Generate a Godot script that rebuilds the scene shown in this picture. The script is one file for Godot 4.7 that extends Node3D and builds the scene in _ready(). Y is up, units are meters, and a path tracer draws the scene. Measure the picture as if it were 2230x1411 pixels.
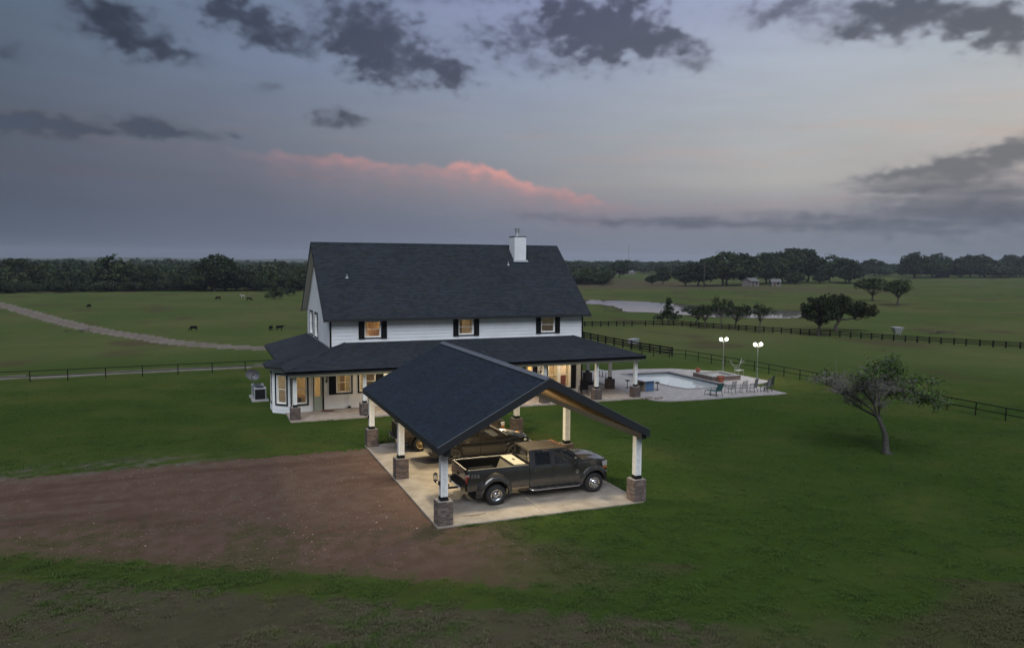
extends Node3D
# Farmhouse with carport at dusk. World: x along the house front, z towards the viewer, y up, metres.

const YAW := 21.9
const PITCH := 4.62
const ROLL := 0.41
const EYE := Vector3(0, 9.5, 0)
const FOCAL := 1690.0

var M := {}
var rng := RandomNumberGenerator.new()
var taken := {}

# ------------------------------------------------------------------ mesh builder
class MB:
	var v := PackedVector3Array()
	var n := PackedVector3Array()
	var c := PackedColorArray()
	var uv := PackedVector2Array()
	var ix := PackedInt32Array()
	var col := Color(1, 1, 1)
	var tinted := false
	func tint(k):
		col = k
		tinted = true
	func vert(p, nn, t = Vector2.ZERO):
		v.append(p); n.append(nn); c.append(col); uv.append(t)
		return v.size() - 1
	# counter-clockwise seen from outside
	func tri(a, b, d):
		var nn = (b - a).cross(d - a)
		if nn.length_squared() < 1e-16: return
		nn = nn.normalized()
		var i = v.size()
		vert(a, nn); vert(d, nn); vert(b, nn)
		ix.append(i); ix.append(i + 1); ix.append(i + 2)
	func quad(a, b, d, e):
		var nn = (d - a).cross(e - b)
		if nn.length_squared() < 1e-16: return
		nn = nn.normalized()
		var i = v.size()
		vert(a, nn, Vector2(0, 0)); vert(b, nn, Vector2(1, 0)); vert(d, nn, Vector2(1, 1)); vert(e, nn, Vector2(0, 1))
		for k in [0, 2, 1, 0, 3, 2]: ix.append(i + k)
	func box(ctr, size, bas = Basis.IDENTITY, bev = 0.0):
		var h = size * 0.5
		if bev <= 0.0:
			var p = []
			for k in 8:
				p.append(ctr + bas * Vector3(h.x if k & 1 else -h.x, h.y if k & 2 else -h.y, h.z if k & 4 else -h.z))
			quad(p[4], p[5], p[7], p[6]); quad(p[1], p[0], p[2], p[3])
			quad(p[5], p[1], p[3], p[7]); quad(p[0], p[4], p[6], p[2])
			quad(p[6], p[7], p[3], p[2]); quad(p[0], p[1], p[5], p[4])
			return
		var b = min(bev, min(h.x, min(h.y, h.z)) * 0.9)
		var P = func(x, y, z): return ctr + bas * Vector3(x, y, z)
		for s in [-1.0, 1.0]:
			var X = s * h.x; var Y = s * h.y; var Z = s * h.z
			var hx = h.x - b; var hy = h.y - b; var hz = h.z - b
			var q = [P.call(X, -hy, -hz), P.call(X, hy, -hz), P.call(X, hy, hz), P.call(X, -hy, hz)]
			if s < 0: q.reverse()
			quad(q[0], q[1], q[2], q[3])
			q = [P.call(-hx, Y, -hz), P.call(-hx, Y, hz), P.call(hx, Y, hz), P.call(hx, Y, -hz)]
			if s < 0: q.reverse()
			quad(q[0], q[1], q[2], q[3])
			q = [P.call(-hx, -hy, Z), P.call(hx, -hy, Z), P.call(hx, hy, Z), P.call(-hx, hy, Z)]
			if s < 0: q.reverse()
			quad(q[0], q[1], q[2], q[3])
		for s in [-1.0, 1.0]:
			for t in [-1.0, 1.0]:
				var hx = h.x - b; var hy = h.y - b; var hz = h.z - b
				var q = [P.call(-hx, s * h.y, t * hz), P.call(hx, s * h.y, t * hz), P.call(hx, s * hy, t * h.z), P.call(-hx, s * hy, t * h.z)]
				if s * t > 0: q.reverse()
				quad(q[0], q[1], q[2], q[3])
				q = [P.call(s * h.x, -hy, t * hz), P.call(s * h.x, hy, t * hz), P.call(s * hx, hy, t * h.z), P.call(s * hx, -hy, t * h.z)]
				if s * t < 0: q.reverse()
				quad(q[0], q[1], q[2], q[3])
				q = [P.call(s * h.x, t * hy, -hz), P.call(s * h.x, t * hy, hz), P.call(s * hx, t * h.y, hz), P.call(s * hx, t * h.y, -hz)]
				if s * t > 0: q.reverse()
				quad(q[0], q[1], q[2], q[3])
				for w in [-1.0, 1.0]:
					var a = P.call(s * h.x, t * hy, w * hz); var d = P.call(s * hx, t * h.y, w * hz); var e = P.call(s * hx, t * hy, w * h.z)
					if s * t * w > 0: tri(a, d, e)
					else: tri(a, e, d)
	# box between two corners
	func bx(x0, y0, z0, x1, y1, z1, bev = 0.0):
		box(Vector3((x0 + x1) / 2.0, (y0 + y1) / 2.0, (z0 + z1) / 2.0), Vector3(abs(x1 - x0), abs(y1 - y0), abs(z1 - z0)), Basis.IDENTITY, bev)
	func tube(pts, rad, sides = 8, caps = true):
		var base = v.size()
		var m = pts.size()
		var ref = Vector3.UP
		var t0 = (pts[1] - pts[0]).normalized()
		if abs(t0.dot(ref)) > 0.9: ref = Vector3.RIGHT
		var u = t0.cross(ref).normalized()
		for i in m:
			var t = (pts[min(i + 1, m - 1)] - pts[max(i - 1, 0)]).normalized()
			u = (u - t * u.dot(t)).normalized()
			var w = t.cross(u)
			var r = rad[i] if rad is Array else rad
			for k in sides:
				var a = TAU * k / sides
				var d = u * cos(a) + w * sin(a)
				vert(pts[i] + d * r, d, Vector2(float(k) / sides, float(i) / m))
		for i in m - 1:
			for k in sides:
				var a = base + i * sides + k; var b = base + i * sides + (k + 1) % sides
				var d = a + sides; var e = b + sides
				for q in [a, e, b, a, d, e]: ix.append(q)
		if caps:
			for i in [0, m - 1]:
				var t = (pts[min(i + 1, m - 1)] - pts[max(i - 1, 0)]).normalized() * (-1.0 if i == 0 else 1.0)
				var s0 = v.size()
				for k in sides: vert(v[base + i * sides + k], t)
				for k in range(1, sides - 1):
					if i == 0: for q in [s0, s0 + k, s0 + k + 1]: ix.append(q)
					else: for q in [s0, s0 + k + 1, s0 + k]: ix.append(q)
	# profile of Vector2(radius, along), turned round axis (local y of bas)
	func lathe(prof, sides, at = Vector3.ZERO, bas = Basis.IDENTITY, smooth = true):
		for i in prof.size() - 1:
			var p = prof[i]; var q = prof[i + 1]
			var d = q - p
			var nn = Vector2(d.y, -d.x).normalized()
			var na = nn; var nb = nn
			if smooth:
				if i > 0:
					var dp = p - prof[i - 1]; var np_ = Vector2(dp.y, -dp.x).normalized()
					if np_.dot(nn) > 0.7: na = (np_ + nn).normalized()
				if i < prof.size() - 2:
					var dn = prof[i + 2] - q; var nq = Vector2(dn.y, -dn.x).normalized()
					if nq.dot(nn) > 0.7: nb = (nq + nn).normalized()
			var base = v.size()
			for k in sides + 1:
				var a = TAU * k / sides
				var e = Vector3(cos(a), 0, sin(a))
				vert(at + bas * (e * p.x + Vector3(0, p.y, 0)), (bas * (e * na.x + Vector3(0, na.y, 0))).normalized(), Vector2(float(k) / sides, 0))
				vert(at + bas * (e * q.x + Vector3(0, q.y, 0)), (bas * (e * nb.x + Vector3(0, nb.y, 0))).normalized(), Vector2(float(k) / sides, 1))
			for k in sides:
				var a = base + 2 * k
				for w in [a, a + 2, a + 3, a, a + 3, a + 1]: ix.append(w)
	# rows of points, smooth normals by differences; flip turns the face over
	func grid(rows, flip = false):
		var base = v.size(); var nr = rows.size(); var nc = rows[0].size()
		for i in nr:
			for j in nc:
				var du = rows[i][min(j + 1, nc - 1)] - rows[i][max(j - 1, 0)]
				var dv = rows[min(i + 1, nr - 1)][j] - rows[max(i - 1, 0)][j]
				var nn = du.cross(dv)
				nn = nn.normalized() if nn.length_squared() > 1e-18 else Vector3.UP
				vert(rows[i][j], -nn if flip else nn, Vector2(float(j) / max(nc - 1, 1), float(i) / max(nr - 1, 1)))
		for i in nr - 1:
			for j in nc - 1:
				var a = base + i * nc + j; var b = a + 1; var d = a + nc; var e = d + 1
				for q in ([a, b, e, a, e, d] if flip else [a, e, b, a, d, e]): ix.append(q)
	# a flat polygon of Vector2(x, z) at height y, facing up, with walls down to y2 when given
	func slab(poly, y, y2 = null):
		var pol = PackedVector2Array(poly)
		var idx = Geometry2D.triangulate_polygon(pol)
		for k in range(0, idx.size(), 3):
			var a = pol[idx[k]]; var b = pol[idx[k + 1]]; var d = pol[idx[k + 2]]
			if (b - a).cross(d - a) > 0:
				var t = b; b = d; d = t
			tri(Vector3(a.x, y, a.y), Vector3(b.x, y, b.y), Vector3(d.x, y, d.y))
		if y2 != null:
			var cw = Geometry2D.is_polygon_clockwise(pol)
			for k in pol.size():
				var a = pol[k]; var b = pol[(k + 1) % pol.size()]
				if cw: quad(Vector3(b.x, y2, b.y), Vector3(a.x, y2, a.y), Vector3(a.x, y, a.y), Vector3(b.x, y, b.y))
				else: quad(Vector3(a.x, y2, a.y), Vector3(b.x, y2, b.y), Vector3(b.x, y, b.y), Vector3(a.x, y, a.y))
	func mesh():
		var arr = []
		arr.resize(Mesh.ARRAY_MAX)
		arr[Mesh.ARRAY_VERTEX] = v; arr[Mesh.ARRAY_NORMAL] = n; arr[Mesh.ARRAY_TEX_UV] = uv; arr[Mesh.ARRAY_INDEX] = ix
		if tinted: arr[Mesh.ARRAY_COLOR] = c
		var m = ArrayMesh.new()
		m.add_surface_from_arrays(Mesh.PRIMITIVE_TRIANGLES, arr)
		return m

# ------------------------------------------------------------------ nodes
func numbered(called):
	if not taken.has(called):
		taken[called] = 0
		return called
	taken[called] += 1
	return "%s_%03d" % [called, taken[called]]

func thing(called, label, category, at = Vector3.ZERO, turn = 0.0, group = ""):
	var o = Node3D.new()
	o.name = numbered(called)
	add_child(o)
	o.position = at
	o.rotation.y = turn
	tag(o, label, category, group)
	return o

func tag(o, label, category, group = "", kind = ""):
	if label: o.set_meta("label", label)
	if category: o.set_meta("category", category)
	if group: o.set_meta("group", group)
	if kind: o.set_meta("kind", kind)
	return o

# a mesh as a part of parent, in the parent's own axes
func part(called, mb, mat, parent, at = Vector3.ZERO):
	var o = MeshInstance3D.new()
	o.name = called
	o.mesh = mb.mesh() if mb is MB else mb
	o.material_override = mat
	o.position = at
	parent.add_child(o, true)
	return o

# a mesh whose points are world coordinates, under an unturned parent
func wpart(called, mb, mat, parent):
	var off = Vector3.ZERO
	var p = parent
	while p != self:
		off += p.position
		p = p.get_parent()
	return part(called, mb, mat, parent, -off)

func struct(called, mb, mat):
	var o = part(called, mb, mat, self)
	o.set_meta("kind", "structure")
	return o

func nth(k):
	var ones = ["", "first", "second", "third", "fourth", "fifth", "sixth", "seventh", "eighth", "ninth", "tenth", "eleventh", "twelfth", "thirteenth", "fourteenth", "fifteenth", "sixteenth", "seventeenth", "eighteenth", "nineteenth", "twentieth"]
	if k <= 20: return ones[k]
	if k == 30: return "thirtieth"
	if k == 40: return "fortieth"
	return ["", "", "twenty-", "thirty-", "forty-"][k / 10] + ones[k % 10]

func copy(o, called, label, at, turn, scl = Vector3.ONE):
	var d = o.duplicate()
	d.name = numbered(called)
	add_child(d)
	d.position = at
	d.rotation = Vector3(0, turn, 0)
	d.scale = scl
	d.set_meta("label", label)
	return d

# ------------------------------------------------------------------ materials
func lin(r, g, b): return Color(r, g, b).linear_to_srgb()

func mat(r, g, b, rough = 0.8, metal = 0.0):
	var m = StandardMaterial3D.new()
	m.albedo_color = lin(r, g, b)
	m.roughness = rough
	m.metallic = metal
	return m

func noise_tex(freq, lo, hi, size = 512, seed_ = 1, oct = 4, kind = FastNoiseLite.TYPE_SIMPLEX_SMOOTH, asnormal = false, bump = 4.0):
	var fn = FastNoiseLite.new()
	fn.seed = seed_
	fn.frequency = freq
	fn.noise_type = kind
	fn.fractal_octaves = oct
	var im = fn.get_seamless_image(size, size)
	im.convert(Image.FORMAT_RGBA8)
	if asnormal:
		im.bump_map_to_normal_map(bump)
	else:
		var data = im.get_data()
		for k in range(0, data.size(), 4):
			var t = data[k] / 255.0
			var q = lo.lerp(hi, t)
			data[k] = int(clamp(q.r, 0, 1) * 255); data[k + 1] = int(clamp(q.g, 0, 1) * 255); data[k + 2] = int(clamp(q.b, 0, 1) * 255); data[k + 3] = 255
		im = Image.create_from_data(size, size, false, Image.FORMAT_RGBA8, data)
	im.generate_mipmaps()
	return ImageTexture.create_from_image(im)

func triplanar(m, scale, world = true):
	m.uv1_triplanar = true
	m.uv1_world_triplanar = world
	m.uv1_scale = Vector3(scale, scale, scale)
	return m

func make_materials():
	var grey = func(a): return Color(a, a, a)
	var fine = noise_tex(0.06, grey.call(0.78), grey.call(1.0), 512, 11, 5)
	var fine_n = noise_tex(0.09, Color.BLACK, Color.WHITE, 512, 12, 5, FastNoiseLite.TYPE_SIMPLEX_SMOOTH, true, 3.0)
	var blotch = noise_tex(0.012, grey.call(0.62), grey.call(1.0), 512, 13, 5)
	var soil = noise_tex(0.11, Color(0.62, 0.62, 0.62), Color(1, 1, 1), 1024, 14, 5)
	var soil_n = noise_tex(0.12, Color.BLACK, Color.WHITE, 1024, 15, 5, FastNoiseLite.TYPE_SIMPLEX_SMOOTH, true, 8.0)
	# ground sheet: vertex colour times grain
	for k in ["grass", "dirt", "road"]:
		var m = StandardMaterial3D.new()
		m.vertex_color_use_as_albedo = true
		m.albedo_texture = soil
		m.normal_enabled = true
		m.normal_texture = soil_n
		m.normal_scale = 1.2
		m.roughness = 0.95
		m.metallic_specular = 0.04
		triplanar(m, {"grass": 0.55, "dirt": 0.8, "road": 0.3}[k])
		M["ground_" + k] = m
	var tex = func(m, t, s, nrm = null, ns = 0.6):
		m.albedo_texture = t
		if nrm:
			m.normal_enabled = true; m.normal_texture = nrm; m.normal_scale = ns
		triplanar(m, s)
		return m
	M.siding = tex.call(mat(0.76, 0.77, 0.79, 0.55), noise_tex(0.008, grey.call(0.95), grey.call(1.0), 256, 21, 4), 0.4)
	M.white = mat(0.78, 0.78, 0.76, 0.5)
	M.post = tex.call(mat(0.78, 0.78, 0.76, 0.5), noise_tex(0.02, grey.call(0.86), grey.call(1.0), 256, 22, 4), 0.9)
	M.black = mat(0.011, 0.011, 0.012, 0.65)
	M.black.metallic_specular = 0.2
	M.blackmetal = mat(0.02, 0.02, 0.022, 0.42, 0.3)
	M.fascia = tex.call(mat(0.022, 0.024, 0.028, 0.55), fine, 1.2)
	M.soffit = mat(0.62, 0.58, 0.48, 0.7)
	M.sheath = mat(0.5, 0.48, 0.44, 0.9)
	var sh = StandardMaterial3D.new()
	sh.vertex_color_use_as_albedo = true
	sh.albedo_texture = noise_tex(0.15, grey.call(0.7), grey.call(1.0), 512, 23, 3)
	sh.roughness = 0.9
	sh.metallic_specular = 0.3
	triplanar(sh, 2.2)
	M.shingle = sh
	var br = StandardMaterial3D.new()
	br.vertex_color_use_as_albedo = true
	br.albedo_texture = noise_tex(0.08, grey.call(0.62), grey.call(1.0), 256, 24, 4)
	br.roughness = 0.92
	triplanar(br, 3.0)
	M.brick = br
	for k in 5:
		var c = [[0.225, 0.160, 0.132], [0.19, 0.138, 0.118], [0.26, 0.195, 0.165], [0.15, 0.118, 0.106], [0.30, 0.24, 0.205]][k]
		var m = mat(c[0], c[1], c[2], 0.92)
		m.albedo_texture = br.albedo_texture
		triplanar(m, 3.0)
		M["brick%d" % k] = m
	M.mortar = tex.call(mat(0.32, 0.29, 0.26, 0.95), fine, 3.0)
	# concrete with stains: two layers
	var con = tex.call(mat(0.47, 0.42, 0.36, 0.85), noise_tex(0.006, Color(0.80, 0.78, 0.75), Color(1, 1, 1), 1024, 25, 6), 0.16, fine_n, 0.2)
	con.detail_enabled = true
	con.detail_blend_mode = BaseMaterial3D.BLEND_MODE_MUL
	con.detail_uv_layer = BaseMaterial3D.DETAIL_UV_1
	con.detail_albedo = noise_tex(0.2, grey.call(0.75), grey.call(1.0), 512, 26, 3)
	M.concrete = con
	M.porchslab = tex.call(mat(0.40, 0.34, 0.29, 0.8), noise_tex(0.010, Color(0.84, 0.82, 0.80), Color(1, 1, 1), 512, 27, 5), 0.25, fine_n, 0.12)
	M.deck = tex.call(mat(0.36, 0.33, 0.32, 0.85), noise_tex(0.012, Color(0.80, 0.80, 0.80), Color(1, 1, 1), 512, 28, 5), 0.25, fine_n, 0.15)
	M.coping = tex.call(mat(0.26, 0.245, 0.24, 0.8), fine, 1.5)
	M.pooltile = mat(0.12, 0.13, 0.15, 0.4)
	M.plaster = mat(0.84, 0.85, 0.85, 0.6)
	M.stain = mat(0.05, 0.04, 0.035, 0.6)
	M.oil = mat(0.16, 0.12, 0.085, 0.7)
	M.oil.transparency = BaseMaterial3D.TRANSPARENCY_ALPHA
	M.oil.albedo_color.a = 0.55
	M.wood = tex.call(mat(0.42, 0.29, 0.16, 0.65), noise_tex(0.02, Color(0.7, 0.62, 0.55), Color(1, 1, 1), 512, 29, 5), 0.6)
	M.rafter = tex.call(mat(0.36, 0.25, 0.14, 0.7), fine, 1.1)
	M.terracotta = tex.call(mat(0.34, 0.10, 0.05, 0.75), fine, 2.0)
	M.chrome = mat(0.72, 0.72, 0.72, 0.16, 1.0)
	M.steel = mat(0.45, 0.46, 0.48, 0.4, 0.8)
	M.galv = tex.call(mat(0.50, 0.51, 0.53, 0.5, 0.35), fine, 1.0)
	M.rubber = mat(0.022, 0.022, 0.023, 0.85)
	M.tyre = tex.call(mat(0.028, 0.027, 0.026, 0.8), fine, 3.0)
	M.trimplastic = mat(0.018, 0.018, 0.019, 0.7)
	M.interior = mat(0.05, 0.047, 0.044, 0.8)
	M.leather = mat(0.10, 0.085, 0.07, 0.7)
	var paint = func(r, g, b, dust):
		var m = mat(r, g, b, 0.24, 0.45)
		m.clearcoat_enabled = true
		m.clearcoat = 1.0
		m.clearcoat_roughness = 0.06
		m.albedo_texture = noise_tex(0.02, Color(1, 0.96, 0.9) * dust, Color(1, 1, 1), 256, 31, 5)
		triplanar(m, 0.8, false)
		return m
	M.paint_grey = paint.call(0.078, 0.076, 0.076, 0.92)
	M.paint_black = paint.call(0.020, 0.020, 0.021, 0.85)
	M.paint_dusty = paint.call(0.075, 0.058, 0.042, 0.6)
	M.paint_dusty.roughness = 0.6
	M.paint_dusty.clearcoat = 0.2
	M.glass_dark = mat(0.012, 0.014, 0.016, 0.04)
	M.glass_dark.transparency = BaseMaterial3D.TRANSPARENCY_ALPHA
	M.glass_dark.albedo_color.a = 0.72
	M.glass_car = mat(0.05, 0.055, 0.06, 0.03)
	M.glass_car.transparency = BaseMaterial3D.TRANSPARENCY_ALPHA
	M.glass_car.albedo_color.a = 0.35
	M.pane = mat(0.6, 0.65, 0.68, 0.02)
	M.pane.transparency = BaseMaterial3D.TRANSPARENCY_ALPHA
	M.pane.albedo_color.a = 0.07
	M.pane.metallic_specular = 0.7
	M.redlens = mat(0.45, 0.012, 0.012, 0.15)
	M.redlens.clearcoat_enabled = true
	M.amber = mat(0.45, 0.13, 0.015, 0.3)
	M.lens = mat(0.62, 0.62, 0.64, 0.08, 0.3)
	M.toolbox = mat(0.20, 0.185, 0.15, 0.6)
	M.nameplate = mat(0.5, 0.5, 0.5, 0.25, 0.9)
	M.decal = mat(0.22, 0.21, 0.2, 0.5)
	M.cream = mat(0.66, 0.55, 0.36, 0.8)
	M.cream2 = mat(0.58, 0.48, 0.30, 0.8)
	M.pinewall = tex.call(mat(0.55, 0.27, 0.09, 0.7), noise_tex(0.04, Color(0.6, 0.55, 0.5), Color(1, 1, 1), 256, 33, 4), 1.5)
	M.floorwood = mat(0.22, 0.13, 0.07, 0.5)
	M.curtain = mat(0.66, 0.58, 0.42, 0.9)
	M.curtain.backlight_enabled = true
	M.curtain.backlight = Color(0.4, 0.36, 0.28)
	M.redcloth = mat(0.20, 0.03, 0.03, 0.9)
	M.browncloth = mat(0.12, 0.08, 0.05, 0.9)
	M.darkwood = mat(0.07, 0.045, 0.03, 0.6)
	M.doorpaint = mat(0.33, 0.40, 0.36, 0.5)
	M.mat = mat(0.09, 0.03, 0.03, 0.95)
	M.teal = mat(0.015, 0.10, 0.10, 0.7)
	M.sling = mat(0.17, 0.165, 0.17, 0.8)
	M.slingdark = mat(0.025, 0.05, 0.03, 0.8)
	M.wire = mat(0.20, 0.20, 0.205, 0.5, 0.3)
	M.frame_dark = mat(0.035, 0.033, 0.03, 0.5, 0.3)
	M.whitewire = mat(0.26, 0.26, 0.24, 0.6)
	M.lamppole = mat(0.13, 0.135, 0.125, 0.6)
	M.bluetile = tex.call(mat(0.10, 0.19, 0.33, 0.35), noise_tex(0.06, Color(0.6, 0.65, 0.7), Color(1, 1, 1), 256, 34, 3), 1.0)
	M.tabletop = mat(0.46, 0.48, 0.50, 0.4)
	M.fenceblack = tex.call(mat(0.014, 0.013, 0.012, 0.8), fine, 1.0)
	M.pipe = mat(0.012, 0.011, 0.010, 0.8)
	M.pipe.metallic_specular = 0.15
	M.fenceblack.metallic_specular = 0.1
	M.bark = tex.call(mat(0.15, 0.125, 0.10, 0.95), noise_tex(0.05, Color(0.4, 0.4, 0.4), Color(1, 1, 1), 256, 35, 4), 1.2)
	M.bark_pale = tex.call(mat(0.24, 0.225, 0.195, 0.95), noise_tex(0.06, Color(0.0, 0.0, 0.0), Color(1, 1, 1), 256, 36, 4), 0.9)
	for k in ["leaf_dark", "leaf_mid", "leaf_pale"]:
		var c = {"leaf_dark": [1.0, 1.0, 1.0], "leaf_mid": [1.0, 1.0, 1.0], "leaf_pale": [1, 1, 1]}[k]
		var m = mat(c[0], c[1], c[2], 0.8)
		m.vertex_color_use_as_albedo = true
		m.metallic_specular = 0.2
		m.backlight_enabled = true
		m.backlight = Color(0.25, 0.25, 0.2)
		M[k] = m
	M.cow = mat(0.010, 0.009, 0.009, 0.9)
	M.cow.metallic_specular = 0.1
	M.horse = mat(0.018, 0.012, 0.009, 0.9)
	M.horse.metallic_specular = 0.1
	M.horse_white = mat(0.34, 0.32, 0.29, 0.8)
	M.water = mat(0.17, 0.155, 0.125, 0.03)
	M.water.metallic_specular = 1.0
	M.sky_tinted_poolwater = mat(0.62, 0.68, 0.70, 0.015)  # pale body colour stands in for the bright sky mirrored in the water
	M.sky_tinted_poolwater.metallic_specular = 1.0
	M.sky_tinted_poolwater.transparency = BaseMaterial3D.TRANSPARENCY_ALPHA
	M.sky_tinted_poolwater.albedo_color.a = 0.5
	M.shedwall = mat(0.17, 0.15, 0.14, 0.9)
	M.shedroof = mat(0.12, 0.12, 0.12, 0.8)
	M.stone = tex.call(mat(0.26, 0.22, 0.19, 0.95), fine, 1.0)

func glow(r, g, b, e):
	var m = StandardMaterial3D.new()
	m.albedo_color = Color(0.9, 0.9, 0.85)
	m.emission_enabled = true
	m.emission = lin(r, g, b)
	m.emission_energy_multiplier = e
	return m

func lamp(called, at, r, g, b, energy, size, parent):
	var l = OmniLight3D.new()
	l.name = called
	l.light_color = lin(r, g, b)
	l.light_energy = energy
	l.light_size = size
	l.omni_range = 40.0
	l.omni_attenuation = 2.0
	l.shadow_enabled = true
	parent.add_child(l, true)
	var off = Vector3.ZERO
	var p = parent
	while p != self:
		off += p.position
		p = p.get_parent()
	l.position = at - off
	return l
# ------------------------------------------------------------------ camera, sky, sun
func cam_basis():
	var p = deg_to_rad(PITCH); var r = deg_to_rad(ROLL); var y = deg_to_rad(YAW)
	var f = Vector3(sin(y) * cos(p), -sin(p), -cos(y) * cos(p))
	var right = Vector3(cos(y), 0, sin(y))
	var up = right.cross(f)
	return Basis(cos(r) * right + sin(r) * up, -sin(r) * right + cos(r) * up, -f)

func make_camera():
	var cam = Camera3D.new()
	cam.name = "camera"
	add_child(cam)
	cam.transform = Transform3D(cam_basis(), EYE)
	cam.fov = rad_to_deg(2.0 * atan(705.5 / FOCAL))
	cam.near = 0.1
	cam.far = 9000.0
	cam.current = true

# bearing (degrees from -z towards +x) and elevation of the sky behind a place in the photograph
func bearing(px, py):
	var b = cam_basis()
	var d = (-b.z + b.x * ((px - 1115.0) / FOCAL) - b.y * ((py - 705.5) / FOCAL)).normalized()
	return Vector2(rad_to_deg(atan2(d.x, -d.z)), rad_to_deg(asin(d.y)))

const SKY_X := [0.0, 550.0, 1115.0, 1700.0, 2230.0]
const SKY_Y := [0.0, 150.0, 300.0, 400.0, 480.0, 560.0]
const SKY_C := [
	[[88, 102, 122], [110, 124, 148], [136, 145, 176], [152, 160, 186], [148, 157, 174]],
	[[86, 99, 116], [109, 122, 144], [137, 148, 171], [164, 172, 185], [170, 177, 184]],
	[[84, 92, 106], [106, 113, 127], [139, 145, 155], [166, 169, 172], [178, 175, 170]],
	[[81, 87, 101], [98, 103, 117], [133, 134, 141], [167, 165, 163], [168, 161, 159]],
	[[77, 86, 101], [91, 98, 114], [112, 118, 133], [127, 129, 139], [124, 127, 137]],
	[[79, 87, 103], [92, 100, 118], [106, 114, 131], [112, 120, 133], [106, 113, 125]]]

var sky_tab := []
var sky_az := []
var sky_el := []

func s2l(a):
	return Color(a[0] / 255.0, a[1] / 255.0, a[2] / 255.0).srgb_to_linear()

func sky_base(az, el):
	# az in degrees, el in degrees >= 0
	var j = 0
	var ci = []
	var n = sky_az.size()
	var fj = 0.0
	if az >= sky_az[0] and az <= sky_az[n - 1]:
		while j < n - 2 and az > sky_az[j + 1]: j += 1
		fj = (az - sky_az[j]) / (sky_az[j + 1] - sky_az[j])
		ci = [j, j + 1]
	else:
		var a = az - sky_az[n - 1]
		if a < 0: a += 360.0
		fj = smoothstep(0.0, 1.0, a / 110.0)
		ci = [n - 1, 0]
	var i = 0
	var fi = 0.0
	if el >= sky_el[0]:
		i = 0
		fi = 0.0
	elif el <= sky_el[sky_el.size() - 1]:
		i = sky_el.size() - 2
		fi = 1.0
	else:
		while i < sky_el.size() - 2 and el < sky_el[i + 1]: i += 1
		fi = (sky_el[i] - el) / (sky_el[i] - sky_el[i + 1])
	var c = sky_tab[i][ci[0]].lerp(sky_tab[i][ci[1]], fj).lerp(sky_tab[i + 1][ci[0]].lerp(sky_tab[i + 1][ci[1]], fj), fi)
	if el > sky_el[0]:
		c = c.lerp(Color(0.29, 0.33, 0.43), smoothstep(sky_el[0], 60.0, el))
	return c

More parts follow.
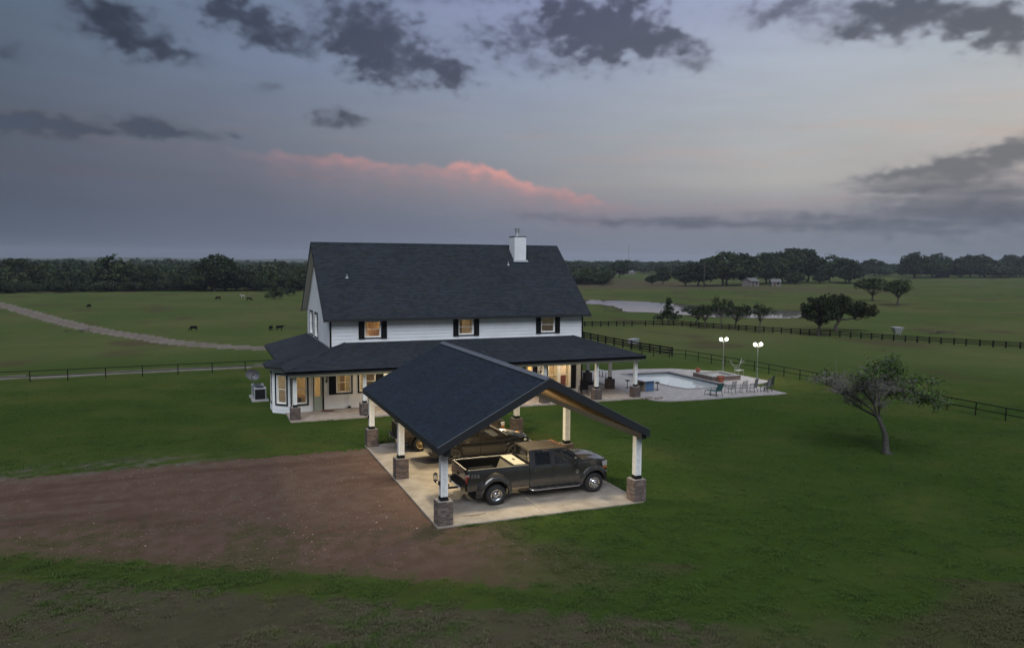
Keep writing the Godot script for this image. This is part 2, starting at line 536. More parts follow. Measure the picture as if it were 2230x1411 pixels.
func make_sky():
	var W = 4096; var H = 2048
	sky_tab = []
	for row in SKY_C:
		var r = []
		for c in row: r.append(s2l(c))
		sky_tab.append(r)
	for x in SKY_X: sky_az.append(bearing(x, 300.0).x)
	for y in SKY_Y: sky_el.append(bearing(1115.0, y).y)
	var fn = FastNoiseLite.new()
	fn.seed = 5; fn.frequency = 1.0; fn.fractal_octaves = 5; fn.fractal_gain = 0.55
	var fw = FastNoiseLite.new()
	fw.seed = 9; fw.frequency = 1.0; fw.fractal_octaves = 3
	# the whole sky, coarse: clear air with scattered cloud continuing all round
	var w2 = 1024; var h2 = 512
	var data = PackedFloat32Array()
	data.resize(w2 * h2 * 3)
	for y in h2:
		var el = 90.0 - 180.0 * (y + 0.5) / h2
		var e = max(el, 0.0)
		for x in w2:
			var az = 360.0 * (x + 0.5) / w2 - 180.0
			var c = sky_base(az, e)
			if el > 13.0:
				var k = 2.2 / tan(deg_to_rad(max(el, 6.0)))
				var a = deg_to_rad(az)
				var q = fn.get_noise_3d(sin(a) * k, cos(a) * k, 3.7)
				var away = max(el - 24.0, max(-24.0 - az, az - 68.0))
				var d = smoothstep(0.02, 0.34, q) * smoothstep(13.0, 20.0, el) * smoothstep(0.0, 8.0, away)
				c = c.lerp(Color(0.105, 0.112, 0.145), d * 0.75)
			var o = (y * w2 + x) * 3
			data[o] = c.r; data[o + 1] = c.g; data[o + 2] = c.b
	var im = Image.create_from_data(w2, h2, false, Image.FORMAT_RGBF, data.to_byte_array())
	im.resize(W, H, Image.INTERPOLATE_CUBIC)
	# the part of the sky in front, fine, with its clouds where they hang
	var az0 = -24.0; var az1 = 68.0; var el1 = 24.0
	var x0 = int((az0 + 180.0) / 360.0 * W); var x1 = int((az1 + 180.0) / 360.0 * W)
	var y0 = int((90.0 - el1) / 180.0 * H); var y1 = H / 2 + 8
	var w = x1 - x0; var h = y1 - y0
	var dens = PackedFloat32Array(); dens.resize(w * h)
	var dark = PackedFloat32Array(); dark.resize(w * h)
	# clouds: photograph x, y, half-width, half-height, strength, tilt (degrees, down to the right)
	var blobs = [
		[270, 45, 95, 30, 0.9, 20], [225, 20, 70, 22, 0.7, 0], [300, 95, 100, 20, 0.9, 12], [250, 75, 50, 30, 0.6, 40], [360, 108, 50, 12, 0.6, 8],
		[10, 115, 40, 20, 0.7, 0], [170, 70, 60, 12, 0.3, 5],
		[520, 35, 90, 40, 0.9, 20], [600, 65, 75, 24, 1.0, 12], [480, 15, 60, 24, 0.8, 0], [560, 80, 60, 14, 0.5, 5],
		[790, 25, 70, 45, 0.9, 10], [760, 85, 70, 38, 1.0, 15], [850, 45, 60, 50, 0.7, 0], [800, 125, 95, 40, 1.0, 20], [900, 120, 85, 38, 0.9, 15], [955, 145, 55, 30, 0.8, 10], [830, 160, 60, 22, 0.6, 10],
		[690, 12, 60, 18, 0.5, 0], [645, 115, 40, 14, 0.5, 20], [985, 175, 36, 22, 1.0, -10], [1000, 150, 26, 22, 0.6, 0],
		[1060, 80, 70, 35, 0.6, 10], [1120, 95, 60, 50, 0.75, 15], [1190, 150, 60, 18, 0.6, 5], [1270, 150, 60, 18, 0.45, 15],
		[1290, 35, 110, 60, 1.3, 0], [1280, 85, 90, 32, 1.3, 5], [1370, 60, 70, 55, 1.0, 10], [1430, 90, 60, 26, 1.0, 12], [1215, 25, 45, 40, 0.8, 0], [1480, 90, 45, 22, 0.7, 20], [1510, 140, 45, 17, 0.9, 5], [1525, 110, 30, 16, 0.5, 20], [1340, 110, 60, 16, 0.7, 0], [1410, 150, 30, 10, 0.35, 0],
		[1660, 35, 50, 24, 0.7, -10], [1720, 15, 80, 24, 0.8, 0], [1790, 25, 40, 22, 0.5, 0], [1750, 75, 40, 12, 0.5, 20], [1850, 72, 45, 16, 0.9, 5], [1880, 45, 35, 30, 0.6, 40], [1930, 30, 90, 34, 1.0, 0], [2010, 30, 80, 30, 0.9, 10], [1960, 75, 24, 20, 0.7, 50], [1990, 0, 60, 20, 0.7, 0], [2120, 50, 70, 28, 0.9, 20], [2190, 75, 60, 34, 1.1, 20], [2200, 30, 60, 30, 0.8, 0], [1570, 20, 40, 16, 0.3, 0], [1000, -5, 120, 12, 0.7, 0],
		[60, 268, 75, 17, 0.95, 2], [140, 272, 55, 17, 1.0, 0], [15, 262, 40, 14, 0.7, 0], [300, 278, 62, 16, 1.0, 2], [340, 274, 44, 18, 0.8, 0], [370, 288, 55, 8, 0.7, 4], [450, 292, 32, 9, 0.75, 8], [508, 293, 17, 6, 0.9, 10], [200, 284, 50, 6, 0.6, 0],
		[690, 257, 20, 18, 0.95, 0], [735, 250, 24, 22, 1.05, 0], [775, 260, 30, 14, 1.0, 5], [725, 272, 34, 9, 0.7, 0], [555, 188, 22, 9, 0.45, 0], [590, 186, 22, 11, 0.65, 0], [910, 271, 16, 7, 0.25, 0],
		[1180, 470, 70, 10, 0.35, 4], [1300, 480, 120, 13, 0.5, 4], [1440, 480, 110, 13, 0.5, 0], [1570, 484, 130, 11, 0.5, 0], [1750, 470, 60, 10, 0.45, 0], [1700, 490, 160, 16, 0.4, 0],
		[1980, 372, 110, 14, 0.95, -8], [2060, 360, 110, 20, 0.95, -10], [1920, 381, 50, 7, 0.6, -8], [2170, 345, 90, 26, 1.0, -14], [2220, 320, 40, 18, 0.9, -14], [2110, 378, 120, 12, 0.8, -6], [2190, 383, 80, 10, 0.6, 0],
		[1960, 409, 80, 8, 0.75, -2], [2060, 408, 110, 12, 0.8, -2], [2170, 416, 90, 12, 0.85, 0], [1940, 432, 90, 6, 0.5, 0], [2060, 440, 130, 11, 0.8, 0], [2190, 452, 110, 22, 0.8, 0], [2000, 458, 160, 12, 0.5, 0], [2100, 490, 200, 30, 0.55, 0], [1900, 490, 160, 22, 0.4, 0],
		[1730, 278, 40, 5, 0.2, 0], [1680, 460, 110, 6, 0.3, 0]]
	var deg = 360.0 / W
	for b in blobs:
		var c = bearing(b[0], b[1])
		var grow = 1.12 if b[1] < 200 else 1.05
		var sx = grow * b[2] / FOCAL * 57.3 / max(cos(deg_to_rad(c.y)), 0.5); var sy = grow * b[3] / FOCAL * 57.3
		var ct = cos(deg_to_rad(b[5])); var sn = sin(deg_to_rad(b[5]))
		var ext = max(sx, sy) * 2.0
		var cx = (c.x + 180.0) / deg - x0; var cy = (90.0 - c.y) / deg - y0
		for y in range(max(0, int(cy - ext / deg)), min(h, int(cy + ext / deg) + 1)):
			for x in range(max(0, int(cx - ext / deg)), min(w, int(cx + ext / deg) + 1)):
				var dx = (x - cx) * deg; var dy = (y - cy) * deg
				# ragged outlines
				var wx = fw.get_noise_2d((x + x0) * deg * 0.55, (y + y0) * deg * 0.9)
				var wy = fw.get_noise_2d((x + x0) * deg * 0.55 + 40.0, (y + y0) * deg * 0.9)
				dx += wx * sy * 1.2; dy += wy * sy * 0.8
				var u = (dx * ct + dy * sn) / sx; var vv = (-dx * sn + dy * ct) / sy
				var r2 = u * u + vv * vv
				if r2 < 3.2:
					var g = exp(-r2 * 1.25) * b[4]
					dens[y * w + x] += g
	var out = PackedFloat32Array(); out.resize(w * h * 3)
	# lit cloud top: photograph x, edge y, strength
	var lit = [[150, 292, 0.0], [300, 304, 0.03], [480, 318, 0.05], [560, 330, 0.08], [620, 332, 0.20], [660, 343, 0.12], [720, 342, 0.34], [770, 344, 0.46], [830, 354, 0.34], [890, 366, 0.28], [950, 362, 0.38], [1000, 357, 0.78], [1050, 360, 1.0], [1100, 374, 0.95], [1135, 396, 0.8], [1180, 404, 0.48], [1240, 416, 0.5], [1285, 431, 0.38], [1330, 442, 0.15], [1450, 445, 0.08], [1650, 440, 0.08], [1800, 425, 0.05], [1900, 420, 0.0]]
	var la = []
	for p in lit:
		var c = bearing(p[0], p[1])
		la.append([c.x, c.y, p[2]])
	var fade = bearing(1115, 300).y
	for y in h:
		var el = 90.0 - (y + y0 + 0.5) * deg
		for x in w:
			var az = (x + x0 + 0.5) * deg - 180.0
			var c = sky_base(az, max(el, 0.0))
			# lit cloud bank: sharp upper edge, fading downwards into the bank
			if az > la[0][0] and az < la[la.size() - 1][0] and el < 12.0 and el > 0.0:
				var k = 0
				while az > la[k + 1][0]: k += 1
				var t = (az - la[k][0]) / (la[k + 1][0] - la[k][0])
				var tt = t * t * (3.0 - 2.0 * t)
				var edge = lerp(la[k][1], la[k + 1][1], t) + fn.get_noise_2d(az * 0.5, el * 0.3) * 0.4
				var s = lerp(la[k][2], la[k + 1][2], tt)
				var d = edge - el
				if d > -0.6:
					var rise = smoothstep(-0.28, 0.30, d)
					var body = rise * exp(-max(d, 0.0) / 1.35)
					var crest = rise * exp(-max(d, 0.0) / 0.45)
					var n = 0.8 + 0.5 * fn.get_noise_2d(az * 0.5, el * 1.6 + 9.0)
					c = c.lerp(Color(0.36, 0.205, 0.22), clamp(body * (0.22 + s * 0.68) * min(1.0, s * 6.0) * n, 0.0, 1.0))
					c = c.lerp(Color(0.82, 0.37, 0.31), clamp(crest * pow(s, 1.3) * 1.05 * n, 0.0, 1.0))
			# thin warm veils
			var v = fn.get_noise_2d(az * 0.09 + 3.0, el * 0.55 + az * 0.02)
			c = c * (1.0 + 0.05 * v)
			var warm = smoothstep(0.1, 0.5, fn.get_noise_2d(az * 0.05 + 20.0, el * 0.5 + 4.0)) * smoothstep(3.0, 6.0, el) * (1.0 - smoothstep(8.5, 13.0, el))
			c = c.lerp(c * Color(1.10, 0.98, 0.95), warm * 0.8)
			# grey cloud
			var dd = dens[y * w + x]
			if dd > 0.02:
				var lowc = smoothstep(11.0, 6.0, el)
				var n1 = lerp(fn.get_noise_2d(az * 0.42, el * 0.75), fn.get_noise_2d(az * 0.16, el * 1.5 + 30.0), lowc)
				var n2 = lerp(fn.get_noise_2d(az * 1.3 + 7.0, el * 2.0), fn.get_noise_2d(az * 0.45 + 7.0, el * 3.6), lowc)
				var q = dd + (n1 * 0.45 + n2 * 0.12) * min(1.0, dd * 2.2)
				var a = smoothstep(-0.02, lerp(1.25, 0.95, lowc), q)
				var deep = smoothstep(0.5, 1.8, q)
				var k0 = c * Color(0.62, 0.60, 0.62).lerp(Color(0.62, 0.65, 0.69), lowc)
				var k1 = c * Color(0.26, 0.255, 0.275).lerp(Color(0.36, 0.40, 0.45), lowc)
				c = c.lerp(k0.lerp(k1, deep), a * 0.95)
			var o = (y * w + x) * 3
			out[o] = c.r; out[o + 1] = c.g; out[o + 2] = c.b
	var win = Image.create_from_data(w, h, false, Image.FORMAT_RGBF, out.to_byte_array())
	im.blit_rect(win, Rect2i(0, 0, w, h), Vector2i(x0, y0))
	# the panorama starts at -z
	var rolled = Image.create(W, H, false, Image.FORMAT_RGBF)
	rolled.blit_rect(im, Rect2i(W / 2, 0, W / 2, H), Vector2i(0, 0))
	rolled.blit_rect(im, Rect2i(0, 0, W / 2, H), Vector2i(W / 2, 0))
	im = rolled
	var sm = PanoramaSkyMaterial.new()
	sm.panorama = ImageTexture.create_from_image(im)
	var sky = Sky.new()
	sky.sky_material = sm
	var env = Environment.new()
	env.background_mode = Environment.BG_SKY
	env.sky = sky
	env.tonemap_mode = Environment.TONE_MAPPER_LINEAR
	env.tonemap_exposure = 1.2
	env.background_energy_multiplier = 0.92
	env.sdfgi_enabled = true
	env.ssao_enabled = true
	env.ssil_enabled = true
	env.fog_enabled = true
	env.fog_density = 0.00016
	env.fog_light_color = Color(0.92, 0.95, 1.0)
	var we = WorldEnvironment.new()
	we.name = "environment"
	we.environment = env
	add_child(we)
	# afterglow of the set sun behind the viewer
	var sun = DirectionalLight3D.new()
	sun.name = "afterglow"
	sun.light_energy = 0.7
	sun.light_color = Color(0.95, 0.97, 1.0)
	sun.light_angular_distance = 40.0
	sun.shadow_enabled = true
	add_child(sun)
	sun.look_at_from_position(Vector3.ZERO, -Vector3(-0.34, 0.98, 0.80), Vector3.UP)
	return env
# ------------------------------------------------------------------ ground
const POND := [[90.2, -173.1], [99.0, -161.8], [103.3, -134.5], [110.1, -121.0], [104.0, -112.0], [96.5, -108.0], [91.5, -110.0], [84.2, -113.1], [81.4, -128.0], [76.1, -132.3], [79.8, -137.3], [85.0, -151.3], [83.2, -159.5], [84.0, -168.0]]
const POOL := [[32.9, -56.8], [37.4, -56.6], [37.5, -53.4], [37.65, -48.2], [33.5, -48.2], [33.1, -49.6], [32.9, -51.4]]
const ROAD := [[-70.0, -262.0], [-52.0, -222.0], [-37.7, -184.5], [-29.7, -161.6], [-22.8, -141.7], [-15.9, -122.9], [-11.9, -113.7], [-7.6, -105.4], [-3.6, -97.1], [0.1, -91.9], [3.0, -89.2], [6.3, -86.7], [14.0, -83.0]]
const TRACK := [[-60.0, -70.6], [-14.9, -71.4], [-8.4, -71.4], [-2.2, -72.0], [5.2, -72.5], [12.0, -73.5]]

var gn := []

func pl(a):
	var p = PackedVector2Array()
	for q in a: p.append(Vector2(q[0], q[1]))
	return p

func lerp_tab(t, x):
	if x <= t[0][0]: return t[0][1]
	for k in t.size() - 1:
		if x <= t[k + 1][0]:
			return lerp(t[k][1], t[k + 1][1], (x - t[k][0]) / (t[k + 1][0] - t[k][0]))
	return t[t.size() - 1][1]

func seg_dist(p, line):
	var best = 1e9
	for k in line.size() - 1:
		var a = line[k]; var b = line[k + 1]
		if p.x < min(a.x, b.x) - 8.0 or p.x > max(a.x, b.x) + 8.0: continue
		best = min(best, p.distance_to(Geometry2D.get_closest_point_to_segment(p, a, b)))
	return best

func in_poly_near(p, poly, lo, hi):
	if p.x < lo.x or p.x > hi.x or p.y < lo.y or p.y > hi.y: return false
	return Geometry2D.is_point_in_polygon(p, poly)

# 0 grass, 1 driveway, 2 far road, 3 track; and the earth's own colour there
var g_pond; var g_pool; var g_road; var g_track
const NEAR_EDGE := [[-40.0, -40.5], [-12.0, -33.4], [-6.6, -31.6], [-2.2, -29.9], [0.8, -28.8], [3.6, -26.8], [5.9, -26.2], [7.7, -26.0], [9.0, -25.2]]

func ground_at(x, z):
	var p = Vector2(x, z)
	var r = p.length()
	var n1 = gn[0].get_noise_2d(x, z)          # 40 m
	var n2 = gn[1].get_noise_2d(x, z)          # 6 m
	var n3 = gn[2].get_noise_2d(x, z)          # 0.8 m
	var ns = gn[3].get_noise_2d(x * 0.35 - z * 0.25, (z + x * 0.55) * 1.6) # streaks along the lie of the land
	var kind = 0
	var g = Color(0.072, 0.124, 0.026).lerp(Color(0.104, 0.152, 0.036), clamp(0.5 + n1 * 0.9 + n2 * 0.5, 0, 1))
	g = g.lerp(Color(0.140, 0.150, 0.042), clamp(smoothstep(-0.05, 0.45, n2 * 0.7 + n1 * 0.5 + ns * 0.5 + n3 * 0.2) * 0.6, 0, 1))
	g = g.lerp(Color(0.061, 0.108, 0.030), smoothstep(0.08, 0.5, ns + n3 * 0.45) * 0.35)
	if r > 62.0:
		# rougher pasture
		var k = smoothstep(62.0, 90.0, r)
		var d = Color(0.134, 0.180, 0.056).lerp(Color(0.188, 0.205, 0.078), clamp(0.45 + n1 * 1.1 + n2 * 0.4, 0, 1))
		d = d.lerp(Color(0.150, 0.111, 0.072), smoothstep(0.25, 0.6, gn[1].get_noise_2d(x * 0.4 + 300.0, z * 0.25)) * 0.7)
		g = g.lerp(d, k)
	if r > 230.0 and x > 40.0:
		var f = smoothstep(250.0, 300.0, r) * smoothstep(240.0, 190.0, x)
		g = g.lerp(Color(0.186, 0.150, 0.096), f * clamp(0.8 + n1 * 0.6, 0, 1))
	if r < 60.0 and x < 40.0 and z > -42.0:
		var strip = z - (-28.2 + (x + 6.0) * 0.559)          # 0 at the far side of the green strip
		var edge = lerp_tab(NEAR_EDGE, x)
		var far = -38.5 + 0.25 * n2 + 0.35 * n3
		var w = n2 * 0.9 + n3 * 0.7
		# thin grass and bare earth between drive and strip, and towards the viewer
		var bare = 0.0
		var dirt = Color(0.205, 0.130, 0.096).lerp(Color(0.240, 0.160, 0.120), clamp(0.5 + n3 * 1.2 + ns * 0.5, 0, 1))
		var dry = Color(0.165, 0.134, 0.097).lerp(Color(0.127, 0.116, 0.068), clamp(0.5 + n2 + n3, 0, 1))
		if x < 8.4 and z > far and z < edge + w * 0.9:
			kind = 1
			var rut = gn[3].get_noise_2d(x * 0.12, z * 1.1)
			g = dirt.lerp(Color(0.235, 0.175, 0.135), smoothstep(0.15, 0.5, rut + n3 * 0.3) * 0.5)
			g = g.lerp(Color(0.14, 0.082, 0.058), smoothstep(0.1, 0.5, -rut + n2 * 0.4) * 0.5)
			# grass creeping in along the near edge
			g = g.lerp(Color(0.085, 0.088, 0.045), smoothstep(-1.6, 0.2, z - edge + n3 * 1.2) * 0.5 * smoothstep(-0.1, 0.3, n3))
		elif strip < 0.2 and z > edge - 1.0 and x < 13.0:
			bare = (0.62 + 0.38 * smoothstep(-0.4, 0.3, n3 * 0.7 + n2 * 0.8 + 0.15)) * smoothstep(12.0, 7.5, x + n2 * 2.0) * smoothstep(0.3, -1.0, strip + n3)
			g = g.lerp(dirt * 0.95, bare)
		elif strip > -0.2 and strip <= 1.3:
			g = g.lerp(Color(0.075, 0.095, 0.030), 0.45 * smoothstep(18.0, 8.0, x) * clamp(0.6 + n3, 0, 1))
		elif strip > 1.3:
			bare = smoothstep(1.2, 2.2, strip + n3 * 0.8) * smoothstep(21.0, 9.0, x + n2 * 4.0)
			bare *= clamp(0.85 + n2 * 0.7 + n3 * 0.9, 0.0, 1.0)
			g = g.lerp(dry, bare)
		if z < far + 0.1 and z > -41.5 and x < 3.0:
			var pale = smoothstep(-41.0, -38.6, z + n3 * 0.8) * smoothstep(2.5, -2.0, x) * clamp(0.45 + ns * 1.6 + n3 * 0.8, 0, 1)
			g = g.lerp(Color(0.24, 0.215, 0.17), pale)
		if x > 9.0 and strip > -3.0:
			var brn = smoothstep(0.05, 0.5, gn[1].get_noise_2d(x * 0.6 + 90.0, z * 0.8)) * 0.6
			g = g.lerp(Color(0.135, 0.105, 0.068), brn)
	if x < 20.0 and z < -66.0:
		var wob = n3 * 0.1
		var d1 = seg_dist(p, g_road)
		var hw = 1.6 + 0.15 * n2
		if d1 < hw + wob:
			kind = 2
			g = Color(0.40, 0.345, 0.295).lerp(Color(0.34, 0.28, 0.23), clamp(0.5 + n2 + n3 * 0.4, 0, 1))
			g = g.lerp(Color(0.15, 0.13, 0.075), smoothstep(0.6, 0.1, d1) * 0.35)
		else:
			var d2 = seg_dist(p, g_track)
			if d2 < 0.9 + wob * 0.6:
				kind = 3
				g = Color(0.38, 0.35, 0.30).lerp(Color(0.31, 0.275, 0.225), clamp(0.5 + n3, 0, 1))
	return [kind, g]

func make_ground():
	for k in 4:
		var f = FastNoiseLite.new()
		f.seed = 40 + k
		f.frequency = [0.025, 0.16, 1.1, 0.5][k]
		f.fractal_octaves = [3, 3, 3, 3][k]
		gn.append(f)
	g_pond = pl(POND); g_pool = pl(POOL); g_road = pl(ROAD); g_track = pl(TRACK)
	var pool_in = Geometry2D.offset_polygon(g_pool, 0.25)[0]
	# rings round the place below the viewer, close together where the eye comes near; spokes likewise
	var rings = [0.0, 4.0, 8.0, 11.0]
	var ang = 34.0
	while ang > 0.0:
		rings.append(9.5 / tan(deg_to_rad(ang)))
		ang -= 0.095 if ang < 24.0 else 0.11
		if rings[rings.size() - 1] > 1500.0: break
	rings.append(2200.0); rings.append(3200.0)
	var spokes = []
	var a = -26.0
	while a < 70.0:
		spokes.append(a)
		a += 0.115
	while a < 334.0:
		spokes.append(a)
		a += 6.0
	var nr = rings.size(); var na = spokes.size()
	var V = PackedVector3Array(); var C = PackedColorArray(); var K = PackedInt32Array()
	V.resize(nr * na); C.resize(nr * na); K.resize(nr * na)
	for i in nr:
		var r = rings[i]
		for j in na:
			var t = deg_to_rad(spokes[j])
			var x = sin(t) * r; var z = -cos(t) * r
			var y = 0.0
			var kind = 0
			var c
			if spokes[j] <= 70.0 and r > 10.0:
				var q = ground_at(x, z)
				kind = q[0]; c = q[1]
				var p = Vector2(x, z)
				y = 0.02 * gn[2].get_noise_2d(x * 0.6, z * 0.6) + 0.04 * gn[1].get_noise_2d(x, z)
				if r < 75.0 and x > 3.0 and x < 43.0 and z < -24.0 and z > -62.0: y = min(y, 0.0)
				if r > 150.0: y += 0.35 * gn[0].get_noise_2d(x * 0.4, z * 0.4) * smoothstep(150.0, 260.0, r)
				if in_poly_near(p, g_pond, Vector2(70, -180), Vector2(115, -100)): y = -0.5
				elif in_poly_near(p, pool_in, Vector2(30, -60), Vector2(40, -46)): y = -2.2
				elif r > 100.0 and r < 215.0 and x > 68.0 and x < 120.0:
					# muddy margin of the pond
					var d = 1e9
					for m in g_pond.size():
						d = min(d, p.distance_to(Geometry2D.get_closest_point_to_segment(p, g_pond[m], g_pond[(m + 1) % g_pond.size()])))
					if d < 4.0:
						y = min(y, 0.0) - 0.03 * (1.0 - d / 4.0)
						c = c.lerp(Color(0.085, 0.075, 0.055), smoothstep(4.0, 0.5, d + gn[1].get_noise_2d(x, z) * 3.0) * 0.8)
			else:
				c = Color(0.075, 0.105, 0.032)
			V[i * na + j] = Vector3(x, y, z); C[i * na + j] = c; K[i * na + j] = kind
	# normals
	var N = PackedVector3Array(); N.resize(nr * na)
	for i in nr:
		for j in na:
			var j2 = (j + 1) % na; var j0 = (j + na - 1) % na
			var du = V[i * na + j2] - V[i * na + j0]
			var dv = V[min(i + 1, nr - 1) * na + j] - V[max(i - 1, 0) * na + j]
			var q = du.cross(dv)
			q = q.normalized() if q.length_squared() > 1e-12 else Vector3.UP
			N[i * na + j] = q if q.y > 0 else -q
	var names = ["ground", "gravel_driveway", "dirt_road", "farm_track"]
	var mats = [M.ground_grass, M.ground_dirt, M.ground_road, M.ground_road]
	var IX = [PackedInt32Array(), PackedInt32Array(), PackedInt32Array(), PackedInt32Array()]
	for i in nr - 1:
		for j in na:
			var j2 = (j + 1) % na
			var p = i * na + j; var q = i * na + j2; var s = p + na; var t = q + na
			var k = max(max(K[p], K[q]), max(K[s], K[t]))
			var ix = IX[k]
			ix.append(p); ix.append(s); ix.append(t); ix.append(p); ix.append(t); ix.append(q)
			IX[k] = ix
	for k in 4:
		# only the points that are used
		var remap = {}
		var v = PackedVector3Array(); var n = PackedVector3Array(); var c = PackedColorArray(); var ix = PackedInt32Array()
		if k == 0:
			v = V; n = N; c = C; ix = IX[0]
		else:
			for id in IX[k]:
				if not remap.has(id):
					remap[id] = v.size()
					v.append(V[id]); n.append(N[id]); c.append(C[id])
				ix.append(remap[id])
		var arr = []
		arr.resize(Mesh.ARRAY_MAX)
		arr[Mesh.ARRAY_VERTEX] = v; arr[Mesh.ARRAY_NORMAL] = n; arr[Mesh.ARRAY_COLOR] = c; arr[Mesh.ARRAY_INDEX] = ix
		var m = ArrayMesh.new()
		m.add_surface_from_arrays(Mesh.PRIMITIVE_TRIANGLES, arr)
		struct(names[k], m, mats[k])
	# pond water
	var w = MB.new()
	w.slab(Geometry2D.offset_polygon(g_pond, 1.5)[0], -0.06)
	struct("pond_water", w, M.water)

func make_hills():
	var mb = MB.new()
	var rows = []
	for i in 5:
		var row = []
		for j in 90:
			var a = deg_to_rad(-30.0 + j * 1.15)
			var r = 2300.0 + i * 150.0
			var hh = [0.0, 0.55, 1.0, 0.8, 0.0][i] * (11.0 + 8.0 * gn[0].get_noise_2d(j * 6.0, 3.0))
			row.append(Vector3(sin(a) * r, hh, -cos(a) * r))
		rows.append(row)
	mb.grid(rows)
	var m = mat(0.036, 0.046, 0.026, 1.0)
	struct("hills", mb, m)
# ------------------------------------------------------------------ farmhouse
const WX0 := 7.46
const WX1 := 25.2
const ZF := -49.2
const ZB := -60.0
const EAVE := 5.86

# wall frame: origin, along, out (unit); u along the wall, v up
class Face:
	var o: Vector3
	var a: Vector3
	var n: Vector3
	func _init(o_, a_):
		o = o_
		a = a_.normalized()
		n = a.cross(Vector3.UP).normalized()   # a runs to the right when seen from outside
	func p(u, v, d = 0.0): return o + a * u + Vector3.UP * v + n * d

func face_box(mb, f, u0, u1, v0, v1, d0, d1, bev = 0.0):
	mb.box(f.p((u0 + u1) / 2.0, (v0 + v1) / 2.0, (d0 + d1) / 2.0), Vector3(u1 - u0, v1 - v0, d1 - d0), Basis(f.a, Vector3.UP, f.n), bev)

# wall core with openings cut out (rects [u0, u1, v0, v1])
func wall_core(mb, f, u0, u1, v0, v1, holes, thick = 0.16):
	var us = [u0, u1]; var vs = [v0, v1]
	for h in holes:
		for k in [0, 1]:
			if h[k] > u0 and h[k] < u1 and not us.has(h[k]): us.append(h[k])
		for k in [2, 3]:
			if h[k] > v0 and h[k] < v1 and not vs.has(h[k]): vs.append(h[k])
	us.sort(); vs.sort()
	for i in us.size() - 1:
		var run = -1
		for j in vs.size():
			var open = true
			if j < vs.size() - 1:
				var cu = (us[i] + us[i + 1]) / 2.0; var cv = (vs[j] + vs[j + 1]) / 2.0
				open = false
				for h in holes:
					if cu > h[0] and cu < h[1] and cv > h[2] and cv < h[3]: open = true
			if not open and run < 0: run = j
			if open and run >= 0:
				face_box(mb, f, us[i], us[i + 1], vs[run], vs[j], -thick, 0.0)
				run = -1

# lap siding: every board its own part. top(u-range) may slope: fn(v) gives [u0, u1] at that height
func lap_siding(parent, f, u0, u1, v0, v1, holes, exposure = 0.22, span = null):
	var v = v0
	while v < v1 - 0.02:
		var t = min(v + exposure, v1)
		# split rows at the edges of openings
		var cuts = [v, t]
		for h in holes:
			for k in [2, 3]:
				if h[k] > v + 0.012 and h[k] < t - 0.012: cuts.append(h[k])
		cuts.sort()
		for r in cuts.size() - 1:
			var a = cuts[r]; var b = cuts[r + 1]; var m = (a + b) / 2.0
			var lo = u0; var hi = u1
			if span != null:
				var s = span.call(m)
				lo = s[0]; hi = s[1]
			var segs = [[lo, hi]]
			for h in holes:
				if h[2] < m and h[3] > m:
					var nx = []
					for s in segs:
						if h[1] <= s[0] or h[0] >= s[1]: nx.append(s)
						else:
							if h[0] > s[0]: nx.append([s[0], h[0]])
							if h[1] < s[1]: nx.append([h[1], s[1]])
					segs = nx
			for s in segs:
				if s[1] - s[0] < 0.04: continue
				var mb = MB.new()
				var d0 = lerp(0.026, 0.005, (a - v) / exposure) + 0.0005 * rng.randf()
				var d1 = lerp(0.026, 0.005, (b - v) / exposure)
				var sl0 = s[0]; var sl1 = s[1]; var su0 = s[0]; var su1 = s[1]
				if span != null:
					var q0 = span.call(a); var q1 = span.call(b)
					if s[0] == lo: sl0 = q0[0]; su0 = q1[0]
					if s[1] == hi: sl1 = q0[1]; su1 = q1[1]
				mb.quad(f.p(sl0, a, d0), f.p(sl1, a, d0), f.p(su1, b, d1), f.p(su0, b, d1))
				mb.quad(f.p(sl0, a, 0), f.p(sl1, a, 0), f.p(sl1, a, d0), f.p(sl0, a, d0))
				mb.quad(f.p(su0, b, d1), f.p(su1, b, d1), f.p(su1, b, 0), f.p(su0, b, 0))
				mb.quad(f.p(sl0, a, 0), f.p(sl0, a, d0), f.p(su0, b, d1), f.p(su0, b, 0))
				mb.quad(f.p(sl1, a, d0), f.p(sl1, a, 0), f.p(su1, b, 0), f.p(su1, b, d1))
				wpart("siding_board", mb, M.siding, parent)
		v = t

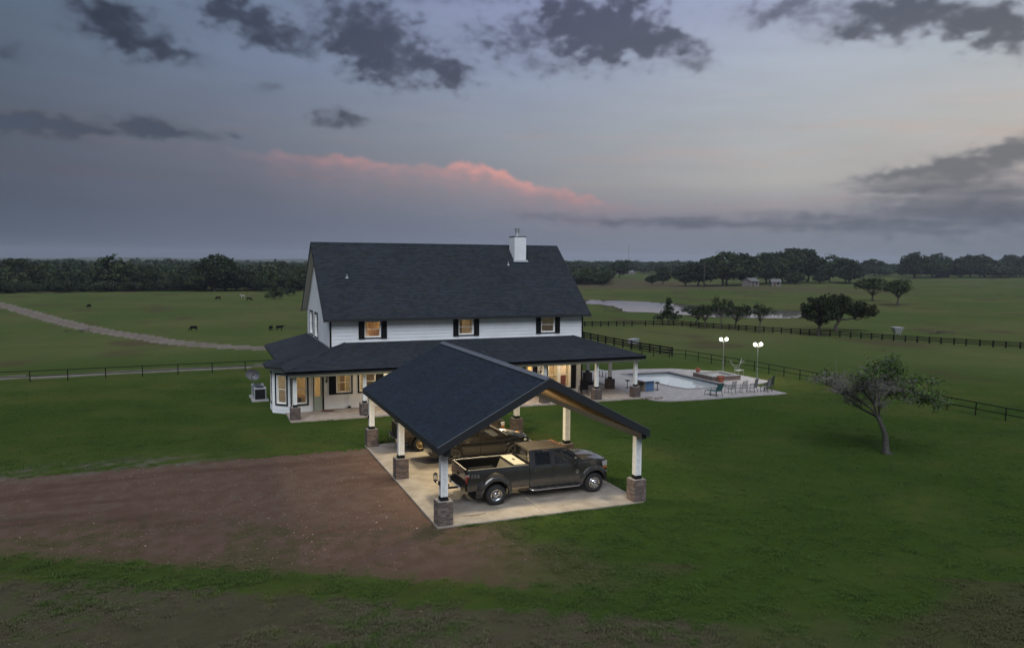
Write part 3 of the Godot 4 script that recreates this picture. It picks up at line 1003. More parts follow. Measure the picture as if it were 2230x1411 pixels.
# double-hung window filling the opening u0..u1, v0..v1
func window(parent, f, u0, u1, v0, v1, trim = 0.09, rail = 0.5, dark_sides = "lrtb"):
	var fr = MB.new()
	var w = 0.055
	face_box(fr, f, u0, u0 + w, v0, v1, -0.10, 0.044, 0.006)
	face_box(fr, f, u1 - w, u1, v0, v1, -0.10, 0.044, 0.006)
	face_box(fr, f, u0 + w, u1 - w, v0, v0 + w, -0.10, 0.050, 0.006)
	face_box(fr, f, u0 + w, u1 - w, v1 - w, v1, -0.10, 0.044, 0.006)
	var o = wpart("window", fr, M.white, parent)
	var vm = lerp(v0, v1, rail)
	for k in 2:
		var s = MB.new()
		var a0 = v0 + w if k == 0 else vm - 0.018
		var a1 = vm + 0.018 if k == 0 else v1 - w
		var d = -0.065 if k == 0 else -0.035
		var q = 0.032
		face_box(s, f, u0 + w, u0 + w + q, a0, a1, d - 0.013, d + 0.013)
		face_box(s, f, u1 - w - q, u1 - w, a0, a1, d - 0.013, d + 0.013)
		face_box(s, f, u0 + w + q, u1 - w - q, a0, a0 + q, d - 0.013, d + 0.013)
		face_box(s, f, u0 + w + q, u1 - w - q, a1 - q, a1, d - 0.013, d + 0.013)
		wpart("sash", s, M.white, o)
		var g = MB.new()
		g.quad(f.p(u0 + w + q, a0 + q, d), f.p(u1 - w - q, a0 + q, d), f.p(u1 - w - q, a1 - q, d), f.p(u0 + w + q, a1 - q, d))
		wpart("pane", g, M.pane, o)
	if trim > 0.0:
		var t = MB.new()
		if "l" in dark_sides: face_box(t, f, u0 - trim, u0, v0 - (trim if "b" in dark_sides else 0.0), v1 + (trim if "t" in dark_sides else 0.0), 0.0, 0.056, 0.004)
		if "r" in dark_sides: face_box(t, f, u1, u1 + trim, v0 - (trim if "b" in dark_sides else 0.0), v1 + (trim if "t" in dark_sides else 0.0), 0.0, 0.056, 0.004)
		if "b" in dark_sides: face_box(t, f, u0, u1, v0 - trim, v0, 0.0, 0.058, 0.004)
		if "t" in dark_sides: face_box(t, f, u0, u1, v1, v1 + trim, 0.0, 0.058, 0.004)
		wpart("trim", t, M.black, o)
	return o

func shutter(parent, f, u0, u1, v0, v1):
	var s = MB.new()
	face_box(s, f, u0, u0 + 0.05, v0, v1, 0.041, 0.080, 0.004)
	face_box(s, f, u1 - 0.05, u1, v0, v1, 0.041, 0.080, 0.004)
	face_box(s, f, u0 + 0.05, u1 - 0.05, v0, v0 + 0.07, 0.041, 0.080, 0.004)
	face_box(s, f, u0 + 0.05, u1 - 0.05, v1 - 0.07, v1, 0.041, 0.080, 0.004)
	face_box(s, f, u0 + 0.05, u1 - 0.05, v0 + 0.07, v1 - 0.07, 0.041, 0.050)
	var o = wpart("shutter", s, M.black, parent)
	var y = v0 + 0.1
	while y < v1 - 0.09:
		var l = MB.new()
		l.box(f.p((u0 + u1) / 2.0, y, 0.064), Vector3(u1 - u0 - 0.1, 0.05, 0.008), Basis(f.a, Vector3.UP, f.n) * Basis(Vector3.RIGHT, -0.6))
		wpart("louvre", l, M.black, o)
		y += 0.07

# roof covering on a sloping quad: eave points a-b (left to right seen from outside), ridge points d (above a) and e (above b); courses of shingle tabs
func shingles(mb, a, b, d, e, seed_, base = Color(0.040, 0.046, 0.056), lift0 = 0.020, vary = 0.22):
	var r = RandomNumberGenerator.new()
	r.seed = seed_
	var up = ((d + e) / 2.0 - (a + b) / 2.0)
	var n = (b - a).cross(d - a).normalized()
	if (b - a).cross(d - a).length() < 0.01: n = (b - a).cross(e - a).normalized()
	if n.y < 0: n = -n
	var run = up.length()
	var rows = int(max(2, run / 0.145))
	mb.tint(base)
	var wn = FastNoiseLite.new()
	wn.seed = seed_
	wn.frequency = 0.35
	wn.fractal_octaves = 4
	for i in rows:
		var t0 = float(i) / rows; var t1 = min(1.0, (i + 1.12) / rows)
		var l0 = a.lerp(d, t0); var r0 = b.lerp(e, t0); var l1 = a.lerp(d, t1); var r1 = b.lerp(e, t1)
		var ln = l0.distance_to(r0)
		if ln < 0.02: continue
		var k = 0.0
		var first = r.randf() * 0.32
		while k < ln - 0.001:
			var w = first if k == 0.0 else r.randf_range(0.22, 0.36)
			var k1 = min(ln, k + w)
			var u0 = k / ln; var u1 = k1 / ln
			var lift = lift0 + r.randf() * 0.006
			var s = r.randf_range(1.0 - vary, 1.0 + vary)
			var mid_ = l0.lerp(r0, (u0 + u1) / 2.0)
			s *= 1.0 + 0.14 * wn.get_noise_3d(mid_.x, mid_.y * 0.5, mid_.z)
			var warm = r.randf_range(-0.08, 0.08)
			mb.col = Color(base.r * s * (1.0 + warm), base.g * s, base.b * s * (1.0 - warm))
			var p0 = l0.lerp(r0, u0) + n * lift; var p1 = l0.lerp(r0, u1) + n * lift
			var p2 = l1.lerp(r1, u1) + n * 0.006; var p3 = l1.lerp(r1, u0) + n * 0.006
			mb.quad(p0, p1, p2, p3)
			mb.quad(p0 - n * lift, p1 - n * lift, p1, p0)
			k = k1

func roof_slab(mb, pts, thick = 0.1):
	# convex polygon of world points, thickened downwards
	var m = pts.size()
	var n = (pts[1] - pts[0]).cross(pts[2] - pts[0]).normalized()
	if n.y < 0:
		pts = pts.duplicate()
		pts.reverse()
	for k in range(1, m - 1):
		mb.tri(pts[0], pts[k], pts[k + 1])
		mb.tri(pts[0] - Vector3.UP * thick, pts[k + 1] - Vector3.UP * thick, pts[k] - Vector3.UP * thick)
	for k in m:
		var a = pts[k]; var b = pts[(k + 1) % m]
		mb.quad(a - Vector3.UP * thick, b - Vector3.UP * thick, b, a)

func brick_pier(parent, ctr, side, y0, y1, single):
	# running-bond brick pier round a mortar core; single: every brick a part
	var core = MB.new()
	core.box(ctr + Vector3(0, (y0 + y1) / 2.0, 0), Vector3(side - 0.03, y1 - y0 - 0.01, side - 0.03))
	var o = wpart("brick_base", core, M.mortar, parent)
	var rows = int(round((y1 - y0) / 0.077))
	var rh = (y1 - y0) / rows
	var joined = MB.new()
	joined.tinted = true
	for i in rows:
		var y = y0 + rh * (i + 0.5)
		var n = 3
		for k in 4:
			var bas = Basis(Vector3.UP, PI / 2 * k)
			# each face runs from its left corner to one brick-depth short of the next corner; halves shift by course
			var len_ = side - 0.1
			var cuts = [0.0, 0.2, 0.4, len_] if i % 2 == 0 else [0.0, 0.1, 0.3, len_]
			for q in 3:
				var a = cuts[q] + 0.005; var b = cuts[q + 1] - 0.005
				var u = -side / 2.0 + (a + b) / 2.0
				var c = ctr + Vector3(0, y, 0) + bas * Vector3(u, 0, side / 2.0 - 0.05 + rng.randf_range(-0.003, 0.003))
				var s = Vector3(b - a, rh - 0.012, 0.1)
				if single:
					var mb = MB.new()
					mb.box(c, s, bas, 0.004)
					wpart("brick", mb, M["brick%d" % rng.randi_range(0, 4)], o)
				else:
					var z = [[0.175, 0.122, 0.105], [0.15, 0.108, 0.096], [0.205, 0.152, 0.132], [0.12, 0.094, 0.088], [0.23, 0.18, 0.155]][rng.randi_range(0, 4)]
					joined.col = Color(z[0], z[1], z[2])
					joined.box(c, s, bas)
	if not single:
		var b = wpart("brickwork", joined, M.brick, o)
		b.set_meta("kind", "stuff")
	return o

func post_on_pier(parent, called, x, z, y0, ybrick, ytop, side, w, single):
	var shaft = MB.new()
	shaft.bx(x - w / 2, ybrick + 0.12, z - w / 2, x + w / 2, ytop, z + w / 2, 0.012)
	var o = wpart(called, shaft, M.post, parent)
	# corner boards of the boxed post
	for k in 4:
		var sx = -1 if k < 2 else 1; var sz = -1 if k % 2 == 0 else 1
		shaft = MB.new()
		shaft.bx(x + sx * (w / 2 - 0.045), ybrick + 0.12, z + sz * (w / 2 + 0.006), x + sx * (w / 2 + 0.004), ytop, z + sz * (w / 2 - 0.004))
		wpart("corner_board", shaft, M.white, o)
	var col = MB.new()
	col.bx(x - w / 2 - 0.03, ybrick, z - w / 2 - 0.03, x + w / 2 + 0.03, ybrick + 0.06, z + w / 2 + 0.03, 0.008)
	col.bx(x - w / 2 - 0.015, ybrick + 0.06, z - w / 2 - 0.015, x + w / 2 + 0.015, ybrick + 0.14, z + w / 2 + 0.015, 0.008)
	wpart("collar", col, M.black, o)
	brick_pier(o, Vector3(x, 0, z), side, y0, ybrick, single)
	return o

func wall_lantern(parent, f, u, v, called = "wall_lantern"):
	var mb = MB.new()
	face_box(mb, f, u - 0.05, u + 0.05, v - 0.14, v + 0.02, 0.0, 0.055, 0.008)
	mb.tube([f.p(u, v - 0.06, 0.02), f.p(u, v - 0.09, 0.10), f.p(u, v - 0.02, 0.16)], 0.012, 6)
	mb.lathe([Vector2(0.0, -0.10), Vector2(0.03, -0.07), Vector2(0.05, -0.02), Vector2(0.075, -0.02), Vector2(0.075, 0.0)], 10, f.p(u, v + 0.06, 0.17))
	mb.lathe([Vector2(0.085, 0.20), Vector2(0.06, 0.245), Vector2(0.02, 0.27), Vector2(0.0, 0.30)], 10, f.p(u, v + 0.06, 0.17))
	for k in 6:
		var a = TAU * k / 6
		var d = Vector3(cos(a), 0, sin(a))
		mb.tube([f.p(u, v + 0.06, 0.17) + d * 0.07, f.p(u, v + 0.26, 0.17) + d * 0.082], 0.006, 4)
	var o = wpart(called, mb, M.blackmetal, parent)
	var g = MB.new()
	g.lathe([Vector2(0.062, 0.0), Vector2(0.075, 0.2)], 10, f.p(u, v + 0.06, 0.17))
	wpart("glass", g, M.pane, o)
	return o

func make_house():
	var H = thing("farmhouse", "white two-storey farmhouse with dark shingle roofs, black shutters and wrap-around porch", "house", Vector3(16.3, 0, -54.0))
	# ---- wall faces
	var front = Face.new(Vector3(0, 0, ZF), Vector3.RIGHT)          # u is world x
	var left = Face.new(Vector3(WX0, 0, 0), Vector3(0, 0, 1))       # u is world z
	var upper = [[9.63, 10.69, 4.57, 5.64], [15.92, 16.99, 4.57, 5.64], [21.94, 23.01, 4.57, 5.64]]
	var lower = [[7.81, 8.76, 1.12, 2.42], [9.27, 10.32, 1.12, 2.42], [13.2, 14.9, 0.12, 2.3], [19.16, 19.66, 0.7, 2.42], [20.86, 21.34, 0.7, 2.42], [19.84, 20.34, 0.14, 2.3], [22.51, 23.38, 0.62, 2.42], [23.44, 24.30, 0.62, 2.42]]
	var gable = [[-58.38, -56.9, 4.15, 5.75], [-55.82, -54.4, 4.15, 5.75]]
	# ---- front wall
	var mb = MB.new()
	wall_core(mb, front, WX0, WX1, 2.75, EAVE, upper)
	wall_core(mb, front, 7.04, WX1, 0.0, 2.75, lower)
	var wf = wpart("front_wall", mb, M.sheath, H)
	lap_siding(wf, front, WX0 + 0.09, WX1 - 0.09, 3.85, EAVE, upper)
	lap_siding(wf, front, 7.06, WX1 - 0.09, 0.12, 2.72, lower)
	for s in [[WX0 - 0.02, WX0 + 0.09], [WX1 - 0.09, WX1 + 0.02]]:
		var cb = MB.new()
		face_box(cb, front, s[0], s[1], 0.1 if s[0] > 10 else 3.7, EAVE, 0.0, 0.050, 0.004)
		wpart("corner_trim", cb, M.black, H)
	# ---- left gable wall
	mb = MB.new()
	wall_core(mb, left, ZB, ZF - 0.17, 2.75, EAVE, gable)
	var apex = -54.5
	var span = func(v):
		if v <= EAVE: return [ZB + 0.0, ZF - 0.01]
		var k = (v - EAVE) / (10.55 - EAVE)
		return [lerp(ZB, apex, k), lerp(ZF - 0.01, apex, k)]
	mb.tri(left.p(ZB, EAVE), left.p(ZF, EAVE), left.p(apex, 10.55))
	mb.tri(left.p(ZB, EAVE, -0.16), left.p(apex, 10.55, -0.16), left.p(ZF, EAVE, -0.16))
	var wl = wpart("gable_wall", mb, M.sheath, H)
	lap_siding(wl, left, ZB, ZF - 0.01, 3.7, 10.45, gable, 0.22, span)
	for g in gable: window(H, left, g[0], g[1], g[2], g[3], 0.09, 0.5)
	# ---- right and rear walls
	mb = MB.new()
	var right = Face.new(Vector3(WX1, 0, 0), Vector3(0, 0, -1))
	wall_core(mb, right, -(ZF - 0.17), -ZB, 0.0, EAVE, [])
	mb.tri(right.p(-ZF, EAVE), right.p(-ZB, EAVE), right.p(-apex, 10.55))
	var rear = Face.new(Vector3(0, 0, ZB), Vector3.LEFT)
	wall_core(mb, rear, -WX1 + 0.17, -WX0, 0.0, EAVE, [])
	wall_core(mb, rear, -WX0 + 0.01, -4.98, 0.0, 2.9, [])
	wpart("rear_wall", mb, M.siding, H)
	# ---- bay room at the left corner, eight-sided end
	var P = [Vector3(7.04, 0, -49.22), Vector3(6.28, 0, -48.80), Vector3(4.98, 0, -48.78), Vector3(4.0, 0, -49.66), Vector3(4.0, 0, -51.0), Vector3(4.98, 0, -51.9), Vector3(4.98, 0, -60.0)]
	var bay_holes = [[], [[0.22, 0.98, 0.62, 2.42]], [[0.30, 1.03, 0.62, 2.42]], [[0.27, 1.0, 0.62, 2.42]], [], []]
	# faces run right when seen from outside: from P[k+1] to P[k]
	for k in 6:
		var f = Face.new(P[k + 1], P[k] - P[k + 1])
		var ln = P[k].distance_to(P[k + 1])
		mb = MB.new()
		var hl = bay_holes[k]
		if k == 0: hl = [[0.10, 0.74, 0.13, 2.32]]
		wall_core(mb, f, 0.0, ln, 0.0, 2.9, hl, 0.12)
		var w = wpart("bay_wall", mb, M.sheath, H)
		lap_siding(w, f, 0.03 if k > 0 else 0.0, ln - 0.03, 0.04, 2.85, hl)
		if k in [1, 2, 3]:
			var q = hl[0]
			window(H, f, q[0], q[1], q[2], q[3], 0.10, 0.5)
			var cb = MB.new()
			face_box(cb, f, -0.01, 0.06, 0.04, 2.85, 0.0, 0.048, 0.004)
			wpart("corner_trim", cb, M.black if k == 1 else M.white, H)
		if k == 0:
			# glazed door set across the corner, dark jamb beside it
			var d = MB.new()
			face_box(d, f, 0.10, 0.19, 0.14, 2.31, -0.06, -0.02)
			face_box(d, f, 0.65, 0.74, 0.14, 2.31, -0.06, -0.02)
			face_box(d, f, 0.19, 0.65, 0.14, 1.0, -0.06, -0.02)
			face_box(d, f, 0.19, 0.65, 2.2, 2.31, -0.06, -0.02)
			var door = wpart("front_door", d, M.doorpaint, H)
			var g = MB.new()
			g.quad(f.p(0.19, 1.0, -0.04), f.p(0.65, 1.0, -0.04), f.p(0.65, 2.2, -0.04), f.p(0.19, 2.2, -0.04))
			wpart("pane", g, M.pane, door)
			var hd = MB.new()
			hd.lathe([Vector2(0.0, 0.0), Vector2(0.03, 0.01), Vector2(0.03, 0.04), Vector2(0.0, 0.05)], 10, f.p(0.15, 1.05, -0.02), Basis(f.a, f.n, Vector3.UP))
			wpart("door_knob", hd, M.steel, door)
			var j = MB.new()
			face_box(j, f, 0.745, 0.85, 0.1, 2.4, 0.0, 0.055, 0.004)
			face_box(j, f, 0.06, 0.095, 0.1, 2.4, 0.0, 0.055, 0.004)
			wpart("door_trim", j, M.black, H)
	# ---- upper windows with black surrounds and shutters
	for q in upper:
		window(H, front, q[0], q[1], q[2], q[3], 0.06, 0.5, "tb")
		shutter(H, front, q[0] - 0.38, q[0] - 0.005, q[2] - 0.07, q[3] + 0.06)
		shutter(H, front, q[1] + 0.005, q[1] + 0.38, q[2] - 0.07, q[3] + 0.06)
	# ---- lower windows
	window(H, front, 7.81, 8.76, 1.12, 2.42, 0.09, 0.5, "rb")
	shutter(H, front, 7.36, 7.80, 1.03, 2.46)
	window(H, front, 9.27, 10.32, 1.12, 2.42, 0.09, 0.5, "lb")
	shutter(H, front, 10.33, 10.84, 1.03, 2.46)
	window(H, front, 19.16, 19.66, 0.7, 2.42, 0.07, 0.5, "lb")
	window(H, front, 20.86, 21.34, 0.7, 2.42, 0.07, 0.62, "b")
	shutter(H, front, 20.5, 20.84, 0.6, 2.46)
	shutter(H, front, 21.36, 21.68, 0.6, 2.46)
	shutter(H, front, 22.2, 22.5, 0.5, 2.46)
	window(H, front, 22.51, 23.38, 0.62, 2.42, 0.07, 0.5, "b")
	window(H, front, 23.44, 24.30, 0.62, 2.42, 0.07, 0.5, "b")
	shutter(H, front, 24.31, 24.69, 0.5, 2.46)
	# glazed garden door and sliding door behind the carport
	mb = MB.new()
	face_box(mb, front, 19.84, 19.92, 0.14, 2.3, -0.08, -0.03)
	face_box(mb, front, 20.26, 20.34, 0.14, 2.3, -0.08, -0.03)
	face_box(mb, front, 20.06, 20.12, 0.4, 2.2, -0.08, -0.03)
	face_box(mb, front, 19.92, 20.26, 0.14, 0.4, -0.08, -0.03)
	face_box(mb, front, 19.92, 20.26, 2.2, 2.3, -0.08, -0.03)
	var gd = wpart("garden_door", mb, M.white, H)
	mb = MB.new()
	mb.quad(front.p(19.92, 0.4, -0.055), front.p(20.06, 0.4, -0.055), front.p(20.06, 2.2, -0.055), front.p(19.92, 2.2, -0.055))
	mb.quad(front.p(20.12, 0.4, -0.055), front.p(20.26, 0.4, -0.055), front.p(20.26, 2.2, -0.055), front.p(20.12, 2.2, -0.055))
	wpart("pane", mb, M.pane, gd)
	mb = MB.new()
	face_box(mb, front, 13.2, 13.3, 0.12, 2.3, -0.09, -0.02)
	face_box(mb, front, 14.0, 14.1, 0.12, 2.3, -0.09, -0.02)
	face_box(mb, front, 14.8, 14.9, 0.12, 2.3, -0.09, -0.02)
	face_box(mb, front, 13.3, 14.0, 2.2, 2.3, -0.09, -0.02)
	face_box(mb, front, 14.1, 14.8, 2.2, 2.3, -0.09, -0.02)
	face_box(mb, front, 13.3, 14.0, 0.12, 0.3, -0.09, -0.02)
	face_box(mb, front, 14.1, 14.8, 0.12, 0.3, -0.09, -0.02)
	var sd = wpart("patio_door", mb, M.white, H)
	mb = MB.new()
	mb.quad(front.p(13.3, 0.3, -0.05), front.p(14.0, 0.3, -0.05), front.p(14.0, 2.2, -0.05), front.p(13.3, 2.2, -0.05))
	mb.quad(front.p(14.1, 0.3, -0.05), front.p(14.8, 0.3, -0.05), front.p(14.8, 2.2, -0.05), front.p(14.1, 2.2, -0.05))
	wpart("pane", mb, M.pane, sd)
	wall_lantern(H, front, 7.22, 1.95)
	wall_lantern(H, front, 21.95, 1.85)
	# outlet boxes at the foot of the wall
	mb = MB.new()
	face_box(mb, front, 8.52, 8.72, 0.14, 0.24, 0.02, 0.12, 0.01)
	wpart("hose_box", mb, M.black, H)
	# ---- main roof
	var ex0 = 7.05; var ex1 = 25.60; var ez0 = -48.72; var ez1 = -60.28; var ey = 5.80; var ry = 10.68
	mb = MB.new()
	roof_slab(mb, [Vector3(ex0, ey, ez0), Vector3(ex1, ey, ez0), Vector3(ex1, ry, apex), Vector3(ex0, ry, apex)], 0.10)
	roof_slab(mb, [Vector3(ex1, ey, ez1), Vector3(ex0, ey, ez1), Vector3(ex0, ry, apex), Vector3(ex1, ry, apex)], 0.10)
	var roof = wpart("main_roof", mb, M.fascia, H)
	mb = MB.new()
	shingles(mb, Vector3(ex0 - 0.02, ey, ez0 + 0.02), Vector3(ex1 + 0.02, ey, ez0 + 0.02), Vector3(ex0 - 0.02, ry + 0.01, apex), Vector3(ex1 + 0.02, ry + 0.01, apex), 3)
	shingles(mb, Vector3(ex1 + 0.02, ey, ez1 - 0.02), Vector3(ex0 - 0.02, ey, ez1 - 0.02), Vector3(ex1 + 0.02, ry + 0.01, apex), Vector3(ex0 - 0.02, ry + 0.01, apex), 4)
	wpart("shingles", mb, M.shingle, roof).set_meta("kind", "stuff")
	# ridge caps
	var x = ex0
	while x < ex1 - 0.1:
		mb = MB.new()
		mb.tint(Color(0.032, 0.038, 0.048) * rng.randf_range(0.75, 1.3))
		var x1 = min(x + 0.29, ex1 + 0.02)
		for s in [-1, 1]:
			var a = Vector3(x, ry + 0.05, apex); var b = Vector3(x1, ry + 0.035, apex)
			var dn = Vector3(0, -0.13, s * 0.16)
			if s > 0: mb.quad(a + dn, b + dn, b, a)
			else: mb.quad(b + dn, a + dn, a, b)
		mb.quad(Vector3(x, ry - 0.1, apex + 0.16), Vector3(x, ry + 0.05, apex), Vector3(x, ry + 0.03, apex), Vector3(x, ry - 0.13, apex + 0.16))
		wpart("ridge_cap", mb, M.shingle, roof)
		x = x1
	# soffit under the front overhang, fascia board, raked barge boards
	mb = MB.new()
	mb.bx(ex0 + 0.02, 5.66, ez0 + 0.005, ex1 - 0.02, 5.83, ez0 + 0.035)
	wpart("fascia", mb, M.fascia, roof)
	mb = MB.new()
	mb.bx(WX0 - 0.35, 5.665, ZF + 0.04, WX1 + 0.35, 5.685, ez0)
	wpart("soffit", mb, M.soffit, roof)
	for xx in [ex0 - 0.012, ex1 + 0.012]:
		for s in [1, -1]:
			mb = MB.new()
			var a = Vector3(xx, ey, ez0 if s > 0 else ez1); var b = Vector3(xx, ry, apex)
			var t = Vector3(0.02, 0, 0)
			mb.quad(a - t - Vector3.UP * 0.2, b - t - Vector3.UP * 0.2, b - t, a - t)
			mb.quad(b + t - Vector3.UP * 0.2, a + t - Vector3.UP * 0.2, a + t, b + t)
			mb.quad(a - t - Vector3.UP * 0.2, a + t - Vector3.UP * 0.2, b + t - Vector3.UP * 0.2, b - t - Vector3.UP * 0.2)
			wpart("barge_board", mb, M.fascia, roof)
			# pale soffit along the rake
			mb = MB.new()
			if xx < 10:
				mb.quad(a + Vector3(0.03, -0.12, 0), Vector3(WX0, a.y - 0.12, a.z), Vector3(WX0, b.y - 0.12, b.z), b + Vector3(0.03, -0.12, 0))
				wpart("rake_soffit", mb, M.soffit, roof)
	# vent pipes
	for p in [Vector3(8.99, 8.3, -51.66), Vector3(20.87, 9.2, -52.72)]:
		mb = MB.new()
		mb.tube([p - Vector3(0, 0.1, 0), p + Vector3(0, 0.26, 0)], 0.035, 10)
		mb.lathe([Vector2(0.12, 0.0), Vector2(0.09, 0.05), Vector2(0.04, 0.10)], 12, p)
		wpart("vent_pipe", mb, M.galv, roof)
	# ---- chimney
	var cx0 = 21.5; var cx1 = 22.42; var cz0 = -53.1; var cz1 = -54.1; var ct = 11.28
	mb = MB.new()
	mb.bx(cx0, 8.6, cz1, cx1, ct, cz0)
	var ch = wpart("chimney", mb, M.sheath, roof)
	var cf = Face.new(Vector3(0, 0, cz0), Vector3.RIGHT)
	var cl = Face.new(Vector3(cx0, 0, 0), Vector3(0, 0, 1))
	var cm = MB.new()
	var vv = 9.3
	while vv < ct - 0.02:
		var t = min(vv + 0.15, ct)
		for f in [[cf, cx0, cx1], [cl, cz1, cz0]]:
			cm.quad(f[0].p(f[1], vv, 0.02), f[0].p(f[2], vv, 0.02), f[0].p(f[2], t, 0.005), f[0].p(f[1], t, 0.005))
			cm.quad(f[0].p(f[1], vv, 0.0), f[0].p(f[2], vv, 0.0), f[0].p(f[2], vv, 0.02), f[0].p(f[1], vv, 0.02))
		vv = t
	wpart("chimney_siding", cm, M.siding, ch)
	mb = MB.new()
	mb.bx(cx0 - 0.03, ct, cz1 - 0.03, cx1 + 0.03, ct + 0.06, cz0 + 0.03, 0.01)
	wpart("chimney_cap", mb, M.blackmetal, ch)
	mb = MB.new()
	var fp = Vector3((cx0 + cx1) / 2.0 - 0.05, ct + 0.06, (cz0 + cz1) / 2.0)
	mb.lathe([Vector2(0.17, 0.0), Vector2(0.14, 0.06), Vector2(0.14, 0.36), Vector2(0.18, 0.37), Vector2(0.18, 0.45), Vector2(0.165, 0.46), Vector2(0.18, 0.48), Vector2(0.18, 0.54), Vector2(0.19, 0.55), Vector2(0.19, 0.57), Vector2(0.0, 0.60)], 16, fp)
	wpart("flue", mb, M.galv, ch)
	mb = MB.new()
	mb.box(Vector3((cx0 + cx1) / 2.0, 9.52, cz0 + 0.12), Vector3(1.15, 0.012, 0.2), Basis(Vector3.RIGHT, atan2(ry - ey, ez0 - apex)))
	wpart("flashing", mb, M.galv, ch)
	# ---- porch roof: front slope with hips to both sides, wrapping round
	var py = 3.02
	var E0 = Vector3(4.42, py, -46.0); var E1 = Vector3(28.52, py, -46.0)
	var T0 = Vector3(8.4, 4.30, ZF); var T1 = Vector3(24.35, 4.30, ZF)
	var L0 = Vector3(WX0, 3.99, ZF); var LB = Vector3(WX0, 3.99, ZB); var R0 = Vector3(WX1, 4.03, ZF); var RB = Vector3(WX1, 4.03, -60.0)
	var EL = Vector3(4.42, py, -61.5); var ER = Vector3(28.52, py, -60.5)
	mb = MB.new()
	roof_slab(mb, [E0, E1, T1, T0], 0.12)
	roof_slab(mb, [EL, E0, Vector3(WX0, 3.995, -48.39 - 0.0), Vector3(WX0, 3.995, ZB)], 0.12)
	roof_slab(mb, [Vector3(WX0, 3.995, -48.39), T0, L0], 0.05)
	roof_slab(mb, [E1, ER, Vector3(WX1, 4.05, -60.0), Vector3(WX1, 4.05, -48.57)], 0.12)
	roof_slab(mb, [Vector3(WX1, 4.05, -48.57), R0, T1], 0.05)
	var pr = wpart("porch_roof", mb, M.fascia, H)
	mb = MB.new()
	shingles(mb, E0 + Vector3(-0.02, 0, 0.02), E1 + Vector3(0.02, 0, 0.02), T0, T1, 5, Color(0.041, 0.047, 0.058))
	shingles(mb, EL + Vector3(-0.02, 0, 0), E0 + Vector3(-0.02, 0, 0.02), Vector3(WX0, 3.995, ZB), Vector3(WX0, 3.995, -48.39), 6, Color(0.040, 0.046, 0.056))
	shingles(mb, Vector3(WX0, 3.995, ZF), Vector3(WX0, 3.995, -48.39), Vector3(T0.x, 4.30, ZF), T0, 7)
	shingles(mb, E1, ER, Vector3(WX1, 4.05, -48.57), Vector3(WX1, 4.05, -60.0), 8)
	wpart("shingles", mb, M.shingle, pr).set_meta("kind", "stuff")
	# hip caps
	for hp in [[E0, T0], [E1, T1]]:
		var n = 30
		for k in n:
			mb = MB.new()
			mb.tint(Color(0.040, 0.046, 0.056) * rng.randf_range(0.75, 1.3))
			var a = hp[0].lerp(hp[1], float(k) / n) + Vector3.UP * 0.05; var b = hp[0].lerp(hp[1], float(k + 1) / n) + Vector3.UP * 0.035
			var sd_ = Vector3(0.10, -0.035, 0.10) if hp[0].x > 10 else Vector3(-0.10, -0.035, 0.10)
			var of = Vector3(sd_.x, -0.03, 0); var og = Vector3(0, -0.035, 0.1)
			mb.quad(a + og, b + og, b, a)
			mb.quad(b + of, a + of, a, b)
			wpart("hip_cap", mb, M.shingle, pr)
	# flashing along the gable wall
	mb = MB.new()
	mb.bx(WX0 - 0.06, 3.98, ZB, WX0 - 0.022, 4.06, ZF)
	wpart("flashing", mb, M.galv, pr)
	# bay roof, projecting past the side eave
	var ap = Vector3(5.9, 3.52, -50.3)
	var B = [Vector3(4.46, 2.98, -48.35), Vector3(3.55, 2.98, -49.25), Vector3(3.55, 2.98, -51.25), Vector3(4.42, 2.98, -52.6)]
	mb = MB.new()
	for k in 3: roof_slab(mb, [B[k + 1], B[k], ap], 0.12)
	var br = wpart("bay_roof", mb, M.fascia, H)
	mb = MB.new()
	for k in 3: shingles(mb, B[k + 1], B[k], ap, ap, 20 + k)
	wpart("shingles", mb, M.shingle, br).set_meta("kind", "stuff")
	# fascia and porch ceiling, beam over the posts
	mb = MB.new()
	mb.bx(4.42, 2.84, -46.035, 28.52, 3.03, -46.0)
	mb.bx(28.49, 2.84, -60.5, 28.525, 3.03, -46.04)
	mb.bx(4.415, 2.84, -48.3, 4.45, 3.03, -46.04)
	mb.bx(4.415, 2.84, -61.5, 4.45, 3.03, -52.7)
	wpart("fascia", mb, M.fascia, pr)
	mb = MB.new()
	mb.bx(4.6, 2.74, -49.18, 28.4, 2.78, -46.1)
	mb.bx(25.22, 2.74, -60.4, 28.4, 2.78, -49.2)
	mb.bx(4.5, 2.86, -61.4, 4.96, 2.88, -52.7)
	wpart("porch_ceiling", mb, M.soffit, pr)
	mb = MB.new()
	mb.bx(4.75, 2.60, -46.72, 28.25, 2.75, -46.46, 0.008)
	mb.bx(27.98, 2.60, -60.3, 28.24, 2.75, -46.73, 0.008)
	wpart("porch_beam", mb, M.white, pr)
	# ---- porch floor
	mb = MB.new()
	mb.bx(4.7, -0.1, -49.15, 24.2, 0.12, -46.25, 0.015)
	mb.bx(24.21, -0.1, -49.15, 28.4, 0.12, -46.25, 0.015)
	mb.bx(25.25, -0.1, -60.2, 28.4, 0.12, -49.16, 0.015)
	wpart("porch_floor", mb, M.porchslab, H)
	# ---- porch posts
	for q in [[5.0, -46.6], [9.1, -46.6], [13.1, -46.6], [17.1, -46.6], [21.1, -46.6], [25.0, -46.6], [28.05, -46.6], [28.1, -50.3], [28.1, -53.9], [28.1, -57.5]]:
		post_on_pier(H, "porch_post", q[0], q[1], 0.12 if q[0] > 5.5 else 0.0, 0.86, 2.60, 0.56, 0.2, false)
	make_rooms(H, front)

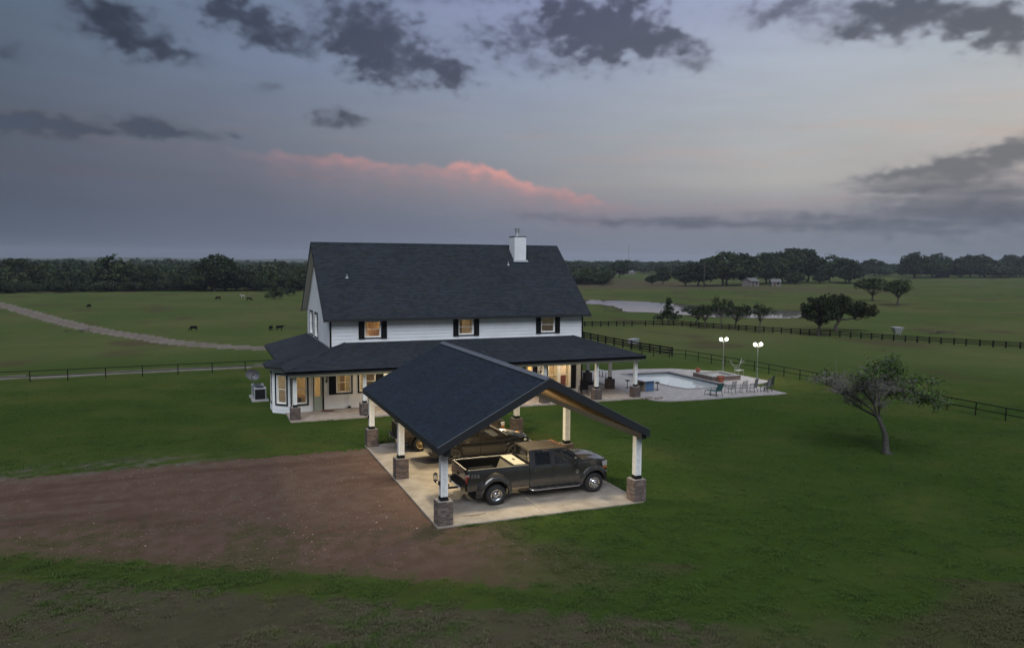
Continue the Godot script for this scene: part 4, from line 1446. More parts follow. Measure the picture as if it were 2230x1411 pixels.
func make_rooms(H, front):
	# floors, ceilings and partitions inside, so that the windows look into rooms
	var mb = MB.new()
	mb.bx(5.1, 0.02, -59.8, WX1 - 0.2, 0.10, -49.38)
	mb.bx(7.7, 3.45, -59.8, WX1 - 0.2, 3.55, -49.38)
	wpart("floor", mb, M.floorwood, H)
	mb = MB.new()
	mb.bx(5.1, 2.80, -59.8, WX1 - 0.2, 2.86, -49.38)
	mb.slab([Vector2(5.09, -51.85), Vector2(4.95, -51.7), Vector2(4.14, -50.95), Vector2(4.14, -49.72), Vector2(5.03, -48.92), Vector2(6.2, -48.95), Vector2(6.9, -49.37), Vector2(5.09, -49.37)], 2.84, 2.80)
	mb.bx(7.7, 5.78, -59.8, WX1 - 0.2, 5.84, -49.38)
	wpart("ceiling", mb, M.cream, H)
	mb = MB.new()
	for xx in [12.4, 18.6, 22.0]: mb.bx(xx - 0.06, 0.1, -53.6, xx + 0.06, 2.8, -49.40)
	for xx in [13.2, 19.4]: mb.bx(xx - 0.06, 3.55, -53.6, xx + 0.06, 5.78, -49.40)
	mb.bx(5.0, 0.1, -53.72, WX1 - 0.2, 2.8, -53.62)
	mb.bx(7.7, 3.55, -53.72, WX1 - 0.2, 5.78, -53.62)
	wpart("partition", mb, M.cream, H)
	# brick chimney breast seen through the narrow window, warm wood in the first bedroom
	mb = MB.new()
	mb.bx(21.0, 0.1, -53.6, 24.0, 2.8, -53.2)
	mb.bx(20.9, 0.1, -52.2, 21.9, 2.8, -51.4)
	wpart("fireplace", mb, M.pinewall, H)
	# panelled inner doors and wall pictures
	for q in [[8.3, 9.1, 0.1, 2.15], [10.6, 11.4, 0.1, 2.15], [23.9, 24.7, 0.1, 2.15], [10.35, 11.1, 3.55, 5.55], [16.9, 17.6, 3.55, 5.45]]:
		mb = MB.new()
		mb.bx(q[0], q[2], -53.62, q[1], q[3], -53.57, 0.01)
		mb.bx(q[0] + 0.12, q[2] + 0.2, -53.57, q[1] - 0.12, q[3] - 0.9, -53.555, 0.006)
		mb.bx(q[0] + 0.12, q[3] - 0.75, -53.57, q[1] - 0.12, q[3] - 0.12, -53.555, 0.006)
		wpart("inner_door", mb, M.browncloth, H)
	for q in [[7.75, 8.15, 1.4, 2.3], [9.4, 10.2, 1.5, 2.2], [22.6, 23.2, 1.3, 2.0], [9.2, 9.7, 4.7, 5.4], [16.0, 16.5, 4.8, 5.3], [22.2, 22.9, 4.8, 5.3]]:
		mb = MB.new()
		mb.bx(q[0], q[2], -53.62, q[1], q[3], -53.58, 0.01)
		wpart("wall_picture", mb, M.darkwood, H)
	# curtains
	for q in [[7.9, 8.1, 1.2, 2.4], [8.45, 8.7, 1.2, 2.4], [9.36, 9.5, 1.2, 2.4], [22.58, 22.85, 0.7, 2.4], [23.1, 23.34, 0.7, 2.4], [24.05, 24.25, 0.7, 2.4], [9.7, 9.95, 4.6, 5.6], [15.98, 16.1, 4.6, 5.6], [16.82, 16.95, 4.6, 5.6]]:
		mb = MB.new()
		var rows = []
		for j in 2:
			var row = []
			for k in 13:
				var t = k / 12.0
				row.append(Vector3(lerp(q[0], q[1], t), q[2] if j == 0 else q[3], -49.46 + 0.03 * sin(t * TAU * 2.5)))
			rows.append(row)
		mb.grid(rows, true)
		wpart("curtain", mb, M.curtain, H)
	# half-drawn blinds upstairs
	for q in [[10.02, 10.6, 5.05], [22.0, 22.95, 5.1]]:
		var y = q[2]
		while y < 5.56:
			mb = MB.new()
			mb.box(Vector3((q[0] + q[1]) / 2.0, y, -49.40), Vector3(q[1] - q[0], 0.035, 0.004), Basis(Vector3.RIGHT, 0.5))
			wpart("blind_slat", mb, M.cream2, H)
			y += 0.04
	# lit lamps, one to a room
	var lamps = [
		[Vector3(6.0, 2.62, -50.6), 1.0, 0.80, 0.48, 0.22], [Vector3(9.2, 2.62, -51.4), 1.0, 0.78, 0.45, 2.3], [Vector3(15.5, 2.62, -51.4), 1.0, 0.80, 0.5, 6.0], [Vector3(20.3, 2.62, -51.0), 1.0, 0.62, 0.26, 4.5], [Vector3(23.6, 2.62, -51.6), 1.0, 0.74, 0.42, 2.0],
		[Vector3(10.4, 5.60, -51.6), 1.0, 0.60, 0.22, 3.2], [Vector3(16.5, 5.60, -51.6), 1.0, 0.84, 0.56, 0.8], [Vector3(22.4, 5.60, -51.6), 1.0, 0.86, 0.62, 0.3]]
	for q in lamps:
		mb = MB.new()
		mb.lathe([Vector2(0.0, -0.12), Vector2(0.10, -0.10), Vector2(0.15, -0.03), Vector2(0.15, 0.0)], 14, q[0] + Vector3(0, 0.10, 0))
		var o = wpart("ceiling_lamp", mb, glow(q[1], q[2], q[3], 2.5), H)
		lamp("lamp_light", q[0] + Vector3(0, -0.12, 0), q[1], q[2], q[3], q[4], 0.1, o)
	# unseen recessed porch lamps, added to light the wall and floor
	for xx in [11.1, 19.2, 23.0]:
		mb = MB.new()
		mb.lathe([Vector2(0.0, -0.012), Vector2(0.08, -0.012), Vector2(0.10, -0.004), Vector2(0.10, 0.0)], 14, Vector3(xx, 2.74, -47.8))
		var o = wpart("added_porch_lamp", mb, glow(1.0, 0.80, 0.52, 2.5), H)
		lamp("lamp_light", Vector3(xx, 2.66, -47.8), 1.0, 0.80, 0.52, 1.6, 0.08, o)
	# furniture seen through the panes
	var t = thing("armchair", "dark red armchair inside the ground floor window nearest the pool", "armchair", Vector3(24.0, 0.1, -50.3))
	mb = MB.new()
	mb.bx(-0.35, 0.12, -0.35, 0.35, 0.42, 0.35, 0.05)
	part("seat", mb, M.redcloth, t)
	mb = MB.new()
	mb.bx(-0.35, 0.42, 0.2, 0.35, 1.25, 0.38, 0.06)
	part("backrest", mb, M.redcloth, t)
	for s in [-1, 1]:
		mb = MB.new()
		mb.bx(s * 0.36, 0.15, -0.35, s * 0.47, 0.62, 0.35, 0.04)
		part("armrest", mb, M.redcloth, t)
	for k in 4:
		mb = MB.new()
		mb.tube([Vector3(-0.3 if k < 2 else 0.3, 0, -0.3 if k % 2 else 0.3), Vector3(-0.3 if k < 2 else 0.3, 0.13, -0.3 if k % 2 else 0.3)], 0.025, 6)
		part("leg", mb, M.darkwood, t)
	t = thing("dining_table", "dark wooden table standing inside the bay window", "table", Vector3(5.7, 0.1, -50.4))
	mb = MB.new()
	mb.lathe([Vector2(0.0, 0.74), Vector2(0.55, 0.74), Vector2(0.55, 0.70), Vector2(0.0, 0.70)], 24)
	part("table_top", mb, M.wood, t)
	mb = MB.new()
	mb.tube([Vector3(0, 0, 0), Vector3(0, 0.7, 0)], [0.2, 0.06], 10)
	part("pedestal", mb, M.darkwood, t)
	t = thing("bed", "bed with tan cover inside the first upstairs window", "bed", Vector3(10.5, 3.55, -51.6))
	mb = MB.new()
	mb.bx(-0.8, 0.2, -1.0, 0.8, 0.6, 1.0, 0.06)
	part("mattress", mb, M.cream2, t)
	mb = MB.new()
	mb.bx(-0.85, 0.0, -1.1, 0.85, 1.2, -1.0, 0.02)
	part("headboard", mb, M.darkwood, t)
	t = thing("kitchen_counter", "cream kitchen counter behind the ground floor window beside the lantern", "counter", Vector3(8.4, 0.1, -50.0))
	mb = MB.new()
	mb.bx(-0.75, 0.0, -0.3, 0.75, 0.88, 0.3)
	part("cabinet", mb, M.cream2, t)
	mb = MB.new()
	mb.bx(-0.78, 0.88, -0.33, 0.78, 0.92, 0.33, 0.01)
	part("worktop", mb, M.tabletop, t)
# ------------------------------------------------------------------ carport
func make_carport():
	var C = thing("carport", "open gabled carport with dark shingle roof on white posts with brick bases", "carport", Vector3(11.95, 0, -32.6))
	var zn = -25.62; var zf = -39.1; var xl = 7.55; var xr = 16.12; var xm = 11.82
	var ey = 2.98; var ry = 5.20; var th = 0.12
	var mb = MB.new()
	roof_slab(mb, [Vector3(xl, ey, zf), Vector3(xl, ey, zn), Vector3(xm, ry, zn), Vector3(xm, ry, zf)], th)
	roof_slab(mb, [Vector3(xr, ey, zn), Vector3(xr, ey, zf), Vector3(xm, ry, zf), Vector3(xm, ry, zn)], th)
	var roof = wpart("roof", mb, M.wood, C)
	mb = MB.new()
	var base = Color(0.025, 0.035, 0.050)
	shingles(mb, Vector3(xl - 0.03, ey, zf), Vector3(xl - 0.03, ey, zn + 0.02), Vector3(xm, ry + 0.015, zf), Vector3(xm, ry + 0.015, zn + 0.02), 41, base, 0.006, 0.16)
	shingles(mb, Vector3(xr + 0.03, ey, zn + 0.02), Vector3(xr + 0.03, ey, zf), Vector3(xm, ry + 0.015, zn + 0.02), Vector3(xm, ry + 0.015, zf), 42, base, 0.006, 0.16)
	wpart("shingles", mb, M.shingle, roof).set_meta("kind", "stuff")
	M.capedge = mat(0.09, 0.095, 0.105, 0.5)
	M.capping = M.shingle.duplicate()
	M.capping.roughness = 0.38
	M.capping.metallic_specular = 0.9
	# ridge caps: smoother, paler, one beside the other
	var z = zf
	while z < zn:
		mb = MB.new()
		mb.tint(Color(0.11, 0.115, 0.13) * rng.randf_range(0.85, 1.15))
		var z1 = min(z + 0.30, zn + 0.03)
		for s in [-1, 1]:
			var a = Vector3(xm, ry + 0.075, z); var b = Vector3(xm, ry + 0.055, z1)
			var dn = Vector3(s * 0.20, -0.085, 0)
			if s > 0: mb.quad(a + dn, a, b, b + dn)
			else: mb.quad(a, a + dn, b + dn, b)
			mb.quad(a + dn, a + dn - Vector3(0, 0.02, 0), b + dn - Vector3(0, 0.02, 0), b + dn)
		mb.quad(Vector3(xm - 0.2, ry - 0.03, z1), Vector3(xm, ry + 0.03, z1), Vector3(xm, ry + 0.055, z1), Vector3(xm - 0.2, ry - 0.01, z1))
		wpart("ridge_cap", mb, M.capping, roof)
		z = z1
	# barge boards and eave fascia, dark
	for zz in [zn, zf]:
		for s in [0, 1]:
			var a = Vector3(xl if s == 0 else xr, ey, zz); var b = Vector3(xm, ry, zz)
			mb = MB.new()
			var t = Vector3(0, 0, 0.022)
			var dn = Vector3(0, 0.29, 0)
			var up = Vector3(0, 0.012, 0)
			mb.quad(a + t - dn, b + t - dn, b + t + up, a + t + up)
			mb.quad(b - t - dn, a - t - dn, a - t + up, b - t + up)
			mb.quad(a - t - dn, b - t - dn, b + t - dn, a + t - dn)
			mb.quad(a + t + up, b + t + up, b - t + up, a - t + up)
			mb.quad(a - t - dn, a + t - dn, a + t + up, a - t + up)
			wpart("barge_board", mb, M.fascia, roof)
	for xx in [xl, xr]:
		mb = MB.new()
		mb.bx(xx - 0.02, ey - 0.22, zf + 0.03, xx + 0.02, ey + 0.005, zn - 0.03)
		wpart("fascia", mb, M.fascia, roof)
	# metal drip edge along the near gable
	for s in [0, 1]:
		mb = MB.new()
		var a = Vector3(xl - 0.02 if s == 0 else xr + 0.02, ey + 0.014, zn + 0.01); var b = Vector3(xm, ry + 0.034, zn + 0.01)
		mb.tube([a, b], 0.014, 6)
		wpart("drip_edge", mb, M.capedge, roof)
	# rafters and ties below the boards
	z = zf + 0.4
	var k = 0
	while z < zn - 0.2:
		for s in [0, 1]:
			mb = MB.new()
			var a = Vector3((xl + 0.2) if s == 0 else (xr - 0.2), ey + 0.10 - th, z); var b = Vector3(xm, ry - th, z)
			var d = (b - a)
			var u = d.normalized()
			var n = Vector3(-u.y, u.x, 0) if s == 0 else Vector3(u.y, -u.x, 0)
			if n.y < 0: n = -n
			mb.box((a + b) / 2.0 - n * 0.075, Vector3(d.length() - 0.02, 0.14, 0.045), Basis(u, n, u.cross(n)))
			wpart("rafter", mb, M.rafter, roof)
		z += 0.61
		k += 1
	# beams on the posts
	for xx in [7.94, 15.95]:
		mb = MB.new()
		mb.bx(xx - 0.11, 2.62, zf + 0.12, xx + 0.11, 2.88, zn - 0.12, 0.008)
		wpart("beam", mb, M.fascia, C)
	# posts
	var single = [true, false, false, true, false, false]
	var i = 0
	for xx in [7.94, 15.95]:
		for zz in [-26.25, -32.65, -38.9]:
			var o = post_on_pier(C, "post", xx, zz, 0.0, 0.93, 2.62, 0.57, 0.25, single[i])
			if xx < 10 and zz != -32.65:
				var f = Face.new(Vector3(xx - 0.131, 0, 0), Vector3(0, 0, 1))
				wall_lantern(C, f, zz, 1.62, "post_lantern")
			i += 1
	# ceiling lights near the ridge
	for zz in [-29.4, -35.6]:
		mb = MB.new()
		mb.bx(xm - 0.27, 4.62, zz - 0.62, xm + 0.27, 4.66, zz + 0.62, 0.008)
		var hs = wpart("light_housing", mb, M.white, C)
		mb = MB.new()
		for s in [-1, 1]: mb.tube([Vector3(xm + s * 0.16, 4.60, zz - 0.58), Vector3(xm + s * 0.16, 4.60, zz + 0.58)], 0.016, 8)
		wpart("lamp_tube", mb, glow(1.0, 0.74, 0.36, 6.0), hs)
		for s in [-1, 1]:
			mb = MB.new()
			mb.tube([Vector3(xm, 4.66, zz + s * 0.5), Vector3(xm, 5.0, zz + s * 0.5)], 0.008, 5)
			wpart("hanger", mb, M.steel, hs)
		var l = AreaLight3D.new()
		l.name = "lamp_light"
		l.area_size = Vector2(0.5, 1.2)
		l.light_color = lin(1.0, 0.84, 0.55)
		l.light_energy = 40.0
		l.shadow_enabled = true
		hs.add_child(l, true)
		l.position = Vector3(xm, 4.575, zz) - C.position - hs.position
		l.rotation = Vector3(-PI / 2, 0, 0)
	make_slab()

func make_slab():
	# concrete slab in bays with narrow joints, oil spots on it
	var S = thing("carport_slab", "pale concrete slab under the carport with oil stains", "slab", Vector3(11.95, 0, -32.6))
	var xs = [7.62, 11.86, 16.12]; var zs = [-39.15, -34.75, -30.35, -25.92]
	for i in 2:
		for j in 3:
			var mb = MB.new()
			mb.bx(xs[i] + 0.004, -0.2, zs[j] + 0.004, xs[i + 1] - 0.004, 0.05, zs[j + 1] - 0.004, 0.012)
			wpart("concrete_bay", mb, M.concrete, S)
	for q in [[9.3, -26.75, 0.42, 0.10], [8.9, -29.3, 0.34, 0.14], [8.6, -29.0, 0.2, 0.07], [12.9, -26.6, 0.05, 0.04], [9.9, -31.8, 0.3, 0.2]]:
		var mb = MB.new()
		var pol = []
		for k in 18:
			var a = TAU * k / 18
			var r = 1.0 + 0.35 * sin(a * 3.0 + q[0]) + 0.2 * sin(a * 7.0)
			pol.append(Vector2(q[0] + cos(a) * q[2] * r, q[1] + sin(a) * q[3] * r))
		mb.slab(pol, 0.054)
		wpart("oil_stain", mb, M.oil, S)
# ------------------------------------------------------------------ vehicles (x forward, rear axle at the origin)
func circle(cx, cy, r, n = 28):
	var p = PackedVector2Array()
	for k in n: p.append(Vector2(cx + r * cos(TAU * k / n), cy + r * sin(TAU * k / n)))
	return p

func ellipse(cx, cy, rx, ry, n = 28):
	var p = PackedVector2Array()
	for k in n: p.append(Vector2(cx + rx * cos(TAU * k / n), cy + ry * sin(TAU * k / n)))
	return p

# body side: polygon in (x, y) minus holes, cut in bands and bent to z = zf(x, y); both sides unless one given
func side_panel(mb, outer, holes, bands, zf, sides = [1, -1]):
	for b in bands.size() - 1:
		var band = PackedVector2Array([Vector2(-20, bands[b]), Vector2(20, bands[b]), Vector2(20, bands[b + 1]), Vector2(-20, bands[b + 1])])
		var pcs = Geometry2D.intersect_polygons(PackedVector2Array(outer), band)
		for h in holes:
			var nx = []
			for p in pcs:
				for q in Geometry2D.clip_polygons(p, PackedVector2Array(h)):
					if not Geometry2D.is_polygon_clockwise(q): nx.append(q)
			pcs = nx
		for p in pcs:
			var idx = Geometry2D.triangulate_polygon(p)
			for s in sides:
				for k in range(0, idx.size(), 3):
					var q = [p[idx[k]], p[idx[k + 1]], p[idx[k + 2]]]
					if (q[1] - q[0]).cross(q[2] - q[0]) < 0: q = [q[0], q[2], q[1]]
					if s < 0: q = [q[0], q[2], q[1]]
					var i = mb.v.size()
					for c in [q[0], q[2], q[1]]:
						var z = zf.call(c.x, c.y)
						var nn = Vector3(-(zf.call(c.x + 0.01, c.y) - z) / 0.01, -(zf.call(c.x, c.y + 0.01) - z) / 0.01, 1.0).normalized()
						mb.vert(Vector3(c.x, c.y, z * s), Vector3(nn.x, nn.y, nn.z * s))
					mb.ix.append(i); mb.ix.append(i + 1); mb.ix.append(i + 2)

func bands(a, b, n):
	var r = []
	for k in n + 1: r.append(lerp(a, b, float(k) / n))
	return r

# swept wheel-arch flare: outer ellipse (ox, oy) on the body, inner ellipse (ix, iy) standing out by bulge, lip turned in
func flare(mb, cx, cy, ox, oy, ixr, iyr, a0, a1, bulge, zf, sides = [1, -1]):
	for s in sides:
		var rows = []
		for k in 8:
			var t = k / 6.0
			var row = []
			for j in 33:
				var a = lerp(a0, a1, j / 32.0)
				var tt = min(t, 1.0)
				var x = cx + cos(a) * lerp(ox, ixr, tt); var y = cy + sin(a) * lerp(oy, iyr, tt)
				var ends = smoothstep(0.0, 0.08, j / 32.0) * smoothstep(1.0, 0.92, j / 32.0)
				var z = zf.call(cx + cos(a) * ox, cy + sin(a) * oy) * (1.0 - tt) + zf.call(x, y) * tt + 0.004
				z += bulge * (1.0 - pow(1.0 - tt, 2.4)) * lerp(0.8, 1.0, ends)
				if k == 7: z -= 0.10
				row.append(Vector3(x, y, z * s))
			rows.append(row)
		mb.grid(rows, s > 0)

func axle_basis(s): return Basis(Vector3.RIGHT, Vector3(0, 0, s), Vector3(0, -s, 0))

func make_wheel(parent, x, y, z, s, R, w, rr, style):
	var b = axle_basis(s)
	var at = Vector3(x, y, z)
	var mb = MB.new()
	var h = w / 2.0
	mb.lathe([Vector2(rr, -h), Vector2(rr + 0.03, -h - 0.008), Vector2(R - 0.05, -h - 0.004), Vector2(R - 0.015, -h + 0.025), Vector2(R, -h + 0.05), Vector2(R, -0.006), Vector2(R - 0.01, -0.004), Vector2(R - 0.01, 0.004), Vector2(R, 0.006), Vector2(R, h - 0.05), Vector2(R - 0.015, h - 0.025), Vector2(R - 0.05, h + 0.004), Vector2(rr + 0.03, h + 0.008), Vector2(rr, h)], 40, at, b)
	# tread blocks on the shoulder
	for k in 44:
		var a = TAU * k / 44
		for e in [-1.0, 1.0]:
			var c = at + b * (Vector3(cos(a), 0, sin(a)) * (R - 0.006) + Vector3(0, e * (h - 0.045), 0))
			mb.box(c, Vector3(0.022, 0.05, R * TAU / 44 * 0.62), b * Basis(Vector3.UP, -a))
	var o = part("wheel", mb, M.tyre, parent)
	mb = MB.new()
	var dk = MB.new()
	if style == "convex":
		mb.lathe([Vector2(rr + 0.012, h + 0.002), Vector2(rr, h + 0.016), Vector2(rr - 0.015, h + 0.012), Vector2(rr - 0.03, h - 0.02), Vector2(rr - 0.055, h - 0.02), Vector2(rr - 0.09, h + 0.03), Vector2(0.11, h + 0.055), Vector2(0.085, h + 0.06), Vector2(0.08, h + 0.11), Vector2(0.06, h + 0.125), Vector2(0.0, h + 0.128)], 36, at, b)
		for k in 8:
			var a = TAU * (k + 0.5) / 8
			dk.lathe([Vector2(0.0, -0.004), Vector2(0.026, -0.004), Vector2(0.026, 0.006), Vector2(0.0, 0.006)], 10, at + b * (Vector3(cos(a), 0, sin(a)) * (rr - 0.072) + Vector3(0, h + 0.004, 0)), b)
	elif style == "dish":
		mb.lathe([Vector2(rr + 0.012, h + 0.002), Vector2(rr, h + 0.016), Vector2(rr - 0.018, h + 0.010), Vector2(rr - 0.028, h - 0.05), Vector2(rr - 0.05, h - 0.13), Vector2(0.14, h - 0.14), Vector2(0.115, h - 0.11), Vector2(0.105, h - 0.02), Vector2(0.08, h + 0.0), Vector2(0.0, h + 0.004)], 36, at, b)
		for k in 4:
			var a = TAU * (k + 0.5) / 4
			dk.lathe([Vector2(0.0, -0.004), Vector2(0.034, -0.004), Vector2(0.034, 0.006), Vector2(0.0, 0.006)], 10, at + b * (Vector3(cos(a), 0, sin(a)) * (rr - 0.065) + Vector3(0, h - 0.133, 0)), b)
	elif style == "spoke":
		mb.lathe([Vector2(rr + 0.012, h + 0.002), Vector2(rr, h + 0.014), Vector2(rr - 0.018, h + 0.006), Vector2(rr - 0.028, h - 0.08), Vector2(rr - 0.04, h - 0.09)], 36, at, b)
		mb.lathe([Vector2(0.075, h - 0.03), Vector2(0.06, h + 0.0), Vector2(0.0, h + 0.004)], 20, at, b)
		for k in 5:
			for e in [-0.16, 0.16]:
				var a = TAU * k / 5 + e
				var a2 = TAU * k / 5 + e * 0.35
				var p0 = at + b * (Vector3(cos(a2), 0, sin(a2)) * 0.06 + Vector3(0, h - 0.012, 0)); var p1 = at + b * (Vector3(cos(a), 0, sin(a)) * (rr - 0.02) + Vector3(0, h - 0.005, 0))
				mb.tube([p0, p1], 0.016, 6)
		dk.lathe([Vector2(rr - 0.03, h - 0.09), Vector2(0.0, h - 0.09)], 24, at, b)
	else:
		# pressed steel wheel, black discs for its round holes
		mb.lathe([Vector2(rr + 0.012, h + 0.002), Vector2(rr, h + 0.014), Vector2(rr - 0.02, h + 0.0), Vector2(rr - 0.03, h - 0.04), Vector2(0.10, h - 0.02), Vector2(0.07, h + 0.01), Vector2(0.0, h + 0.012)], 30, at, b)
		for k in 8:
			var a = TAU * (k + 0.5) / 8
			dk.lathe([Vector2(0.0, -0.004), Vector2(0.022, -0.004), Vector2(0.022, 0.006), Vector2(0.0, 0.006)], 10, at + b * (Vector3(cos(a), 0, sin(a)) * (rr - 0.065) + Vector3(0, h - 0.03, 0)), b)
	var rim = M.chrome if style in ["convex", "dish"] else (M.rim_dark if style == "spoke" else M.rim_tan)
	part("rim", mb, rim, o)
	if dk.v.size() > 0: part("rim_shade_disc", dk, M.black, o)  # black discs stand in for the shade in the holes and behind spokes
	return o

func seats(mb, x, y, hw):
	for s in [-1, 1]:
		mb.bx(x - 0.05, y, s * 0.42 - 0.25, x + 0.45, y + 0.18, s * 0.42 + 0.25, 0.05)
		mb.box(Vector3(x - 0.08, y + 0.45, s * 0.42), Vector3(0.14, 0.62, 0.48), Basis(Vector3.FORWARD, -0.2), 0.05)
		mb.box(Vector3(x - 0.16, y + 0.84, s * 0.42), Vector3(0.09, 0.16, 0.24), Basis(Vector3.FORWARD, -0.2), 0.03)

func make_pickup(called, label, dual, paint, at):
	var T = thing(called, label, "pickup truck", at)
	var hw = 0.98
	var zf = func(x, y):
		var z = hw
		if y <= 1.36: z -= 0.05 * pow((y - 0.95) / 0.45, 2.0)
		else: z -= 0.0415 + (y - 1.36) * 0.34
		z += 0.014 * exp(-pow((y - 0.83) / 0.035, 2.0))
		if x > 4.3: z -= pow((x - 4.3) / 0.75, 2.0) * 0.10
		return z
	var bd = bands(0.40, 2.1, 22)
	# --- cab shell without its doors
	var fdoor = [Vector2(2.51, 0.60), Vector2(3.74, 0.60), Vector2(3.74, 1.39), Vector2(3.16, 1.885), Vector2(2.51, 1.90)]
	var rdoor = [Vector2(1.66, 0.62), Vector2(2.49, 0.60), Vector2(2.49, 1.90), Vector2(1.66, 1.905)]
	var fwin = [Vector2(2.62, 1.37), Vector2(3.56, 1.36), Vector2(3.54, 1.50), Vector2(3.14, 1.84), Vector2(2.62, 1.86)]
	var rwin = [Vector2(1.75, 1.38), Vector2(2.41, 1.37), Vector2(2.40, 1.86), Vector2(1.77, 1.865)]
	var gap = func(p): return Geometry2D.offset_polygon(PackedVector2Array(p), 0.009)[0]
	var mb = MB.new()
	side_panel(mb, [Vector2(1.50, 0.50), Vector2(3.80, 0.50), Vector2(3.80, 1.40), Vector2(3.76, 1.43), Vector2(3.18, 1.93), Vector2(1.60, 1.95), Vector2(1.52, 1.90)], [gap.call(fdoor), gap.call(rdoor)], bd, zf)
	# roof, back panel
	var rows = []
	for i in 9:
		var t = i / 8.0
		var x = lerp(1.53, 3.20, t)
		var row = []
		for j in 17:
			var u = j / 8.0 - 1.0
			var e = 1.0 - pow(abs(u), 5.0)
			row.append(Vector3(x, 1.925 + 0.065 * e * (0.55 + 0.45 * sin(PI * t)) - 0.02 * pow(1.0 - t, 6.0), u * (zf.call(2.3, 1.93) + 0.005)))
		rows.append(row)
	mb.grid(rows, true)
	for s in [-1, 1]:
		mb.quad(Vector3(1.50, 0.6, s * 0.74), Vector3(1.50, 0.6, s * 0.94), Vector3(1.53, 1.92, s * 0.78), Vector3(1.53, 1.92, s * 0.60))
	mb.bx(1.49, 0.6, -0.93, 1.52, 1.38, 0.93)
	mb.bx(1.52, 1.86, -0.78, 1.56, 1.93, 0.78)
	var body = part("body", mb, paint, T)
	# doors
	for s in [1, -1]:
		for d in [[fdoor, fwin, 2.60, "front_door"], [rdoor, rwin, 1.76, "rear_door"]]:
			mb = MB.new()
			side_panel(mb, d[0], [d[1]], bd, zf, [s])
			var door = part("door", mb, paint, T)
			mb = MB.new()
			side_panel(mb, d[1], [], bands(1.3, 1.9, 6), func(x, y): return zf.call(x, y) - 0.018, [s])
			part("window", mb, M.glass_dark if d[2] < 2.0 else M.glass_car, door)
			mb = MB.new()
			var off = Geometry2D.offset_polygon(PackedVector2Array(d[1]), 0.022)[0]
			side_panel(mb, off, [d[1]], bands(1.3, 1.95, 7), func(x, y): return zf.call(x, y) + 0.004, [s])
			part("window_seal", mb, M.trimplastic, door)
			mb = MB.new()
			mb.box(Vector3(d[2] + 0.06, 1.16, s * (zf.call(2.5, 1.16) + 0.022)), Vector3(0.2, 0.035, 0.03), Basis.IDENTITY, 0.01)
			part("handle", mb, M.chrome, door)
	# dark lining behind the gaps, floor and seats
	mb = MB.new()
	mb.bx(1.56, 0.5, -0.88, 3.76, 0.66, 0.88)
	side_panel(mb, [Vector2(1.56, 0.55), Vector2(3.74, 0.55), Vector2(3.74, 1.28), Vector2(1.56, 1.28)], [], bands(0.5, 1.3, 4), func(x, y): return zf.call(x, y) - 0.04)
	mb.bx(3.30, 0.66, -0.86, 3.72, 1.34, 0.86, 0.06)
	part("interior", mb, M.interior, T)
	mb = MB.new()
	seats(mb, 2.72, 0.72, hw)
	seats(mb, 1.86, 0.72, hw)
	part("seat", mb, M.leather, T)
	# steering wheel
	mb = MB.new()
	var sw = []
	for k in 17: sw.append(Vector3(3.18, 1.26, 0.42) + Basis(Vector3.FORWARD, 0.5) * Vector3(0, cos(TAU * k / 16) * 0.19, sin(TAU * k / 16) * 0.19))
	mb.tube(sw, 0.016, 6, false)
	part("steering_wheel", mb, M.trimplastic, T)
	# front fenders
	for s in [1, -1]:
		mb = MB.new()
		side_panel(mb, [Vector2(3.81, 0.50), Vector2(4.90, 0.60), Vector2(4.98, 0.85), Vector2(4.99, 1.22), Vector2(4.84, 1.33), Vector2(4.31, 1.405), Vector2(3.81, 1.42)], [circle(4.38, 0.44, 0.50), PackedVector2Array([Vector2(4.79, 0.97), Vector2(5.2, 0.97), Vector2(5.2, 1.27), Vector2(4.74, 1.27)])], bd, zf, [s])
		flare(mb, 4.38, 0.44, 0.66, 0.70, 0.50, 0.50, -0.05, PI + 0.12, 0.05, zf, [s])
		part("fender", mb, paint, T)
	# hood: centre dome, rolled edges, turned down at the nose
	mb = MB.new()
	rows = []
	for i in 15:
		var t = i / 14.0
		var x = lerp(3.70, 5.02, t)
		var row = []
		for j in 25:
			var u = j / 12.0 - 1.0
			var edge = zf.call(min(x, 4.9), 1.36) - 0.012
			var y = 1.475 - 0.05 * t - 0.10 * pow(max(0.0, t - 0.55) / 0.45, 2.2) - 0.055 * pow(abs(u), 3.0)
			y += 0.028 * smoothstep(0.62, 0.48, abs(u)) * smoothstep(1.0, 0.8, t)
			if i == 14: y -= 0.05
			row.append(Vector3(x, y, u * edge))
		rows.append(row)
	mb.grid(rows, true)
	part("hood", mb, paint, T)
	# windscreen and rear window
	for q in [[3.80, 1.435, 0.90, 3.20, 1.905, 0.755, 0.07, "windscreen", M.glass_car], [1.515, 1.39, 0.76, 1.545, 1.865, 0.70, -0.02, "rear_window", M.glass_dark]]:
		mb = MB.new()
		rows = []
		for i in 5:
			var t = i / 4.0
			var row = []
			for j in 9:
				var u = j / 4.0 - 1.0
				row.append(Vector3(lerp(q[0], q[3], t) + q[6] * (1.0 - u * u), lerp(q[1], q[4], t), u * lerp(q[2], q[5], t)))
			rows.append(row)
		mb.grid(rows, q[3] > 2.0)
		part(q[7], mb, q[8], T)
	mb = MB.new()
	for s in [-1, 1]: mb.tube([Vector3(3.80, 1.41, s * 0.915), Vector3(3.50, 1.66, s * 0.84), Vector3(3.19, 1.915, s * 0.768)], 0.035, 6)
	part("pillar", mb, paint, T)
	# grille, headlamps, bumper
	mb = MB.new()
	mb.bx(4.94, 0.90, -0.60, 5.02, 1.30, 0.60)
	part("grille_opening", mb, M.black, T)
	mb = MB.new()
	for y in [0.93, 1.09, 1.25]: mb.bx(5.02, y, -0.58, 5.06, y + 0.055, 0.58, 0.01)
